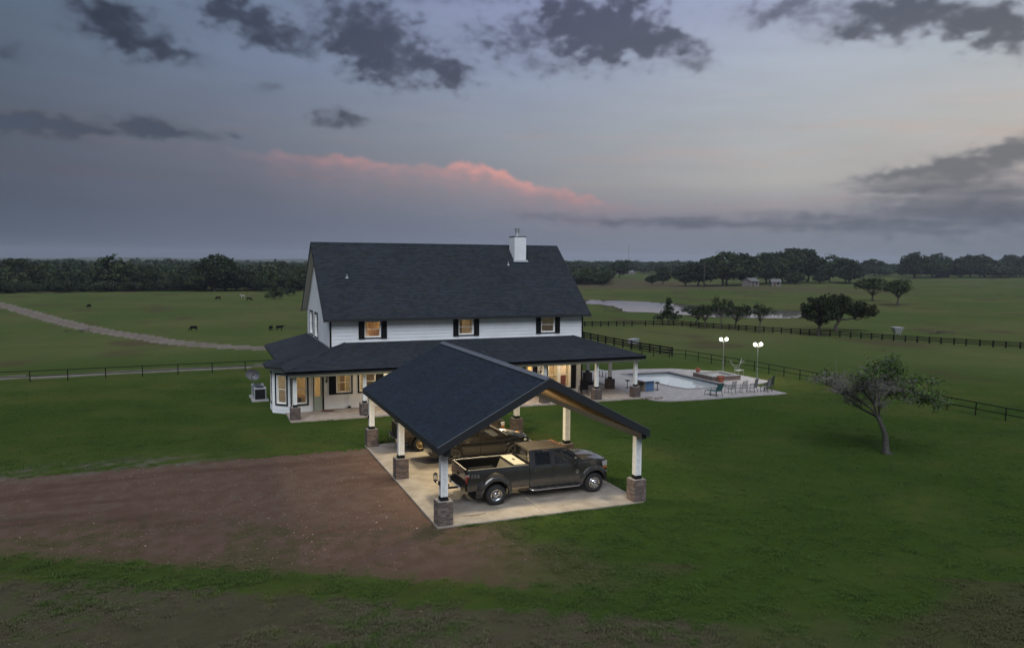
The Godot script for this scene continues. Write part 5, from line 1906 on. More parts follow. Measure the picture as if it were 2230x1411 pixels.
	for zz in [-0.6, 0.55]: mb.bx(5.01, 0.90, zz, 5.055, 1.32, zz + 0.05, 0.01)
	part("grille", mb, M.chrome, T)
	for s in [1, -1]:
		mb = MB.new()
		mb.bx(4.74, 1.05, s * 0.62, 5.00, 1.27, s * 0.925, 0.03)
		var hl = part("headlamp", mb, M.lens, T)
		mb = MB.new()
		mb.bx(4.78, 0.97, s * 0.62, 4.995, 1.048, s * 0.928, 0.02)
		part("indicator", mb, M.amber, hl)
	mb = MB.new()
	rows = []
	for i in 7:
		var y = [0.60, 0.58, 0.64, 0.72, 0.80, 0.86, 0.85][i]
		var row = []
		for j in 21:
			var u = j / 10.0 - 1.0
			var dx = [0.0, 0.08, 0.10, 0.105, 0.10, 0.08, 0.0][i]
			row.append(Vector3(5.02 + dx - 0.20 * pow(abs(u), 5.0), y, u * 0.985))
		rows.append(row)
	mb.grid(rows, true)
	part("front_bumper", mb, M.chrome, T)
	mb = MB.new()
	mb.bx(4.9, 0.46, -0.8, 5.06, 0.6, 0.8, 0.03)
	part("air_dam", mb, M.trimplastic, T)
	# --- load bed
	var bed
	for s in [-1, 1]:
		mb = MB.new()
		side_panel(mb, [Vector2(-1.13, 0.58), Vector2(1.47, 0.56), Vector2(1.47, 1.385), Vector2(-1.13, 1.40)], [circle(0, 0.44, 0.51)], bd, zf, [s])
		if dual: flare(mb, 0, 0.42, 0.76, 0.86, 0.53, 0.55, -0.12, PI + 0.16, 0.23, zf, [s])
		else: flare(mb, 0, 0.44, 0.64, 0.66, 0.51, 0.51, -0.05, PI + 0.1, 0.045, zf, [s])
		mb.bx(-1.12, 0.70, s * 0.83, -1.09, 1.40, s * 0.93)
		bed = part("bed_side", mb, paint, T)
	mb = MB.new()
	mb.bx(-1.08, 0.74, -0.84, 1.46, 0.80, 0.84)
	for s in [-1, 1]:
		mb.bx(-1.08, 0.80, s * 0.80, 1.46, 1.38, s * 0.86)
		mb.bx(-0.55, 0.80, s * 0.52, 0.55, 1.06, s * 0.80, 0.04)
	mb.bx(1.42, 0.80, -0.80, 1.46, 1.38, 0.80)
	for k in 12: mb.bx(-1.06, 0.80, -0.74 + k * 0.13, 1.42, 0.815, -0.69 + k * 0.13)
	part("bed_liner", mb, M.liner, bed)
	for s in [-1, 1]:
		mb = MB.new()
		mb.bx(-1.12, 1.385, s * 0.865, 1.46, 1.415, s * 0.942, 0.012)
		part("bed_rail", mb, M.railcap, bed)
	mb = MB.new()
	mb.bx(-1.17, 0.72, -0.82, -1.10, 1.40, 0.82, 0.02)
	mb.bx(-1.20, 1.30, -0.80, -1.17, 1.40, 0.80, 0.012)
	var tg = part("tailgate", mb, paint, T)
	mb = MB.new()
	mb.bx(-1.17, 1.402, -0.82, -1.09, 1.425, 0.82, 0.008)
	part("tailgate_cap", mb, M.railcap, tg)
	mb = MB.new()
	mb.bx(-1.185, 1.05, -0.12, -1.171, 1.13, 0.12, 0.006)
	part("tailgate_handle", mb, M.trimplastic, tg)
	for s in [-1, 1]:
		mb = MB.new()
		mb.bx(-1.165, 0.90, s * 0.835, -1.02, 1.25, s * 0.972, 0.02)
		part("tail_lamp", mb, M.redlens, T)
		mb = MB.new()
		mb.bx(-1.168, 1.17, s * 0.838, -1.03, 1.245, s * 0.974, 0.012)
		part("reversing_lamp", mb, M.lens, T)
	# rear bumper, hitch, exhaust
	mb = MB.new()
	mb.bx(-1.40, 0.60, -0.96, -1.18, 0.80, -0.42, 0.03)
	mb.bx(-1.40, 0.60, 0.42, -1.18, 0.80, 0.96, 0.03)
	mb.bx(-1.36, 0.60, -0.43, -1.18, 0.72, 0.43, 0.02)
	var rb = part("rear_bumper", mb, M.chrome, T)
	mb = MB.new()
	mb.bx(-1.39, 0.80, -0.92, -1.19, 0.815, 0.92, 0.004)
	part("step_pad", mb, M.trimplastic, rb)
	mb = MB.new()
	mb.bx(-1.62, 0.50, -0.035, -1.10, 0.57, 0.035, 0.006)
	mb.lathe([Vector2(0.02, 0.0), Vector2(0.02, 0.06), Vector2(0.03, 0.08), Vector2(0.03, 0.11), Vector2(0.0, 0.13)], 10, Vector3(-1.57, 0.57, 0))
	part("tow_hitch", mb, M.blackmetal, T)
	# chassis and wheel housings
	mb = MB.new()
	mb.bx(-1.1, 0.46, -0.45, 4.9, 0.62, 0.45)
	mb.tube([Vector3(0, 0.41, -0.9), Vector3(0, 0.41, 0.9)], 0.06, 8)
	mb.tube([Vector3(4.38, 0.41, -0.8), Vector3(4.38, 0.41, 0.8)], 0.06, 8)
	mb.tube([Vector3(-0.9, 0.42, 0.6), Vector3(-0.5, 0.45, 0.6)], 0.04, 8)
	for c in [[4.38, 0.50], [0.0, 0.51]]:
		for s in [-1, 1]:
			rows = []
			for i in 2:
				var row = []
				for j in 19:
					var a = PI * j / 18.0
					row.append(Vector3(c[0] + cos(a) * c[1], 0.44 + sin(a) * c[1], s * (0.45 if i == 0 else 0.955)))
				rows.append(row)
			mb.grid(rows)
	part("chassis", mb, M.rubber, T)
	# wheels
	for s in [1, -1]:
		make_wheel(T, 4.38, 0.40, s * 0.84, s, 0.40, 0.25, 0.235, "convex" if dual else "steel")
		if dual:
			make_wheel(T, 0.0, 0.40, s * 1.05, s, 0.40, 0.25, 0.235, "dish")
			make_wheel(T, 0.0, 0.40, s * 0.75, s, 0.40, 0.25, 0.235, "steel")
		else:
			make_wheel(T, 0.0, 0.40, s * 0.84, s, 0.40, 0.25, 0.235, "steel")
	# side steps
	for s in [1, -1]:
		mb = MB.new()
		mb.tube([Vector3(1.50, 0.44, s * 0.86), Vector3(1.56, 0.40, s * 1.0), Vector3(1.66, 0.39, s * 1.03), Vector3(3.60, 0.39, s * 1.03), Vector3(3.70, 0.40, s * 1.0), Vector3(3.76, 0.44, s * 0.86)], 0.035, 8)
		var st = part("side_step", mb, M.chrome, T)
		mb = MB.new()
		for xx in [1.95, 2.6, 3.3]: mb.bx(xx - 0.05, 0.42, s * 0.45, xx + 0.05, 0.46, s * 1.02)
		mb.bx(1.52, 0.40, s * 0.78, 3.78, 0.52, s * 0.90, 0.02)
		part("bracket", mb, M.trimplastic, st)
	# towing mirrors
	for s in [1, -1]:
		mb = MB.new()
		mb.box(Vector3(3.44, 1.44, s * 1.16), Vector3(0.13, 0.32, 0.20), Basis.IDENTITY, 0.04)
		mb.tube([Vector3(3.50, 1.38, s * 0.93), Vector3(3.46, 1.38, s * 1.08)], 0.025, 6)
		mb.tube([Vector3(3.50, 1.50, s * 0.93), Vector3(3.46, 1.50, s * 1.08)], 0.025, 6)
		var mr = part("mirror", mb, M.trimplastic, T)
		mb = MB.new()
		mb.bx(3.366, 1.32, s * 1.08, 3.373, 1.56, s * 1.24)
		part("mirror_glass", mb, M.chrome, mr)
	# emblem and nameplate on the near flank, letters on the bed
	if dual:
		for s in [1, -1]:
			mb = MB.new()
			mb.lathe([Vector2(0.075, 0.0), Vector2(0.075, 0.008), Vector2(0.06, 0.012), Vector2(0.0, 0.012)], 20, Vector3(3.58, 0.96, s * zf.call(3.58, 0.96)), axle_basis(s))
			part("emblem", mb, M.nameplate, T)
			mb = MB.new()
			var zz = zf.call(4.05, 1.30) + 0.006
			mb.bx(3.88, 1.285, s * zz, 4.28, 1.325, s * (zz - 0.02), 0.004)
			part("nameplate", mb, M.nameplate, T)
			var tm = TextMesh.new()
			tm.text = "FX4"
			tm.font_size = 16
			tm.pixel_size = 0.012
			tm.depth = 0.004
			var sf = SystemFont.new()
			sf.font_names = PackedStringArray(["Droid Sans"])
			sf.font_weight = 700
			sf.font_italic = true
			tm.font = sf
			var o = part("lettering", tm, M.decal, T, Vector3(-0.80, 1.16, s * (zf.call(-0.8, 1.16) + 0.004)))
			if s < 0: o.rotation.y = PI
		# roof marker lamps
		for k in 5:
			mb = MB.new()
			mb.box(Vector3(3.08, 1.992 - 0.01 * abs(k - 2), (k - 2) * 0.28), Vector3(0.07, 0.024, 0.045), Basis.IDENTITY, 0.01)
			part("marker_lamp", mb, M.amber, T)
	return T

func make_suv(at):
	var T = thing("estate_car", "black sport utility wagon parked between the two pickups under the carport", "car", at)
	var hw = 0.96
	var zf = func(x, y):
		var z = hw
		if y <= 1.10: z -= 0.07 * pow((y - 0.72) / 0.42, 2.0)
		else: z -= 0.0575 + (y - 1.10) * 0.40
		z += 0.012 * exp(-pow((y - 0.98) / 0.04, 2.0))
		if x > 2.9: z -= pow((x - 2.9) / 1.0, 2.0) * 0.22
		if x < -0.5: z -= pow((-0.5 - x) / 0.6, 2.0) * 0.10
		return z
	var bd = bands(0.25, 1.80, 22)
	var outer = [Vector2(-0.95, 0.36), Vector2(3.55, 0.28), Vector2(3.80, 0.42), Vector2(3.86, 0.75), Vector2(3.74, 0.98), Vector2(3.1, 1.10), Vector2(2.66, 1.165), Vector2(1.84, 1.63), Vector2(1.0, 1.71), Vector2(-0.4, 1.69), Vector2(-0.80, 1.60), Vector2(-1.02, 1.15), Vector2(-1.07, 0.75), Vector2(-1.03, 0.42)]
	var fd = [Vector2(1.30, 0.36), Vector2(2.40, 0.34), Vector2(2.46, 0.9), Vector2(2.44, 1.14), Vector2(1.84, 1.585), Vector2(1.30, 1.64)]
	var rd = [Vector2(0.46, 0.78), Vector2(0.56, 0.36), Vector2(1.28, 0.36), Vector2(1.28, 1.64), Vector2(0.40, 1.655)]
	var fw = [Vector2(1.37, 1.16), Vector2(2.33, 1.15), Vector2(1.84, 1.535), Vector2(1.37, 1.595)]
	var rw = [Vector2(0.50, 1.18), Vector2(1.22, 1.17), Vector2(1.22, 1.60), Vector2(0.47, 1.61)]
	var qw = [Vector2(-0.62, 1.22), Vector2(0.36, 1.20), Vector2(0.34, 1.60), Vector2(-0.42, 1.575)]
	var gap = func(p): return Geometry2D.offset_polygon(PackedVector2Array(p), 0.008)[0]
	var mb = MB.new()
	side_panel(mb, outer, [circle(0, 0.37, 0.42), circle(3.0, 0.37, 0.42), gap.call(fd), gap.call(rd), qw], bd, zf)
	flare(mb, 0, 0.37, 0.50, 0.50, 0.42, 0.42, -0.02, PI + 0.02, 0.022, zf)
	flare(mb, 3.0, 0.37, 0.50, 0.50, 0.42, 0.42, 0.05, PI + 0.02, 0.022, zf)
	var rows = []
	for i in 13:
		var t = i / 12.0
		var x = lerp(-0.82, 1.86, t)
		var yt = lerp_tab([[-0.82, 1.60], [-0.4, 1.69], [1.0, 1.71], [1.86, 1.625]], x)
		var row = []
		for j in 15:
			var u = j / 7.0 - 1.0
			row.append(Vector3(x, yt + 0.05 * (1.0 - pow(abs(u), 4.0)), u * (zf.call(max(x, -0.5), yt) + 0.004)))
		rows.append(row)
	mb.grid(rows, true)
	# tail: below the rear glass, round to the sides
	rows = []
	for y in [0.36, 0.42, 0.75, 0.98, 1.15]:
		var xb = lerp_tab([[0.36, -0.95], [0.42, -1.03], [0.75, -1.07], [1.15, -1.02]], y)
		var row = []
		for j in 13:
			var u = j / 6.0 - 1.0
			row.append(Vector3(xb - 0.06 * (1.0 - pow(abs(u), 3.0)), y, u * zf.call(xb, y)))
		rows.append(row)
	mb.grid(rows)
	# nose
	rows = []
	for y in [0.28, 0.42, 0.58, 0.75, 0.88, 0.985]:
		var xb = lerp_tab([[0.28, 3.55], [0.42, 3.80], [0.75, 3.86], [0.98, 3.74], [1.0, 3.74]], y)
		var row = []
		for j in 17:
			var u = j / 8.0 - 1.0
			row.append(Vector3(xb + 0.14 * (1.0 - u * u), y, u * zf.call(xb, y)))
		rows.append(row)
	mb.grid(rows, true)
	part("body", mb, M.paint_black, T)
	for s in [1, -1]:
		for d in [[fd, fw, 1.40], [rd, rw, 0.56]]:
			mb = MB.new()
			side_panel(mb, d[0], [d[1]], bd, zf, [s])
			var door = part("door", mb, M.paint_black, T)
			mb = MB.new()
			side_panel(mb, d[1], [], bands(1.1, 1.65, 5), func(x, y): return zf.call(x, y) - 0.015, [s])
			part("window", mb, M.glass_car if d[2] > 1.0 else M.glass_dark, door)
			mb = MB.new()
			mb.box(Vector3(d[2] + 0.1, 0.98, s * (zf.call(1.4, 0.98) + 0.02)), Vector3(0.18, 0.03, 0.03), Basis.IDENTITY, 0.01)
			part("handle", mb, M.chrome if d[2] < 1.0 else M.paint_black, door)
		mb = MB.new()
		side_panel(mb, qw, [], bands(1.1, 1.65, 5), func(x, y): return zf.call(x, y) - 0.015, [s])
		part("quarter_window", mb, M.glass_dark, T)
		mb = MB.new()
		mb.box(Vector3(2.20, 1.20, s * 1.05), Vector3(0.12, 0.15, 0.2), Basis.IDENTITY, 0.04)
		mb.tube([Vector3(2.25, 1.15, s * 0.88), Vector3(2.22, 1.17, s * 0.98)], 0.025, 6)
		part("mirror", mb, M.paint_black, T)
		mb = MB.new()
		mb.box(Vector3(3.66, 0.86, s * 0.69), Vector3(0.26, 0.16, 0.24), Basis(Vector3.UP, s * 0.45), 0.05)
		part("headlamp", mb, M.lens, T)
		mb = MB.new()
		mb.box(Vector3(-1.02, 0.98, s * 0.72), Vector3(0.12, 0.15, 0.34), Basis(Vector3.UP, s * 0.25), 0.03)
		part("tail_lamp", mb, M.redlens, T)
		make_wheel(T, 0.0, 0.36, s * 0.82, s, 0.36, 0.25, 0.25, "spoke")
		make_wheel(T, 3.0, 0.36, s * 0.82, s, 0.36, 0.25, 0.25, "spoke")
	# hood
	mb = MB.new()
	rows = []
	for i in 11:
		var t = i / 10.0
		var x = lerp(2.60, 3.80, t)
		var row = []
		for j in 21:
			var u = j / 10.0 - 1.0
			var ys = lerp_tab([[2.6, 1.17], [3.1, 1.105], [3.74, 0.985], [3.9, 0.95]], x)
			row.append(Vector3(x + 0.10 * t * t * (1.0 - u * u), ys + 0.055 * (1.0 - pow(abs(u), 2.5)) * (1.0 - 0.6 * t) + 0.012 * smoothstep(0.55, 0.45, abs(u)) - 0.02 * pow(t, 8.0), u * (zf.call(x, 1.08) - 0.005)))
		rows.append(row)
	mb.grid(rows, true)
	part("hood", mb, M.paint_black, T)
	for q in [[2.68, 1.175, 0.88, 1.87, 1.63, 0.70, 0.10, M.glass_car, "windscreen"], [-1.03, 1.16, 0.80, -0.82, 1.60, 0.66, -0.05, M.glass_dark, "rear_window"]]:
		mb = MB.new()
		rows = []
		for i in 5:
			var t = i / 4.0
			var row = []
			for j in 9:
				var u = j / 4.0 - 1.0
				row.append(Vector3(lerp(q[0], q[3], t) + q[6] * (1.0 - u * u), lerp(q[1], q[4], t), u * lerp(q[2], q[5], t)))
			rows.append(row)
		mb.grid(rows, q[3] > 1.0)
		part(q[8], mb, q[7], T)
	mb = MB.new()
	for s in [-1, 1]: mb.tube([Vector3(2.66, 1.165, s * 0.905), Vector3(2.25, 1.41, s * 0.80), Vector3(1.86, 1.625, s * 0.70)], 0.032, 6)
	part("pillar", mb, M.silvertrim, T)
	mb = MB.new()
	mb.bx(3.72, 0.62, -0.5, 3.985, 0.90, 0.5, 0.05)
	part("grille", mb, M.trimplastic, T)
	mb = MB.new()
	mb.bx(-0.9, 0.26, -0.7, 3.5, 0.42, 0.7)
	side_panel(mb, [Vector2(0.0, 0.4), Vector2(2.5, 0.4), Vector2(2.5, 1.08), Vector2(-0.8, 1.10)], [], bands(0.4, 1.1, 4), func(x, y): return zf.call(x, y) - 0.05)
	mb.bx(1.9, 0.42, -0.82, 2.6, 1.12, 0.82, 0.08)
	for c in [0.0, 3.0]:
		for s in [-1, 1]:
			rows = []
			for i in 2:
				var row = []
				for j in 15:
					var a = PI * j / 14.0
					row.append(Vector3(c + cos(a) * 0.42, 0.37 + sin(a) * 0.42, s * (0.5 if i == 0 else 0.93)))
				rows.append(row)
			mb.grid(rows)
	part("interior", mb, M.interior, T)
	mb = MB.new()
	seats(mb, 1.25, 0.5, hw)
	seats(mb, 0.4, 0.5, hw)
	part("seat", mb, M.leather, T)

func make_vehicles():
	M.rim_dark = mat(0.10, 0.095, 0.09, 0.35, 0.6)
	M.rim_tan = mat(0.30, 0.22, 0.11, 0.75)
	M.liner = mat(0.012, 0.012, 0.012, 0.9)
	M.liner.metallic_specular = 0.15
	M.dusttyre = mat(0.10, 0.095, 0.085, 0.9)
	M.railcap = mat(0.055, 0.053, 0.05, 0.5)
	M.silvertrim = mat(0.22, 0.21, 0.20, 0.4, 0.4)
	var t = make_pickup("pickup_truck", "dark grey crew-cab pickup with dual rear wheels and chrome steps, nearest in the carport", true, M.paint_grey, Vector3(10.47, 0.05, -28.70))
	# load: toolbox across the bed, spare tyre
	var b = thing("tool_box", "cream metal tool box across the front of the grey pickup's bed", "tool box", Vector3(10.47 + 1.08, 0.85, -28.70))
	var mb = MB.new()
	var prof = [Vector2(-0.42, 0.0), Vector2(0.32, 0.0), Vector2(0.32, 0.60), Vector2(-0.16, 0.60)]
	for k in 4:
		var p = prof[k]; var q = prof[(k + 1) % 4]
		mb.quad(Vector3(p.x, p.y, 0.77), Vector3(q.x, q.y, 0.77), Vector3(q.x, q.y, -0.77), Vector3(p.x, p.y, -0.77))
	mb.quad(Vector3(prof[0].x, prof[0].y, 0.77), Vector3(prof[1].x, prof[1].y, 0.77), Vector3(prof[2].x, prof[2].y, 0.77), Vector3(prof[3].x, prof[3].y, 0.77))
	mb.quad(Vector3(prof[3].x, prof[3].y, -0.77), Vector3(prof[2].x, prof[2].y, -0.77), Vector3(prof[1].x, prof[1].y, -0.77), Vector3(prof[0].x, prof[0].y, -0.77))
	part("box", mb, M.toolbox, b)
	mb = MB.new()
	mb.bx(-0.18, 0.605, -0.78, 0.33, 0.63, 0.78, 0.008)
	part("lid", mb, M.toolbox, b)
	mb = MB.new()
	mb.bx(0.05, 0.63, -0.1, 0.13, 0.66, 0.1, 0.01)
	part("handle", mb, M.trimplastic, b)
	b = thing("spare_tyre", "spare tyre lying flat in the grey pickup's bed", "tyre", Vector3(10.47 - 0.15, 0.865, -28.62))
	mb = MB.new()
	mb.lathe([Vector2(0.22, 0.0), Vector2(0.34, -0.0), Vector2(0.38, 0.05), Vector2(0.38, 0.17), Vector2(0.34, 0.22), Vector2(0.22, 0.22), Vector2(0.20, 0.16), Vector2(0.20, 0.05), Vector2(0.22, 0.0)], 36)
	part("tread", mb, M.dusttyre, b)
	mb = MB.new()
	mb.lathe([Vector2(0.20, 0.08), Vector2(0.12, 0.12), Vector2(0.0, 0.12)], 24)
	part("rim", mb, M.steel, b)
	make_suv(Vector3(10.80, 0.05, -34.90))
	var c = make_pickup("pickup_truck", "dusty brown and black pickup at the house end of the carport", false, M.paint_dusty, Vector3(9.95, 0.05, -37.72))
	c.scale = Vector3(0.90, 0.93, 0.95)
# ------------------------------------------------------------------ pool and yard
func make_pool():
	var deck = pl([[28.42, -60.2], [28.8, -53.0], [28.42, -49.0], [28.42, -46.3], [28.8, -45.3], [29.8, -44.6], [31.1, -44.45], [34.1, -44.4], [39.4, -44.3], [39.45, -46.6], [39.5, -48.3], [42.2, -49.3], [42.1, -55.0], [38.8, -58.3], [35.5, -59.1], [33.4, -59.0], [30.4, -59.4]])
	var D = thing("pool_deck", "grey concrete deck around the swimming pool beside the house", "deck", Vector3(35, 0, -52))
	# slabs meeting at joints, the pool cut out of them
	for cell in [[28.0, 31.5, -61.0, -52.0], [28.0, 31.5, -52.0, -44.0], [31.5, 35.2, -61.0, -52.6], [31.5, 35.2, -52.6, -44.0], [35.2, 39.45, -61.0, -52.6], [35.2, 39.45, -52.6, -44.0], [39.45, 43.0, -61.0, -44.0]]:
		var r = PackedVector2Array([Vector2(cell[0], cell[2]), Vector2(cell[1] - 0.006, cell[2]), Vector2(cell[1] - 0.006, cell[3] - 0.006), Vector2(cell[0], cell[3] - 0.006)])
		for p in Geometry2D.intersect_polygons(deck, r):
			var pcs = []
			for q in Geometry2D.clip_polygons(p, g_pool):
				if Geometry2D.is_polygon_clockwise(q) == Geometry2D.is_polygon_clockwise(p): pcs.append(q)
			for q in pcs:
				var mb = MB.new()
				mb.slab(q, 0.08, -0.15)
				wpart("deck_slab", mb, M.deck, D)
	# shell
	var S = thing("swimming_pool", "still rectangular swimming pool with water coloured pale as sky reflection and grey coping", "pool", Vector3(35.2, 0, -52.4))
	var mb = MB.new()
	var n = g_pool.size()
	var cw = Geometry2D.is_polygon_clockwise(g_pool)
	for k in n:
		var a = g_pool[k]; var b = g_pool[(k + 1) % n]
		mb.quad(Vector3(a.x, -1.0, a.y), Vector3(b.x, -1.0, b.y), Vector3(b.x, -0.20, b.y), Vector3(a.x, -0.20, a.y))
	mb.slab(g_pool, -1.0)
	wpart("basin", mb, M.plaster, S)
	mb = MB.new()
	for k in n:
		var a = g_pool[k]; var b = g_pool[(k + 1) % n]
		mb.quad(Vector3(a.x, -0.34, a.y), Vector3(b.x, -0.34, b.y), Vector3(b.x, 0.079, b.y), Vector3(a.x, 0.079, a.y))
	var inn = Geometry2D.offset_polygon(g_pool, -0.006)[0]
	mb = MB.new()
	for k in inn.size():
		var a = inn[k]; var b = inn[(k + 1) % inn.size()]
		mb.quad(Vector3(a.x, -0.36, a.y), Vector3(b.x, -0.36, b.y), Vector3(b.x, 0.06, b.y), Vector3(a.x, 0.06, a.y))
	wpart("tile_band", mb, M.pooltile, S)
	for k in n:
		var a = g_pool[k]; var b = g_pool[(k + 1) % n]
		var d = (b - a).normalized()
		var m = (a + b) / 2.0
		var len_ = a.distance_to(b)
		var cnt = int(max(1, round(len_ / 0.6)))
		for j in cnt:
			var t = (j + 0.5) / cnt
			var c = a.lerp(b, t)
			mb = MB.new()
			mb.box(Vector3(c.x, 0.10, c.y), Vector3(len_ / cnt - 0.008, 0.05, 0.30), Basis(Vector3(d.x, 0, d.y), Vector3.UP, Vector3(-d.y, 0, d.x)), 0.012)
			wpart("coping_stone", mb, M.coping, S)
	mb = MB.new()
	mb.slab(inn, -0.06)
	wpart("water", mb, M.sky_tinted_poolwater, S)
	mb = MB.new()
	mb.lathe([Vector2(0.0, -0.05), Vector2(0.10, -0.05), Vector2(0.12, 0.02), Vector2(0.10, 0.06), Vector2(0.0, 0.07)], 14, Vector3(33.9, -0.18, -55.6))
	wpart("chlorine_float", mb, M.white, S)
	# raised spa
	var P = thing("spa", "raised square brick spa at the far side of the pool", "spa", Vector3(39.1, 0, -52.2))
	var x0 = 37.72; var x1 = 40.45; var z0 = -53.5; var z1 = -50.85; var w = 0.34
	var jm = MB.new()
	jm.tinted = true
	mb = MB.new()
	mb.bx(x0, -0.35, z0, x1, 0.40, z0 + w)
	mb.bx(x0, -0.35, z1 - w, x1, 0.40, z1)
	mb.bx(x0, -0.35, z0 + w, x0 + w, 0.40, z1 - w)
	mb.bx(x1 - w, -0.35, z0 + w, x1, 0.40, z1 - w)
	mb.bx(x0 + w, -0.5, z0 + w, x1 - w, -0.4, z1 - w)
	wpart("spa_wall", mb, M.mortar, P)
	for row in 8:
		var y = -0.22 + row * 0.078
		for f in [0, 1]:
			var u = 0.0
			var L = (z1 - z0) if f == 0 else (x1 - x0)
			var first = 0.1 if row % 2 else 0.2
			while u < L - 0.02:
				var b = min(L, u + (first if u == 0.0 else 0.2))
				var z = [[0.225, 0.150, 0.122], [0.19, 0.132, 0.112], [0.26, 0.19, 0.16], [0.15, 0.115, 0.104]][rng.randi_range(0, 3)]
				jm.col = Color(z[0], z[1], z[2])
				if f == 0: jm.bx(x0 - 0.012, y, z0 + u + 0.004, x0 + 0.02, y + 0.068, z0 + b - 0.004)
				else: jm.bx(x0 + u + 0.004, y, z1 - 0.02, x0 + b - 0.004, y + 0.068, z1 + 0.012)
				u = b
	wpart("brickwork", jm, M.brick, P).set_meta("kind", "stuff")
	for q in [[x0 - 0.04, z0 - 0.04, x1 + 0.04, z0 + w], [x0 - 0.04, z1 - w, x1 + 0.04, z1 + 0.04]]:
		for j in 5:
			mb = MB.new()
			mb.bx(lerp(q[0], q[2], j / 5.0) + 0.004, 0.40, q[1], lerp(q[0], q[2], (j + 1) / 5.0) - 0.004, 0.45, q[3], 0.01)
			wpart("coping_stone", mb, M.coping, P)
	for q in [[x0 - 0.04, x0 + w], [x1 - w, x1 + 0.04]]:
		for j in 4:
			mb = MB.new()
			mb.bx(q[0], 0.40, lerp(z0 + w, z1 - w, j / 4.0) + 0.004, q[1], 0.45, lerp(z0 + w, z1 - w, (j + 1) / 4.0) - 0.004, 0.01)
			wpart("coping_stone", mb, M.coping, P)
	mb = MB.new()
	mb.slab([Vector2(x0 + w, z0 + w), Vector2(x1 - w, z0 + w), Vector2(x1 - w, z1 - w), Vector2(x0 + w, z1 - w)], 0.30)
	wpart("water", mb, M.sky_tinted_poolwater, P)
	# terracotta pots
	for q in [[Vector3(38.05, 0.45, -53.3), 0.8, "terracotta pot on the far corner of the raised spa"], [Vector3(38.1, 0.08, -50.3), 1.1, "large terracotta pot standing in front of the raised spa"]]:
		var t = thing("terracotta_pot", q[2], "pot", q[0], 0.0, "pots beside the spa")
		var s = q[1]
		mb = MB.new()
		mb.lathe([Vector2(0.0, 0.0), Vector2(0.17 * s, 0.0), Vector2(0.25 * s, 0.36 * s)], 20)
		part("bowl", mb, M.terracotta, t)
		mb = MB.new()
		mb.lathe([Vector2(0.25 * s, 0.36 * s), Vector2(0.285 * s, 0.37 * s), Vector2(0.285 * s, 0.45 * s), Vector2(0.25 * s, 0.45 * s), Vector2(0.24 * s, 0.38 * s)], 20)
		part("rim", mb, M.terracotta, t)
		mb = MB.new()
		mb.lathe([Vector2(0.24 * s, 0.40 * s), Vector2(0.0, 0.41 * s)], 20)
		part("soil", mb, M.stain, t)

func make_lamp_post(at, label):
	var t = thing("lamp_post", label, "lamp post", at, 0.0, "twin-globe lamp posts")
	var mb = MB.new()
	mb.lathe([Vector2(0.16, 0.0), Vector2(0.16, 0.04), Vector2(0.07, 0.07), Vector2(0.05, 0.12), Vector2(0.042, 0.85), Vector2(0.07, 0.87), Vector2(0.07, 0.95), Vector2(0.028, 0.97), Vector2(0.022, 2.70), Vector2(0.05, 2.72), Vector2(0.05, 2.78), Vector2(0.0, 2.80)], 14)
	part("pole", mb, M.lamppole, t)
	mb = MB.new()
	mb.tube([Vector3(-0.30, 2.70, 0), Vector3(-0.2, 2.66, 0), Vector3(0, 2.64, 0), Vector3(0.2, 2.66, 0), Vector3(0.30, 2.70, 0)], 0.018, 8)
	part("crossarm", mb, M.lamppole, t)
	for s in [-1, 1]:
		mb = MB.new()
		mb.lathe([Vector2(0.05, 0.0), Vector2(0.07, 0.03), Vector2(0.07, 0.06)], 12, Vector3(s * 0.29, 2.69, 0))
		part("globe_holder", mb, M.whitewire, t)
		mb = MB.new()
		var prof = []
		for k in 13:
			var a = PI * k / 12.0
			prof.append(Vector2(sin(a) * 0.155, -cos(a) * 0.155))
		mb.lathe(prof, 20, Vector3(s * 0.29, 2.90, 0))
		var g = part("globe_lamp", mb, glow(1.0, 0.97, 0.86, 3.0), t)
		var l = OmniLight3D.new()
		l.name = "globe_light"
		l.light_color = lin(1.0, 0.95, 0.82)
		l.light_energy = 2.6
		l.light_size = 0.14
		l.omni_range = 30.0
		l.omni_attenuation = 2.0
		l.shadow_enabled = true
		g.add_child(l, true)
		l.position = Vector3(s * 0.29, 2.90, 0)

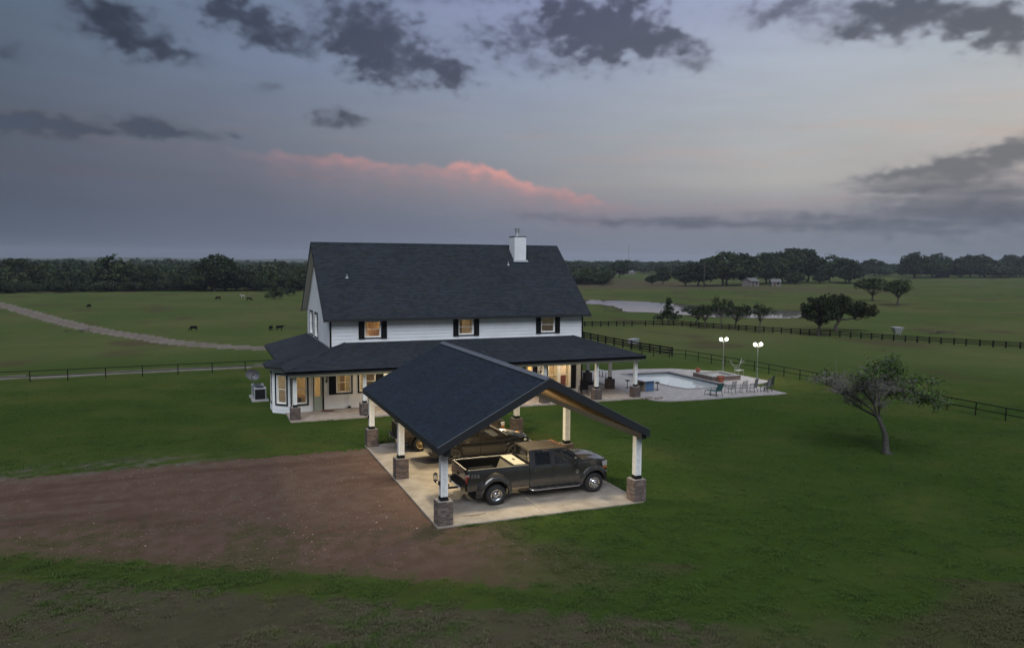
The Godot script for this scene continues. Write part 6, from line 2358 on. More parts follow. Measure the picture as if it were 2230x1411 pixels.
# outdoor chair: frame tubes, seat and back slings. rec: leaning back, long: leg rest
func make_chair(called, label, at, turn, frame, cloth, rec, longer, high = 0.95, slats = false):
	var t = thing(called, label, "chair" if not longer else "lounge chair", at, turn, "chairs beside the pool")
	var mb
	var hy = 0.38; var w = 0.28
	var bx_ = -0.24 - rec * 0.35
	for s in [-1, 1]:
		mb = MB.new()
		mb.tube([Vector3(0.26, 0, s * w), Vector3(0.24, hy, s * w), Vector3(0.22, 0.58, s * w), Vector3(-0.05, 0.60, s * w), Vector3(-0.26, 0.58, s * w)], 0.021, 6)
		part("arm_frame", mb, frame, t)
		mb = MB.new()
		mb.tube([Vector3(-0.34, 0, s * w), Vector3(-0.24, hy, s * w), Vector3(bx_, high, s * w)], 0.021, 6)
		part("back_leg", mb, frame, t)
	mb = MB.new()
	mb.tube([Vector3(0.25, hy, -w), Vector3(0.25, hy, w)], 0.014, 6)
	mb.tube([Vector3(bx_, high, -w), Vector3(bx_, high, w)], 0.014, 6)
	mb.tube([Vector3(-0.24, hy, -w), Vector3(-0.24, hy, w)], 0.014, 6)
	part("crossbar", mb, frame, t)
	var sheet = func(p0, p1, sag):
		var m = MB.new()
		var rows = []
		for i in 5:
			var row = []
			for j in 5:
				var tt = i / 4.0; var u = j / 2.0 - 1.0
				row.append(p0.lerp(p1, tt) + Vector3(0, -sag * sin(PI * tt), u * (w - 0.015)))
			rows.append(row)
		m.grid(rows)
		var top = []
		for r in rows:
			var q = []
			for p in r: q.append(p + Vector3(0.006, 0.012, 0))
			top.append(q)
		m.grid(top, true)
		return m
	if slats:
		# wire mesh seat and back
		mb = MB.new()
		for j in 9:
			var z = lerp(-w + 0.02, w - 0.02, j / 8.0)
			mb.tube([Vector3(0.25, hy, z), Vector3(-0.24, hy - 0.02, z), Vector3(bx_, high, z)], 0.008, 4)
		for i in 12:
			var tt = i / 11.0
			var a = Vector3(-0.24, hy, -w).lerp(Vector3(bx_, high, -w), tt)
			mb.tube([a, a + Vector3(0, 0, w * 2)], 0.008, 4)
			a = Vector3(0.25, hy, -w).lerp(Vector3(-0.24, hy - 0.02, -w), tt)
			mb.tube([a, a + Vector3(0, 0, w * 2)], 0.008, 4)
		part("wire_mesh", mb, M.wire, t)
	else:
		part("seat", sheet.call(Vector3(0.25, hy, 0), Vector3(-0.24, hy, 0), 0.03), cloth, t)
		part("backrest", sheet.call(Vector3(-0.24, hy + 0.02, 0), Vector3(bx_, high, 0), 0.0), cloth, t)
	if longer:
		mb = MB.new()
		for s in [-1, 1]: mb.tube([Vector3(0.25, hy, s * w), Vector3(0.75, hy - 0.03, s * w), Vector3(0.82, 0, s * w)], 0.021, 6)
		part("leg_rest_frame", mb, frame, t)
		part("leg_rest", sheet.call(Vector3(0.76, hy - 0.03, 0), Vector3(0.27, hy, 0), 0.02), cloth, t)
	return t

func make_yard():
	make_pool()
	make_lamp_post(Vector3(42.0, 0.0, -55.2), "twin-globe lamp post standing behind the spa, farther from the chairs")
	make_lamp_post(Vector3(41.55, 0.08, -50.2), "twin-globe lamp post nearer the row of pool chairs")
	make_chair("lounge_chair", "teal fabric lounge chair at the near edge of the pool deck", Vector3(33.75, 0.08, -45.05), 1.8, M.frame_dark, M.teal, 0.5, true)
	make_chair("wire_chair", "grey wire-mesh chair next to the teal lounger", Vector3(35.35, 0.08, -45.6), 2.0, M.wire, M.sling, 0.4, false, 0.92, true)
	make_chair("wire_chair", "grey wire-mesh chair between its twin and the grey sling chairs", Vector3(36.25, 0.08, -45.5), 1.9, M.wire, M.sling, 0.4, false, 0.92, true)
	make_chair("sling_chair", "grey sling armchair beside the wire-mesh chairs", Vector3(37.2, 0.08, -45.45), 2.1, M.frame_dark, M.sling, 0.3, false, 1.0)
	make_chair("sling_chair", "grey sling armchair beside the dark high-backed chair", Vector3(38.35, 0.08, -45.35), 2.0, M.frame_dark, M.sling, 0.3, false, 1.0)
	make_chair("high_back_chair", "dark green high-backed chair at the end of the pool chairs", Vector3(39.1, 0.08, -45.85), 2.2, M.frame_dark, M.slingdark, 0.2, false, 1.12)
	# porch rocker by the wall
	var c = make_chair("porch_chair", "black mesh armchair against the house wall at the porch end", Vector3(25.0, 0.12, -48.55), 1.3, M.blackmetal, M.black, 0.15, false, 1.08)
	c.set_meta("group", "porch furniture")
	# tiled bar with stools
	var t = thing("bar_table", "outdoor bar with blue tiled end and overhanging grey top", "bar", Vector3(30.25, 0.08, -48.9), 0.12)
	var mb = MB.new()
	mb.bx(-0.42, 0.0, -0.55, 0.42, 0.78, 0.55, 0.01)
	part("base", mb, M.stone, t)
	mb = MB.new()
	mb.bx(-0.36, 0.03, 0.552, 0.38, 0.76, 0.575, 0.004)
	part("tiled_panel", mb, M.bluetile, t)
	mb = MB.new()
	mb.bx(-0.62, 0.78, -0.95, 0.80, 0.83, 0.75, 0.015)
	part("counter_top", mb, M.tabletop, t)
	for q in [[Vector3(29.55, 0.08, -50.2), "round black bar stool between the bar and the house"], [Vector3(31.15, 0.08, -48.6), "round black bar stool on the pool side of the bar"], [Vector3(29.7, 0.08, -48.55), "round black bar stool at the porch side of the bar"]]:
		stool(q[0], 0.62, 0.17, q[1], "stools at the bar", M.black)
	var row = ["first", "second", "third", "fourth"]
	for k in 4:
		stool(Vector3(30.45 + 0.06 * k, 0.08, -56.3 + 0.45 * k), 0.55, 0.15, "pale topped deck stool, %s from the far end of its row behind the porch posts" % row[k], "row of four stools", M.tabletop)
	# black dog bed and planter stones at the porch end
	t = thing("floor_cushion", "black padded cushion lying on the porch floor behind the corner posts", "cushion", Vector3(27.3, 0.12, -52.5))
	mb = MB.new()
	mb.box(Vector3(0, 0.11, 0), Vector3(0.95, 0.22, 0.7), Basis.IDENTITY, 0.09)
	part("pad", mb, M.black, t)
	mb = MB.new()
	mb.box(Vector3(-0.42, 0.2, 0.0), Vector3(0.16, 0.2, 0.6), Basis(Vector3.FORWARD, 0.5), 0.06)
	part("bolster", mb, M.black, t)
	for q in [[Vector3(28.75, 0.0, -45.9), 0.55], [Vector3(29.3, 0.0, -45.55), 0.7], [Vector3(28.9, 0.0, -51.6), 0.5]]:
		t = thing("edging_stone", ["low edging stone beside the porch corner post", "longer edging stone at the corner of the pool deck", "edging stone between the porch posts and the deck"][int(taken.get("edging_stone", -1)) + 1], "stone", q[0], 0.3, "edging stones by the porch")
		mb = MB.new()
		mb.box(Vector3(0, 0.09, 0), Vector3(q[1], 0.2, 0.3), Basis.IDENTITY, 0.04)
		part("block", mb, M.stone, t)
	# white iron antler bench
	t = thing("antler_bench", "white openwork garden bench with antler-shaped branches beyond the spa", "bench", Vector3(42.3, 0.0, -53.4), 0.4)
	mb = MB.new()
	mb.bx(-0.5, 0.40, -0.2, 0.5, 0.43, 0.2, 0.008)
	part("seat", mb, M.whitewire, t)
	for k in 4:
		mb = MB.new()
		mb.tube([Vector3(-0.45 if k < 2 else 0.45, 0, -0.18 if k % 2 else 0.18), Vector3(-0.42 if k < 2 else 0.42, 0.4, -0.16 if k % 2 else 0.16)], 0.018, 6)
		part("leg", mb, M.whitewire, t)
	for k in 7:
		mb = MB.new()
		var x = lerp(-0.4, 0.4, k / 6.0)
		mb.tube([Vector3(x, 0.43, -0.18), Vector3(x * 1.1, 0.85, -0.24)], 0.010, 5)
		part("back_rod", mb, M.whitewire, t)
	for s in [-1, 1]:
		mb = MB.new()
		mb.tube([Vector3(s * 0.45, 0.8, -0.24), Vector3(s * 0.75, 1.05, -0.3), Vector3(s * 1.0, 1.35, -0.3)], [0.025, 0.018, 0.008], 6)
		mb.tube([Vector3(s * 0.7, 1.0, -0.28), Vector3(s * 1.05, 1.1, -0.2), Vector3(s * 1.25, 1.25, -0.2)], [0.018, 0.014, 0.006], 6)
		mb.tube([Vector3(s * 0.6, 0.92, -0.28), Vector3(s * 0.95, 0.92, -0.1), Vector3(s * 1.2, 0.95, -0.1)], [0.016, 0.012, 0.006], 6)
		mb.tube([Vector3(s * 0.85, 1.15, -0.3), Vector3(s * 0.85, 1.45, -0.32)], [0.014, 0.006], 6)
		part("antler", mb, M.whitewire, t)
	# door mat
	t = thing("door_mat", "dark red door mat on the porch outside the corner door", "mat", Vector3(7.2, 0.12, -48.6), -0.5)
	mb = MB.new()
	mb.bx(-0.38, 0.0, -0.22, 0.38, 0.014, 0.22, 0.005)
	part("mat", mb, M.mat, t)
	# air conditioners
	for q in [[Vector3(3.55, 0, -54.5), "grey air conditioner beside the bay, nearer one on the pad"], [Vector3(3.5, 0, -56.0), "grey air conditioner beside the bay, behind its twin"]]:
		t = thing("air_conditioner", q[1], "air conditioner", q[0], 0.0, "air conditioners beside the bay")
		mb = MB.new()
		mb.bx(-0.55, -0.05, -0.55, 0.55, 0.08, 0.55, 0.01)
		part("pad", mb, M.deck, t)
		mb = MB.new()
		mb.bx(-0.36, 0.08, -0.36, 0.36, 0.80, 0.36, 0.03)
		part("coil", mb, M.black, t)
		mb = MB.new()
		for k in 4: mb.bx((-0.39 if k < 2 else 0.33), 0.08, (-0.39 if k % 2 else 0.33), (-0.33 if k < 2 else 0.39), 0.84, (-0.33 if k % 2 else 0.39), 0.008)
		mb.bx(-0.40, 0.80, -0.40, 0.40, 0.88, 0.40, 0.02)
		mb.bx(-0.40, 0.06, -0.40, 0.40, 0.12, 0.40, 0.01)
		part("cabinet", mb, M.galv, t)
		mb = MB.new()
		for k in 12: mb.bx(-0.33, 0.16 + k * 0.052, 0.364, 0.33, 0.172 + k * 0.052, 0.374)
		part("louvre_panel", mb, M.trimplastic, t).set_meta("kind", "stuff")
		mb = MB.new()
		mb.lathe([Vector2(0.30, 0.885), Vector2(0.28, 0.90), Vector2(0.10, 0.91), Vector2(0.0, 0.91)], 20)
		part("fan_guard", mb, M.blackmetal, t)
	# satellite dish on a post
	t = thing("satellite_dish", "dark oval satellite dish on a thin post beside the bay", "satellite dish", Vector3(3.2, 0, -55.2), -0.35)
	mb = MB.new()
	mb.tube([Vector3(0, 0, 0), Vector3(0, 1.55, 0)], 0.03, 8)
	part("mast", mb, M.steel, t)
	mb = MB.new()
	var rows = []
	for i in 7:
		var r = i / 6.0
		var rw = []
		for j in 25:
			var a = TAU * j / 24
			var p = Vector3(cos(a) * 0.50 * r, sin(a) * 0.36 * r, 0.10 * r * r - 0.1)
			rw.append(Vector3(0, 1.68, 0.12) + Basis(Vector3.FORWARD, 0.35) * (Basis(Vector3.RIGHT, -0.35) * p))
		rows.append(rw)
	mb.grid(rows, true)
	part("reflector", mb, M.dish, t)
	mb = MB.new()
	mb.tube([Vector3(0, 1.45, 0.05), Vector3(0.05, 1.45, 0.5), Vector3(0.05, 1.62, 0.58)], 0.015, 6)
	mb.box(Vector3(0.05, 1.65, 0.58), Vector3(0.10, 0.07, 0.07), Basis.IDENTITY, 0.02)
	part("feed_arm", mb, M.blackmetal, t)

func stool(at, h, r, label, group, top):
	var t = thing("bar_stool" if h > 0.58 else "deck_stool", label, "stool", at, 0.0, group)
	var mb = MB.new()
	mb.lathe([Vector2(0.0, h - 0.07), Vector2(r - 0.01, h - 0.07), Vector2(r, h - 0.05), Vector2(r, h - 0.01), Vector2(r - 0.02, h), Vector2(0.0, h)], 18)
	part("seat", mb, top, t)
	mb = MB.new()
	mb.lathe([Vector2(0.12, 0.0), Vector2(0.12, 0.02), Vector2(0.03, 0.04), Vector2(0.025, h - 0.07)], 12)
	part("stem", mb, M.frame_dark, t)

# ------------------------------------------------------------------ fences
func pipe_fence(label, pts, spacing, h, at):
	var F = thing("pipe_fence", label, "fence", at)
	var prev = null
	for k in pts.size() - 1:
		var a = pts[k]; var b = pts[k + 1]
		var n = max(1, int(round(a.distance_to(b) / spacing)))
		for j in n + (1 if k == pts.size() - 2 else 0):
			var p = a.lerp(b, float(j) / n)
			var mb = MB.new()
			var lean = Vector3(rng.randf_range(-0.02, 0.02), 0, rng.randf_range(-0.02, 0.02))
			mb.tube([Vector3(p.x, -0.1, p.y), Vector3(p.x, h, p.y) + lean], 0.038, 7)
			wpart("post", mb, M.pipe, F)
			if prev != null:
				for y in [h, h * 0.52]:
					mb = MB.new()
					mb.tube([Vector3(prev.x, y, prev.y), Vector3(p.x, y, p.y)], 0.032, 6)
					wpart("rail", mb, M.pipe, F)
			prev = p

func board_fence(label, pts, h, nrails, at, bh):
	var F = thing("board_fence", label, "fence", at)
	for k in pts.size():
		var p = pts[k]
		var mb = MB.new()
		mb.box(Vector3(p.x, h / 2.0 - 0.05, p.y), Vector3(0.13, h + 0.1, 0.13), Basis(Vector3.UP, rng.randf_range(-0.1, 0.1)) * Basis(Vector3.RIGHT, rng.randf_range(-0.02, 0.02)), 0.01)
		wpart("post", mb, M.fenceblack, F)
		if k > 0:
			var q = pts[k - 1]
			var d = Vector3(p.x - q.x, 0, p.y - q.y)
			for r in nrails:
				mb = MB.new()
				var y = h - 0.10 - r * (h - 0.16) / nrails + rng.randf_range(-0.012, 0.012)
				mb.box(Vector3((p.x + q.x) / 2.0, y, (p.y + q.y) / 2.0) + Vector3(d.z, 0, -d.x).normalized() * -0.08, Vector3(d.length() - 0.01, bh, 0.035), Basis(d.normalized(), Vector3.UP, d.normalized().cross(Vector3.UP)) * Basis(Vector3.BACK, rng.randf_range(-0.004, 0.004)))
				wpart("rail", mb, M.fenceblack, F)

func make_fences():
	M.dish = mat(0.05, 0.05, 0.055, 0.5)
	pipe_fence("black two-rail pipe fence in front of the track left of the house", [Vector2(-25.0, -68.3), Vector2(-9.8, -68.6), Vector2(6.0, -69.5)], 2.53, 0.84, Vector3(-8, 0, -69))
	pipe_fence("black two-rail pipe fence running past the pool lamps on the right", [Vector2(42.0, -70.8), Vector2(42.4, -67.0), Vector2(44.4, -64.3), Vector2(45.2, -55.0), Vector2(45.4, -44.0), Vector2(45.3, -32.0), Vector2(45.5, -16.0)], 1.95, 0.83, Vector3(45, 0, -50))
	var near = [Vector2(43.9, -87.0), Vector2(43.75, -85.0), Vector2(43.7, -83.1), Vector2(43.65, -81.2), Vector2(43.6, -79.2), Vector2(43.6, -77.2), Vector2(43.65, -75.3), Vector2(43.7, -73.5), Vector2(43.8, -71.9), Vector2(44.0, -70.3), Vector2(44.2, -68.6), Vector2(44.35, -66.6)]
	board_fence("heavy black board fence ending at a stout post behind the porch corner", near, 0.93, 3, Vector3(44, 0, -76), 0.14)
	var far = []
	for p in [[49.5, -102.0], [52.3, -101.4], [53.4, -101.15], [54.7, -100.9], [55.9, -100.8], [57.2, -100.6], [58.3, -100.4], [59.6, -100.25], [61.7, -99.9], [63.1, -99.9], [64.7, -99.9], [66.3, -99.4], [66.9, -98.0], [67.4, -96.5], [67.9, -95.2], [68.4, -94.1], [68.8, -92.9], [69.3, -91.7], [69.8, -90.6], [70.5, -89.4], [71.0, -88.4], [71.5, -87.1], [72.0, -85.9], [72.6, -84.8], [73.2, -83.8], [73.8, -82.6], [74.4, -81.5], [75.0, -80.5], [75.7, -79.3], [76.3, -78.2], [76.8, -77.0], [77.4, -75.8], [77.9, -74.6], [78.5, -73.5], [79.0, -72.3], [79.6, -71.1], [80.2, -69.9], [80.9, -68.8], [81.5, -67.6], [82.1, -66.5], [82.9, -65.4], [83.5, -64.3], [84.2, -63.1], [84.8, -61.9], [85.4, -60.8], [86.1, -59.6], [86.8, -58.4], [87.5, -57.2]]:
		far.append(Vector2(p[0], p[1]))
	board_fence("long black three-rail board fence along the pasture in front of the pond", far, 0.80, 3, Vector3(72, 0, -85), 0.10)
	# white trough behind the heavy fence, hopper, debris, poles
	var t = thing("water_trough", "white box trough behind the heavy board fence", "trough", Vector3(46.6, 0, -78.0), 0.5)
	var mb = MB.new()
	mb.bx(-0.7, 0.0, -0.35, 0.7, 0.55, 0.35, 0.04)
	part("tub", mb, M.galv, t)
	mb = MB.new()
	mb.bx(-0.75, 0.55, -0.4, 0.75, 0.62, 0.4, 0.02)
	part("lid", mb, M.galv, t)
	t = thing("hopper_feeder", "pale grey hopper feeder standing behind the long board fence", "feeder", Vector3(85.2, 0, -75.6), -0.4)
	mb = MB.new()
	var a = 0.62; var b = 0.30
	var lo = 0.35; var hi = 1.15
	var P0 = [Vector3(-b, lo, -b), Vector3(b, lo, -b), Vector3(b, lo, b), Vector3(-b, lo, b)]
	var P1 = [Vector3(-a, hi, -a), Vector3(a, hi, -a), Vector3(a, hi, a), Vector3(-a, hi, a)]
	for k in 4: mb.quad(P0[(k + 1) % 4], P0[k], P1[k], P1[(k + 1) % 4])
	mb.quad(P1[0], P1[3], P1[2], P1[1])
	part("bin", mb, M.galv, t)
	for k in 4:
		mb = MB.new()
		mb.tube([P0[k] * Vector3(1, 0, 1), P0[k] + Vector3(0, 0.1, 0)], 0.03, 6)
		part("leg", mb, M.steel, t)
	mb = MB.new()
	mb.bx(-0.66, hi, -0.66, 0.66, hi + 0.05, 0.66, 0.02)
	part("lid", mb, M.galv, t)
	t = thing("brush_pile", "low dark pile of cut brush on the pasture at far right", "brush pile", Vector3(94.5, 0, -76.5))
	var r = RandomNumberGenerator.new()
	r.seed = 3
	for k in 40:
		mb = MB.new()
		var c = Vector3(r.randfn() * 1.3, 0.1 + r.randf() * 0.25, r.randfn() * 0.4)
		var d = Vector3(r.randf_range(-1, 1), r.randf_range(-0.15, 0.3), r.randf_range(-0.6, 0.6)).normalized() * r.randf_range(0.4, 1.3)
		c.y = max(c.y, abs(d.y) * 0.5 + 0.03)
		mb.tube([c - d * 0.5, c + d * 0.5], [0.035, 0.01], 5)
		part("branch", mb, M.bark, t)
	t = thing("dead_branch", "fallen bare branch lying on the grass left of the far road", "branch", Vector3(-14.9, 0, -112.8), 0.4)
	for k in 14:
		mb = MB.new()
		var c = Vector3(r.randfn() * 0.9, 0.12 + r.randf() * 0.3, r.randfn() * 0.3)
		var d = Vector3(r.randf_range(-1, 1), r.randf_range(0.0, 0.4), r.randf_range(-0.6, 0.6)).normalized() * r.randf_range(0.5, 1.5)
		c.y = max(c.y, abs(d.y) * 0.5 + 0.03)
		mb.tube([c - d * 0.5, c + d * 0.5], [0.04, 0.008], 5)
		part("limb", mb, M.bark, t)
	for q in [[Vector3(160.0, 0, -222.0), 9.0, "thin wooden utility pole on the green beyond the pond"]]:
		t = thing("utility_pole", q[2], "pole", q[0])
		mb = MB.new()
		mb.tube([Vector3.ZERO, Vector3(0, q[1], 0)], [0.14, 0.10], 8)
		part("pole", mb, M.bark, t)
		mb = MB.new()
		mb.bx(-0.9, q[1] - 0.5, -0.05, 0.9, q[1] - 0.38, 0.05)
		part("crossarm", mb, M.bark, t)
	t = thing("radio_mast", "tall thin radio mast rising above the far tree line", "mast", Vector3(780, 0, -1330))
	mb = MB.new()
	for k in 3:
		var an = TAU * k / 3
		mb.tube([Vector3(cos(an) * 0.6, 0, sin(an) * 0.6), Vector3(cos(an) * 0.35, 42, sin(an) * 0.35)], 0.14, 5)
	for k in 28: mb.tube([Vector3(cos(k * 2.1) * 0.5, k * 1.5, sin(k * 2.1) * 0.5), Vector3(cos(k * 2.1 + 2.1) * 0.5, k * 1.5 + 1.5, sin(k * 2.1 + 2.1) * 0.5)], 0.08, 4)
	part("lattice", mb, M.steel, t)
	mb = MB.new()
	mb.tube([Vector3(0, 42, 0), Vector3(0, 46, 0)], 0.15, 5)
	mb.bx(-1.2, 43.0, -0.2, 1.2, 44.2, 0.2)
	part("antenna", mb, M.steel, t)
	# sheds and a house among the far trees
	for q in [[Vector3(205.5, 0, -254.0), 0.3, 6.0, 4.0, 2.4, "pale gabled shed at the foot of the right-hand trees, larger of two"], [Vector3(217.5, 0, -253.5), -0.5, 3.6, 3.2, 2.1, "small pale shed beside the larger gabled shed under the trees"], [Vector3(503.0, 0, -409.0), 0.6, 14.0, 8.0, 3.2, "low pale house half hidden in the far right trees"], [Vector3(300.0, 0, -520.0), 0.2, 20.0, 6.0, 1.6, "long white barn on the far brown field"]]:
		t = thing("shed" if q[2] < 10 else "far_building", q[5], "shed" if q[2] < 10 else "building", q[0], q[1])
		var wx = q[2] / 2.0; var wz = q[3] / 2.0; var wh = q[4]
		mb = MB.new()
		mb.bx(-wx, 0, -wz, wx, wh, wz)
		for s in [-1, 1]: mb.tri(Vector3(s * wx, wh, s * wz), Vector3(s * wx, wh, -s * wz), Vector3(s * wx, wh + wz * 0.55, 0))
		part("wall", mb, M.shedwall, t)
		for s in [-1, 1]:
			mb = MB.new()
			var e0 = Vector3(-wx - 0.3, wh - 0.15, s * (wz + 0.25)); var e1 = Vector3(wx + 0.3, wh - 0.15, s * (wz + 0.25))
			var r0 = Vector3(-wx - 0.3, wh + wz * 0.55 + 0.05, 0); var r1 = Vector3(wx + 0.3, wh + wz * 0.55 + 0.05, 0)
			roof_slab(mb, [e0, e1, r1, r0], 0.12)
			part("roof", mb, M.shedroof, t)
		mb = MB.new()
		mb.bx(wx * 0.2, 0.8, wz, wx * 0.2 + 0.9, 1.8, wz + 0.04)
		part("window", mb, M.glass_dark, t)
		mb = MB.new()
		mb.bx(-wx * 0.6, 0.0, wz, -wx * 0.6 + 1.0, 2.0, wz + 0.05)
		part("door", mb, M.darkwood, t)
# ------------------------------------------------------------------ trees
func leaf(mb, r, p, s):
	var a = Vector3(r.randf_range(-1, 1), r.randf_range(-1, 1), r.randf_range(-1, 1)).normalized()
	var b = a.cross(Vector3(r.randf_range(-1, 1), r.randf_range(-1, 1), r.randf_range(-1, 1))).normalized()
	var l = s * r.randf_range(0.7, 1.3)
	mb.quad(p - a * l, p - b * l * 0.45, p + a * l, p + b * l * 0.45)

func crown_mesh(seed_, ctr, rad, nblob, rb, per, size, col, cone = false):
	var r = RandomNumberGenerator.new()
	r.seed = seed_
	var mb = MB.new()
	mb.tinted = true
	var spots = []
	for k in nblob:
		var p
		if cone:
			var t = pow(r.randf(), 1.35)
			var a = r.randf() * TAU
			var q = (1.0 - t) * r.randf_range(0.25, 1.0)
			p = ctr + Vector3(cos(a) * rad.x * q, -rad.y + t * 2.0 * rad.y, sin(a) * rad.z * q)
		else:
			var d = Vector3(r.randfn(), r.randfn(), r.randfn()).normalized() * pow(r.randf(), 0.32)
			if d.y < -0.35: d.y *= 0.75
			p = ctr + d * rad * 0.8
		spots.append(p)
		var R = rb * r.randf_range(0.6, 1.25)
		var tone = r.randf_range(0.7, 1.3)
		var warm = r.randf_range(-0.12, 0.16)
		for j in per:
			var d = Vector3(r.randfn(), r.randfn() * 0.75, r.randfn()).normalized() * R * (0.45 + 0.6 * pow(r.randf(), 0.6))
			var s = tone * r.randf_range(0.75, 1.25)
			mb.col = Color(col.r * s * (1.0 + warm), col.g * s, col.b * s * (1.0 - warm))
			leaf(mb, r, p + d, size)
	return [mb.mesh(), spots]

func trunk_mesh(seed_, h, r0, spots, top, wob = 0.15):
	var r = RandomNumberGenerator.new()
	r.seed = seed_
	var mb = MB.new()
	var fork = Vector3(r.randfn() * wob, h, r.randfn() * wob)
	mb.tube([Vector3(0, -0.1, 0), Vector3(r.randfn() * wob * 0.4, h * 0.5, r.randfn() * wob * 0.4), fork], [r0 * 1.25, r0 * 0.95, r0 * 0.8], 8)
	var n = 0
	for p in spots:
		if n > top: break
		n += 1
		var m = fork.lerp(p, 0.5) + Vector3(r.randfn(), 0.4, r.randfn()) * wob
		mb.tube([fork - Vector3(0, h * 0.1, 0), m, p], [r0 * 0.5, r0 * 0.3, r0 * 0.1], 5, false)
	return mb.mesh()

func plant(called, label, group, v, at, turn, scl, leafmat = null):
	var t = thing(called, label, "tree", at, turn, group)
	t.scale = scl
	part("trunk", v[1], M.bark, t)
	part("crown", v[0], leafmat if leafmat else M.leaf_dark, t)
	return t

func make_near_tree():
	M.bark_twig = mat(0.17, 0.155, 0.14, 0.95)
	var T = thing("mesquite_tree", "leaning half-bare tree with pale blotched trunk standing alone on the right lawn", "tree", Vector3(31.75, 0, -28.55), deg_to_rad(-21.9))
	var r = RandomNumberGenerator.new()
	r.seed = 12
	var mb = MB.new()
	mb.tube([Vector3(0.12, -0.1, 0.05), Vector3(0.03, 0.05, 0), Vector3(0.0, 0.45, 0), Vector3(-0.02, 0.9, 0.0), Vector3(-0.22, 1.4, 0.03), Vector3(-0.5, 1.95, 0.0)], [0.27, 0.20, 0.155, 0.135, 0.115, 0.085], 12)
	part("trunk", mb, M.bark_pale, T)
	var limbs = [
		[Vector3(-0.5, 1.9, 0), Vector3(-0.85, 2.3, 0.1), Vector3(-1.5, 2.75, 0.1), Vector3(-2.3, 3.15, 0.0), Vector3(-3.2, 3.55, -0.1)],
		[Vector3(-0.2, 1.4, 0), Vector3(-0.32, 1.9, -0.1), Vector3(-0.42, 2.5, -0.1), Vector3(-0.35, 3.3, -0.2), Vector3(-0.2, 4.2, -0.1)],
		[Vector3(-0.5, 1.9, 0), Vector3(-0.75, 2.5, 0.2), Vector3(-0.85, 3.2, 0.5), Vector3(-1.3, 4.0, 0.8)],
		[Vector3(-0.42, 2.4, -0.1), Vector3(0.1, 2.9, -0.2), Vector3(0.7, 3.3, 0.0), Vector3(1.2, 3.5, 0.2)],
		[Vector3(-0.45, 1.85, 0), Vector3(-1.1, 2.2, -0.5), Vector3(-1.9, 2.9, -1.1), Vector3(-2.4, 3.4, -1.6)],
		[Vector3(-0.38, 2.7, -0.1), Vector3(0.2, 3.4, -0.8), Vector3(0.7, 4.0, -1.4)],
		[Vector3(-0.8, 2.6, 0.2), Vector3(-1.6, 3.3, 0.9), Vector3(-2.0, 3.8, 1.5)],
		[Vector3(0.3, 3.0, -0.1), Vector3(0.8, 3.0, 0.7), Vector3(1.4, 2.9, 1.0)]]
	var br = MB.new(); var tw = MB.new(); var lf = MB.new()
	lf.tinted = true
	for l in limbs:
		mb = MB.new()
		var rad = []
		for k in l.size(): rad.append(lerp(0.06, 0.018, float(k) / (l.size() - 1)))
		mb.tube(l, rad, 8)
		part("limb", mb, M.bark_pale, T)
		for k in 20:
			var t = r.randf_range(0.25, 1.0) * (l.size() - 1)
			var i = min(int(t), l.size() - 2)
			var p = l[i].lerp(l[i + 1], t - i)
			var dir = ((l[i + 1] - l[i]).normalized() * 0.7 + Vector3(r.randfn(), r.randf_range(-0.1, 0.9), r.randfn()) * 0.75).normalized()
			var ln = r.randf_range(0.4, 1.0)
			var q = p + dir * ln * 0.5 + Vector3(r.randfn(), r.randfn(), r.randfn()) * 0.06
			var e = p + dir * ln + Vector3(0, -0.08, 0)
			br.tube([p, q, e], [0.022, 0.014, 0.007], 5, false)
			for j in 8:
				var a = p.lerp(q, r.randf()) if j < 3 else q.lerp(e, r.randf())
				var d2 = (dir * 0.5 + Vector3(r.randfn(), r.randf_range(-0.3, 0.7), r.randfn()) * 0.8).normalized()
				var l2 = r.randf_range(0.22, 0.6)
				var b = a + d2 * l2
				tw.tube([a, b], [0.012, 0.006], 4, false)
				for m in 3:
					var c = a.lerp(b, r.randf_range(0.3, 1.0))
					tw.tube([c, c + (d2 + Vector3(r.randfn(), r.randfn(), r.randfn()) * 0.7).normalized() * r.randf_range(0.12, 0.3)], [0.008, 0.005], 3, false)
				# leaves chiefly on top and to the right
				var want = smoothstep(-0.6, 1.4, b.x) * 0.9 + smoothstep(3.7, 4.4, b.y) * 0.8 + smoothstep(-2.6, -3.6, b.x) * 0.35
				if r.randf() < want * 0.6 + 0.05:
					var tone = r.randf_range(0.7, 1.3)
					for m in int(6 + 14 * min(want, 1.0)):
						var s = tone * r.randf_range(0.8, 1.2)
						lf.col = Color(0.055 * s, 0.095 * s, 0.022 * s)
						leaf(lf, r, a.lerp(b, r.randf_range(0.2, 1.1)) + Vector3(r.randfn(), r.randfn() * 0.6, r.randfn()) * 0.16, 0.075)
	part("branches", br, M.bark_pale, T).set_meta("kind", "stuff")
	part("twigs", tw, M.bark_twig, T).set_meta("kind", "stuff")
	part("crown", lf, M.leaf_mid, T)

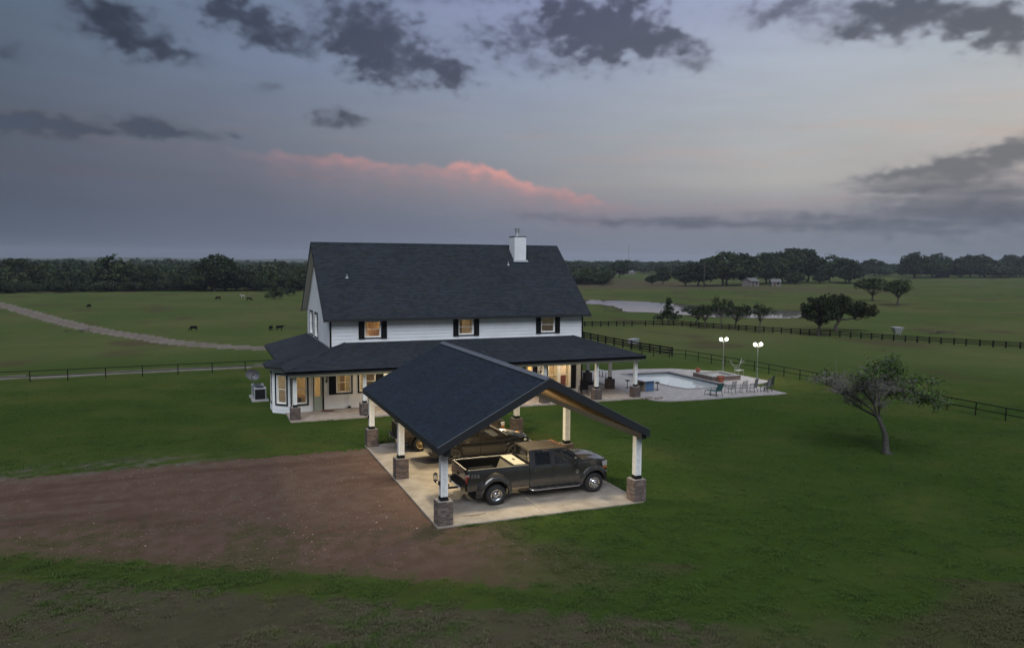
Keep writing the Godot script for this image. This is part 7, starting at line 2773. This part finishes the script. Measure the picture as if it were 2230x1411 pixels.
func make_trees():
	var r = RandomNumberGenerator.new()
	r.seed = 21
	make_near_tree()
	var dark = Color(0.030, 0.042, 0.020)
	var mid = Color(0.045, 0.062, 0.028)
	# ---- small trees along the board fence
	var V = []
	for k in 3:
		var c = crown_mesh(100 + k, Vector3(0, 2.5, 0), Vector3(2.1, 1.05, 1.9), 34, 0.36, 52, 0.11, dark)
		V.append([c[0], trunk_mesh(110 + k, 1.2, 0.09, c[1], 14)])
	var cc = crown_mesh(120, Vector3(0, 2.35, 0), Vector3(1.8, 1.4, 1.8), 60, 0.30, 46, 0.11, dark, true)
	V.append([cc[0], trunk_mesh(121, 1.1, 0.10, cc[1], 10)])
	cc = crown_mesh(123, Vector3(0, 2.7, 0), Vector3(1.9, 1.0, 1.8), 28, 0.32, 34, 0.11, dark)
	V.append([cc[0], trunk_mesh(124, 1.5, 0.07, cc[1], 16)])
	var q = [
		[3, 65.9, -100.2, 1.02, 1.0, "bushy cone-shaped cedar before the pond, leftmost of the fence-side trees"],
		[0, 69.4, -98.0, 1.2, 0.82, "wide low fence-side tree just right of the cone-shaped cedar"],
		[1, 67.4, -93.0, 0.95, 0.95, "short leaning fence-side tree, third from the left before the pond"],
		[4, 69.1, -91.7, 0.95, 1.22, "tall airy fence-side tree in the middle of the row before the pond"],
		[2, 71.2, -91.0, 1.12, 0.98, "dense dark fence-side tree right of the tall airy one"],
		[4, 70.7, -85.2, 1.08, 1.05, "sparse fence-side tree, last before the two large oaks"]]
	for e in q: plant("fence_side_tree", e[5], "small trees along the board fence", V[e[0]], Vector3(e[1], 0, e[2]), r.randf() * TAU, Vector3(e[3] * 1.18, e[4] * 1.06, e[3] * 1.18))
	# ---- two large oaks at the fence
	cc = crown_mesh(130, Vector3(0.1, 3.3, 0), Vector3(3.1, 2.2, 2.8), 90, 0.52, 75, 0.15, Color(0.022, 0.030, 0.014))
	plant("live_oak", "dense dark oak standing at the fence, left of the pair", "pair of oaks at the fence", [cc[0], trunk_mesh(131, 1.5, 0.20, cc[1], 14, 0.2)], Vector3(75.1, 0, -79.0), -0.38, Vector3.ONE)
	var r2 = RandomNumberGenerator.new()
	r2.seed = 5
	cc = crown_mesh(132, Vector3(-0.4, 3.6, 0), Vector3(3.9, 1.75, 2.6), 80, 0.52, 70, 0.15, Color(0.026, 0.033, 0.016))
	var c2 = crown_mesh(133, Vector3(3.4, 2.9, 0), Vector3(2.7, 1.3, 2.0), 48, 0.46, 70, 0.15, Color(0.026, 0.034, 0.016))
	var t = plant("live_oak", "spreading oak with a long crooked limb reaching right, behind the fence", "pair of oaks at the fence", [cc[0], trunk_mesh(134, 1.5, 0.24, cc[1], 12, 0.2)], Vector3(82.7, 0, -83.6), -0.38, Vector3.ONE)
	part("crown", c2[0], M.leaf_dark, t)
	var mb = MB.new()
	mb.tube([Vector3(0, 1.4, 0), Vector3(0.7, 1.75, 0.1), Vector3(1.4, 1.7, 0.2), Vector3(2.1, 1.9, 0.1), Vector3(2.7, 1.65, 0.2), Vector3(3.4, 1.85, 0.1), Vector3(4.2, 2.5, 0.0)], [0.18, 0.15, 0.12, 0.11, 0.10, 0.08, 0.05], 7)
	part("limb", mb, M.bark, t)
	# ---- paler pair on the slope
	cc = crown_mesh(140, Vector3(0, 4.2, 0), Vector3(3.2, 2.1, 3.0), 56, 0.6, 50, 0.19, mid)
	plant("elm_tree", "soft green tree on the right slope, nearer of a pair", "pair of green trees on the slope", [cc[0], trunk_mesh(141, 1.8, 0.14, cc[1], 16)], Vector3(149.1, 0, -132.6), 0.3, Vector3(1.25, 1.0, 1.25))
	cc = crown_mesh(142, Vector3(0, 3.9, 0), Vector3(4.2, 2.2, 3.6), 62, 0.62, 50, 0.19, mid)
	plant("elm_tree", "broad soft green tree on the right slope, behind its twin", "pair of green trees on the slope", [cc[0], trunk_mesh(143, 1.4, 0.16, cc[1], 16)], Vector3(160.5, 0, -150.5), 1.3, Vector3(1.35, 1.05, 1.35))
	# ---- far woods: a few kinds, each 12 m tall, set singly
	var F = []
	for k in 5:
		var c = crown_mesh(150 + k, Vector3(0, 5.9, 0), [Vector3(6.0, 5.8, 6.0), Vector3(5.2, 6.0, 5.2), Vector3(6.6, 5.2, 6.6), Vector3(4.4, 6.2, 4.4), Vector3(5.6, 5.6, 5.6)][k], 95, 1.1, 40, 0.46, [dark, Color(0.034, 0.046, 0.024), Color(0.028, 0.038, 0.022), Color(0.036, 0.050, 0.026), Color(0.042, 0.056, 0.026)][k])
		F.append([c[0], trunk_mesh(160 + k, 2.2, 0.26, c[1], 14, 0.4)])
	var sing = [
		[0, 228.6, -399.4, 1.25, 1.02, "round dark oak standing alone on the brown field near the mast"],
		[4, 145.4, -282.6, 0.62, 0.64, "small tree at the field edge just right of the house roof, nearer the roof"],
		[3, 147.5, -270.7, 0.60, 0.50, "small pale tree at the field edge, second right of the house roof"],
		[2, 174.5, -278.1, 0.50, 0.40, "small round bush-like tree left of its taller neighbour on the field edge"],
		[1, 183.0, -283.1, 0.75, 0.69, "rounded dark tree on the field edge beside the small round one"]]
	for e in sing: plant("field_tree", e[5], "single trees on the far field", F[e[0]], Vector3(e[1], 0, e[2]), r.randf() * TAU, Vector3(e[3], e[4], e[3]))
	# right-hand grove: x, z, height, width
	var grove = [[178, -259, 9, 9], [184, -259, 11, 11], [191, -264, 12, 11], [198, -262, 15, 13], [205, -268, 16, 14], [213, -268, 14, 12], [222, -276, 14, 11], [231, -276, 15, 12], [241, -284, 15, 12], [252, -290, 17, 14], [262, -296, 17, 14], [273, -303, 19, 15], [284, -308, 18, 15], [291, -300, 15, 12], [297, -296, 14, 12], [304, -300, 12, 11], [289, -286, 9, 9], [271, -285, 6, 7], [248, -276, 6, 8], [474, -444, 15, 15]]
	var n = 0
	for g in grove:
		n += 1
		plant("grove_tree", "%s tree of the right-hand grove counted from its left edge" % nth(n) if n < 20 else "lone open-crowned tree between the two dark groves", "trees of the right-hand grove", F[n % 5], Vector3(g[0], 0, g[1]), r.randf() * TAU, Vector3(g[3] / 7.6, g[2] / 12.0, g[3] / 7.6))
	n = 0
	var xx = 438.0
	while xx < 650.0:
		n += 1
		var h = r.randf_range(13, 19)
		plant("oak_row_tree", "%s oak from the left in the long dark row on the right horizon" % nth(n), "oaks in a row on the right horizon", F[n % 5], Vector3(xx, 0, -384.0 - (xx - 440.0) * 0.26 + r.randf_range(-8, 8)), r.randf() * TAU, Vector3(h / 8.5, h / 12.0, h / 8.5))
		xx += r.randf_range(8, 12)
	# front of the left wood
	n = 0
	xx = -54.0
	while xx < 30.0:
		n += 1
		var h = r.randf_range(4.5, 9.0) * (1.0 + 0.3 * sin(xx * 0.21)) * (1.35 if r.randf() < 0.14 else 1.0)
		plant("wood_edge_tree", "%s tree from the left at the front edge of the left wood" % nth(n), "trees at the edge of the left wood", F[n % 5], Vector3(xx, 0, -243.0 + xx * 0.32 + r.randf_range(-7, 3) - 3.0), r.randf() * TAU, Vector3(h / 9.5 * r.randf_range(0.8, 1.3), h / 12.0, h / 9.5))
		xx += r.randf_range(2.6, 5.6)
	for e in [[16.5, -195.6, 0.42, 0.40, "small dark cedar bush alone on the left pasture near the horses"], [21.5, -214.0, 0.5, 0.42, "low bush by the wood edge just left of the house"]]:
		plant("pasture_bush", e[4], "bushes on the left pasture", V[3], Vector3(e[0], -0.45, e[1]), 1.0, Vector3(1.35, 1.05, 1.35))
	# ---- distant woods beyond counting
	var fc = []
	for k in 3: fc.append(crown_mesh(170 + k, Vector3(0, 5.2, 0), Vector3(5.5, 3.6, 5.5), 20, 2.0, 26, 0.95, [dark, Color(0.036, 0.048, 0.026), Color(0.044, 0.056, 0.03)][k])[0])
	var cn = FastNoiseLite.new()
	cn.seed = 8
	cn.frequency = 0.012
	for k in 3:
		var list = []
		var tries = 0
		while list.size() < 1000 and tries < 9000:
			tries += 1
			var a = r.randf_range(-24.0, 20.0)
			var d = 256.0 + pow(r.randf(), 1.6) * 1000.0
			var x = sin(deg_to_rad(a)) * d; var z = -cos(deg_to_rad(a)) * d
			var cl = cn.get_noise_2d(x, z)
			if cl < -0.18: continue
			list.append([a, d, r.randf_range(0.5, 0.85) * (0.85 + 0.7 * max(cl, 0.0)) * (0.8 if d < 300.0 else 1.0)])
		for j in 120:
			var a = r.randf_range(-24.0, 8.0)
			list.append([a, (247.0 + 0.30 * a) * r.randf_range(1.0, 1.06), r.randf_range(0.15, 0.4)])
		for j in 800:
			var a = r.randf_range(18.0, 66.0)
			var d = 640.0 + pow(r.randf(), 1.3) * 900.0
			list.append([a, d, r.randf_range(0.7, 1.15)])
		for j in 130:
			var a = r.randf_range(19.0, 29.0)
			list.append([a, r.randf_range(330.0, 420.0), r.randf_range(0.5, 0.8)])
		var mm = MultiMesh.new()
		mm.transform_format = MultiMesh.TRANSFORM_3D
		mm.mesh = fc[k]
		mm.instance_count = list.size()
		for j in list.size():
			var e = list[j]
			var b = Basis(Vector3.UP, r.randf() * TAU).scaled(Vector3(e[2], e[2] * r.randf_range(0.85, 1.1), e[2]))
			mm.set_instance_transform(j, Transform3D(b, Vector3(sin(deg_to_rad(e[0])) * e[1], 0, -cos(deg_to_rad(e[0])) * e[1])))
		var o = MultiMeshInstance3D.new()
		o.name = "distant_woodland" if k == 0 else "distant_woodland_%03d" % k
		o.multimesh = mm
		o.material_override = M.leaf_dark
		add_child(o)
		tag(o, "far woodland of dark trees reaching to the horizon", "woodland", "distant woodland", "stuff")

# ------------------------------------------------------------------ animals: one skin over tapered bones
func skin(bones, lo, hi, cell, k = 0.09):
	var nx = int(ceil((hi.x - lo.x) / cell)) + 1; var ny = int(ceil((hi.y - lo.y) / cell)) + 1; var nz = int(ceil((hi.z - lo.z) / cell)) + 1
	var f = PackedFloat32Array()
	f.resize(nx * ny * nz)
	for i in nx:
		for j in ny:
			for l in nz:
				var p = lo + Vector3(i, j, l) * cell
				var d = 1e3
				for b in bones:
					var ab = b[1] - b[0]
					var t = clamp((p - b[0]).dot(ab) / max(ab.length_squared(), 1e-9), 0.0, 1.0)
					var e = p.distance_to(b[0] + ab * t) - lerp(b[2], b[3], t)
					var h = clamp(0.5 + 0.5 * (d - e) / k, 0.0, 1.0)
					d = lerp(d, e, h) - k * h * (1.0 - h)
				f[(i * ny + j) * nz + l] = d
	var id = {}
	var v = PackedVector3Array(); var ix = PackedInt32Array()
	var at = func(i, j, l): return f[(i * ny + j) * nz + l]
	for i in nx - 1:
		for j in ny - 1:
			for l in nz - 1:
				var s = Vector3.ZERO
				var c = 0
				for e in 12:
					var ax = e / 4
					var o = [e & 1, (e >> 1) & 1]
					var a = [Vector3i(0, o[0], o[1]), Vector3i(o[0], 0, o[1]), Vector3i(o[0], o[1], 0)][ax]
					var b = a + [Vector3i(1, 0, 0), Vector3i(0, 1, 0), Vector3i(0, 0, 1)][ax]
					var fa = at.call(i + a.x, j + a.y, l + a.z); var fb = at.call(i + b.x, j + b.y, l + b.z)
					if (fa < 0) != (fb < 0):
						s += Vector3(a).lerp(Vector3(b), fa / (fa - fb))
						c += 1
				if c > 0:
					id[Vector3i(i, j, l)] = v.size()
					v.append(lo + (Vector3(i, j, l) + s / c) * cell)
	for q in id:
		for ax in 3:
			var u = [Vector3i(1, 0, 0), Vector3i(0, 1, 0), Vector3i(0, 0, 1)][ax]
			var b = [Vector3i(0, 1, 0), Vector3i(0, 0, 1), Vector3i(1, 0, 0)][ax]
			var c = [Vector3i(0, 0, 1), Vector3i(1, 0, 0), Vector3i(0, 1, 0)][ax]
			var fa = at.call(q.x, q.y, q.z); var fb = at.call(q.x + u.x, q.y + u.y, q.z + u.z)
			if (fa < 0) == (fb < 0): continue
			if not (id.has(q - b) and id.has(q - c) and id.has(q - b - c)): continue
			var w = [id[q], id[q - b], id[q - b - c], id[q - c]]
			if fa < 0: w.reverse()
			for m in [0, 1, 2, 0, 2, 3]: ix.append(w[m])
	var st = SurfaceTool.new()
	st.begin(Mesh.PRIMITIVE_TRIANGLES)
	st.set_smooth_group(0)
	for p in v: st.add_vertex(p)
	for m in ix: st.add_index(m)
	st.generate_normals()
	return st.commit()

func beast(grazing, horse):
	var B = []
	var legh = 0.85 if horse else 0.72
	var by = 1.10 if horse else 0.98
	B.append([Vector3(-0.62, by, 0), Vector3(0.0, by - 0.04, 0), 0.30, 0.34 if not horse else 0.29])
	B.append([Vector3(0.0, by - 0.04, 0), Vector3(0.55, by, 0), 0.34 if not horse else 0.29, 0.30])
	for s in [-1, 1]:
		# hind: thigh, hock back, shank; fore: straight
		B.append([Vector3(-0.62, by - 0.05, s * 0.15), Vector3(-0.52, legh * 0.72, s * 0.17), 0.20, 0.11])
		B.append([Vector3(-0.52, legh * 0.72, s * 0.17), Vector3(-0.72, legh * 0.50, s * 0.17), 0.10, 0.06])
		B.append([Vector3(-0.72, legh * 0.50, s * 0.17), Vector3(-0.68, 0.03, s * 0.17), 0.055, 0.05])
		B.append([Vector3(0.50, by - 0.12, s * 0.15), Vector3(0.52, legh * 0.50, s * 0.16), 0.15, 0.065])
		B.append([Vector3(0.52, legh * 0.50, s * 0.16), Vector3(0.52, 0.03, s * 0.16), 0.06, 0.05])
	var nk; var hd; var nose
	if grazing:
		nk = Vector3(0.95, by - 0.32, 0); hd = Vector3(1.12, 0.42, 0); nose = Vector3(1.22, 0.12, 0)
	elif horse:
		nk = Vector3(0.85, by + 0.38, 0); hd = Vector3(1.0, by + 0.55, 0); nose = Vector3(1.32, by + 0.28, 0)
	else:
		nk = Vector3(0.85, by + 0.12, 0); hd = Vector3(1.08, by + 0.22, 0); nose = Vector3(1.38, by + 0.05, 0)
	B.append([Vector3(0.50, by + 0.06, 0), nk, 0.22, 0.15])
	B.append([nk, hd, 0.14, 0.11])
	B.append([hd, nose, 0.115, 0.07])
	for s in [-1, 1]: B.append([hd + Vector3(-0.02, 0.06, s * 0.06), hd + Vector3(-0.05, 0.14, s * (0.09 if horse else 0.2)), 0.035, 0.02])
	B.append([Vector3(-0.88, by + 0.12, 0), Vector3(-1.0, by - 0.25, 0), 0.045, 0.04])
	B.append([Vector3(-1.0, by - 0.25, 0), Vector3(-0.98, legh * 0.55, 0), 0.04, 0.05])
	return skin(B, Vector3(-1.2, -0.05, -0.45), Vector3(1.55, by + 0.85 if horse and not grazing else by + 0.5, 0.45), 0.06, 0.08)

func make_animals():
	var cow_g = beast(true, false); var cow_s = beast(false, false); var horse_g = beast(true, true); var horse_s = beast(false, true)
	var q = [
		[cow_g, M.cow, "cow", "black cow grazing alone below the middle of the left pasture", Vector3(-1.0, 0, -110.8), PI + 0.35, "cow"],
		[cow_s, M.cow, "cow", "black cow seen end-on, left of the two standing together", Vector3(8.6, 0, -107.9), 1.2, "cow"],
		[cow_s, M.cow, "cow", "black cow in profile facing right, beside another cow", Vector3(9.75, 0, -108.3), 0.2, "cow"],
		[cow_g, M.cow, "cow", "dark cow far off beyond the dirt road at left", Vector3(-20.1, 0, -169.0), PI + 1.0, "cow"],
		[horse_g, M.horse, "horse", "dark horse grazing near the wood, leftmost of three horses", Vector3(3.7, 0, -192.0), PI + 0.3, "horse"],
		[horse_s, M.horse_white, "horse", "white horse standing between two dark horses near the wood", Vector3(9.4, 0, -198.0), PI + 0.6, "horse"],
		[horse_g, M.horse, "horse", "dark horse grazing right of the white horse", Vector3(10.2, 0, -186.1), 0.2, "horse"]]
	for e in q:
		var t = thing(e[2], e[3], e[6], e[4], e[5], "cattle on the left pasture" if e[2] == "cow" else "horses on the left pasture")
		part("body", e[0], e[1], t)
		t.scale = Vector3.ONE * (0.52 if e[2] == "cow" else 0.64)

# ------------------------------------------------------------------ loose cover on the ground
func make_cover():
	var r = RandomNumberGenerator.new()
	r.seed = 77
	# grass: small tufts of blades, thicker on the green, none on slabs or drive
	var tuft = []
	for k in 2:
		var mb = MB.new()
		mb.tinted = true
		for j in 9:
			var a = r.randf() * TAU
			var lean = r.randf_range(0.2, 0.9)
			var d = Vector3(cos(a), 0, sin(a))
			var w = Vector3(-d.z, 0, d.x) * 0.006
			var o = d * r.randf() * 0.06
			var h = r.randf_range(0.03, 0.075)
			var s = r.randf_range(0.75, 1.3)
			mb.col = Color(s, s, s)
			mb.tri(o - w, o + w, o + d * h * lean + Vector3(0, h, 0))
		tuft.append(mb.mesh())
	var gm = mat(1, 1, 1, 0.8)
	gm.vertex_color_use_as_albedo = true
	gm.backlight_enabled = true
	gm.backlight = Color(0.2, 0.2, 0.1)
	gm.metallic_specular = 0.2
	for k in 2:
		var list = []; var cols = []
		var tries = 0
		while list.size() < 130000 and tries < 420000:
			tries += 1
			var a = deg_to_rad(r.randf_range(-15.0, 59.0))
			var d = 17.0 + pow(r.randf(), 1.7) * 48.0
			var x = sin(a) * d; var z = -cos(a) * d
			if x > 7.5 and x < 16.2 and z > -39.2 and z < -25.8: continue
			if x > 3.9 and x < 43.0 and z < -44.2: continue
			if z < -45.9 and x > 3.0 and x < 43.0: continue
			var g = ground_at(x, z)
			if g[0] != 0: continue
			var c = g[1]
			var bare = clamp((c.r - c.g * 0.95) * 30.0, 0.0, 0.95)
			if r.randf() < bare: continue
			list.append([x, z]); cols.append(c)
		# longer grass left along slab edges and piers
		for j in 1500:
			var x; var z
			match r.randi_range(0, 3):
				0:
					x = r.randf_range(8.3, 16.3); z = -25.88 + abs(r.randfn()) * 0.10
				1:
					x = 16.15 + abs(r.randfn()) * 0.10; z = r.randf_range(-39.0, -26.0)
				2:
					x = r.randf_range(4.6, 29.0); z = -46.2 + abs(r.randfn()) * 0.10
				_:
					x = r.randf_range(29.8, 39.4); z = -44.32 + abs(r.randfn()) * 0.12
			list.append([x, z]); cols.append(Color(0.075, 0.125, 0.024))
		var mm = MultiMesh.new()
		mm.transform_format = MultiMesh.TRANSFORM_3D
		mm.use_colors = true
		mm.mesh = tuft[k]
		mm.instance_count = list.size()
		for j in list.size():
			var s = r.randf_range(0.7, 1.5)
			s *= clamp(0.8 + 0.6 * gn[2].get_noise_2d(list[j][0] * 0.7, list[j][1] * 0.7), 0.3, 1.7)
			mm.set_instance_transform(j, Transform3D(Basis(Vector3.UP, r.randf() * TAU).scaled(Vector3(s, s, s)), Vector3(list[j][0], -0.01, list[j][1])))
			var c = cols[j] * r.randf_range(0.62, 0.98)
			mm.set_instance_color(j, Color(c.r, c.g, c.b))
		var o = MultiMeshInstance3D.new()
		o.name = "grass" if k == 0 else "grass_%03d" % k
		o.multimesh = mm
		o.material_override = gm
		add_child(o)
		tag(o, "short lawn grass around the carport and drive", "grass", "lawn grass", "stuff")
	# gravel
	var mb = MB.new()
	mb.box(Vector3.ZERO, Vector3(0.05, 0.03, 0.04), Basis(Vector3(1, 1, 0).normalized(), 0.3), 0.012)
	var pm = mb.mesh()
	var list = []
	var tries = 0
	while list.size() < 6000 and tries < 60000:
		tries += 1
		var x = r.randf_range(-14.0, 12.0); var z = r.randf_range(-40.0, -19.0)
		if x > 7.5 and z < -25.8: continue
		var g = ground_at(x, z)
		if g[0] == 1:
			if r.randf() > 0.6: continue
		elif g[1].r < g[1].g * 1.12 or r.randf() > 0.5: continue
		list.append(Vector3(x, 0.004, z))
	var mm = MultiMesh.new()
	mm.transform_format = MultiMesh.TRANSFORM_3D
	mm.use_colors = true
	mm.mesh = pm
	mm.instance_count = list.size()
	for j in list.size():
		var s = r.randf_range(0.25, 0.7) * (1.9 if r.randf() < 0.05 else 1.0)
		mm.set_instance_transform(j, Transform3D(Basis(Vector3(r.randfn(), 3, r.randfn()).normalized(), r.randf() * TAU).scaled(Vector3(s, s, s)), list[j]))
		var t = r.randf_range(0.6, 1.4) * (1.9 if r.randf() < 0.12 else 1.0)
		mm.set_instance_color(j, Color(0.175 * t, 0.125 * t, 0.098 * t))
	var o = MultiMeshInstance3D.new()
	o.name = "gravel"
	o.multimesh = mm
	var sm = mat(1, 1, 1, 0.9)
	sm.vertex_color_use_as_albedo = true
	o.material_override = sm
	add_child(o)
	tag(o, "loose gravel scattered on the brown drive", "gravel", "", "stuff")
func _ready():
	rng.seed = 7
	make_camera()
	var env = make_sky()
	make_materials()
	make_ground()
	make_hills()
	make_house()
	make_carport()
	make_vehicles()
	make_fences()
	make_yard()
	make_trees()
	make_animals()
	make_cover()
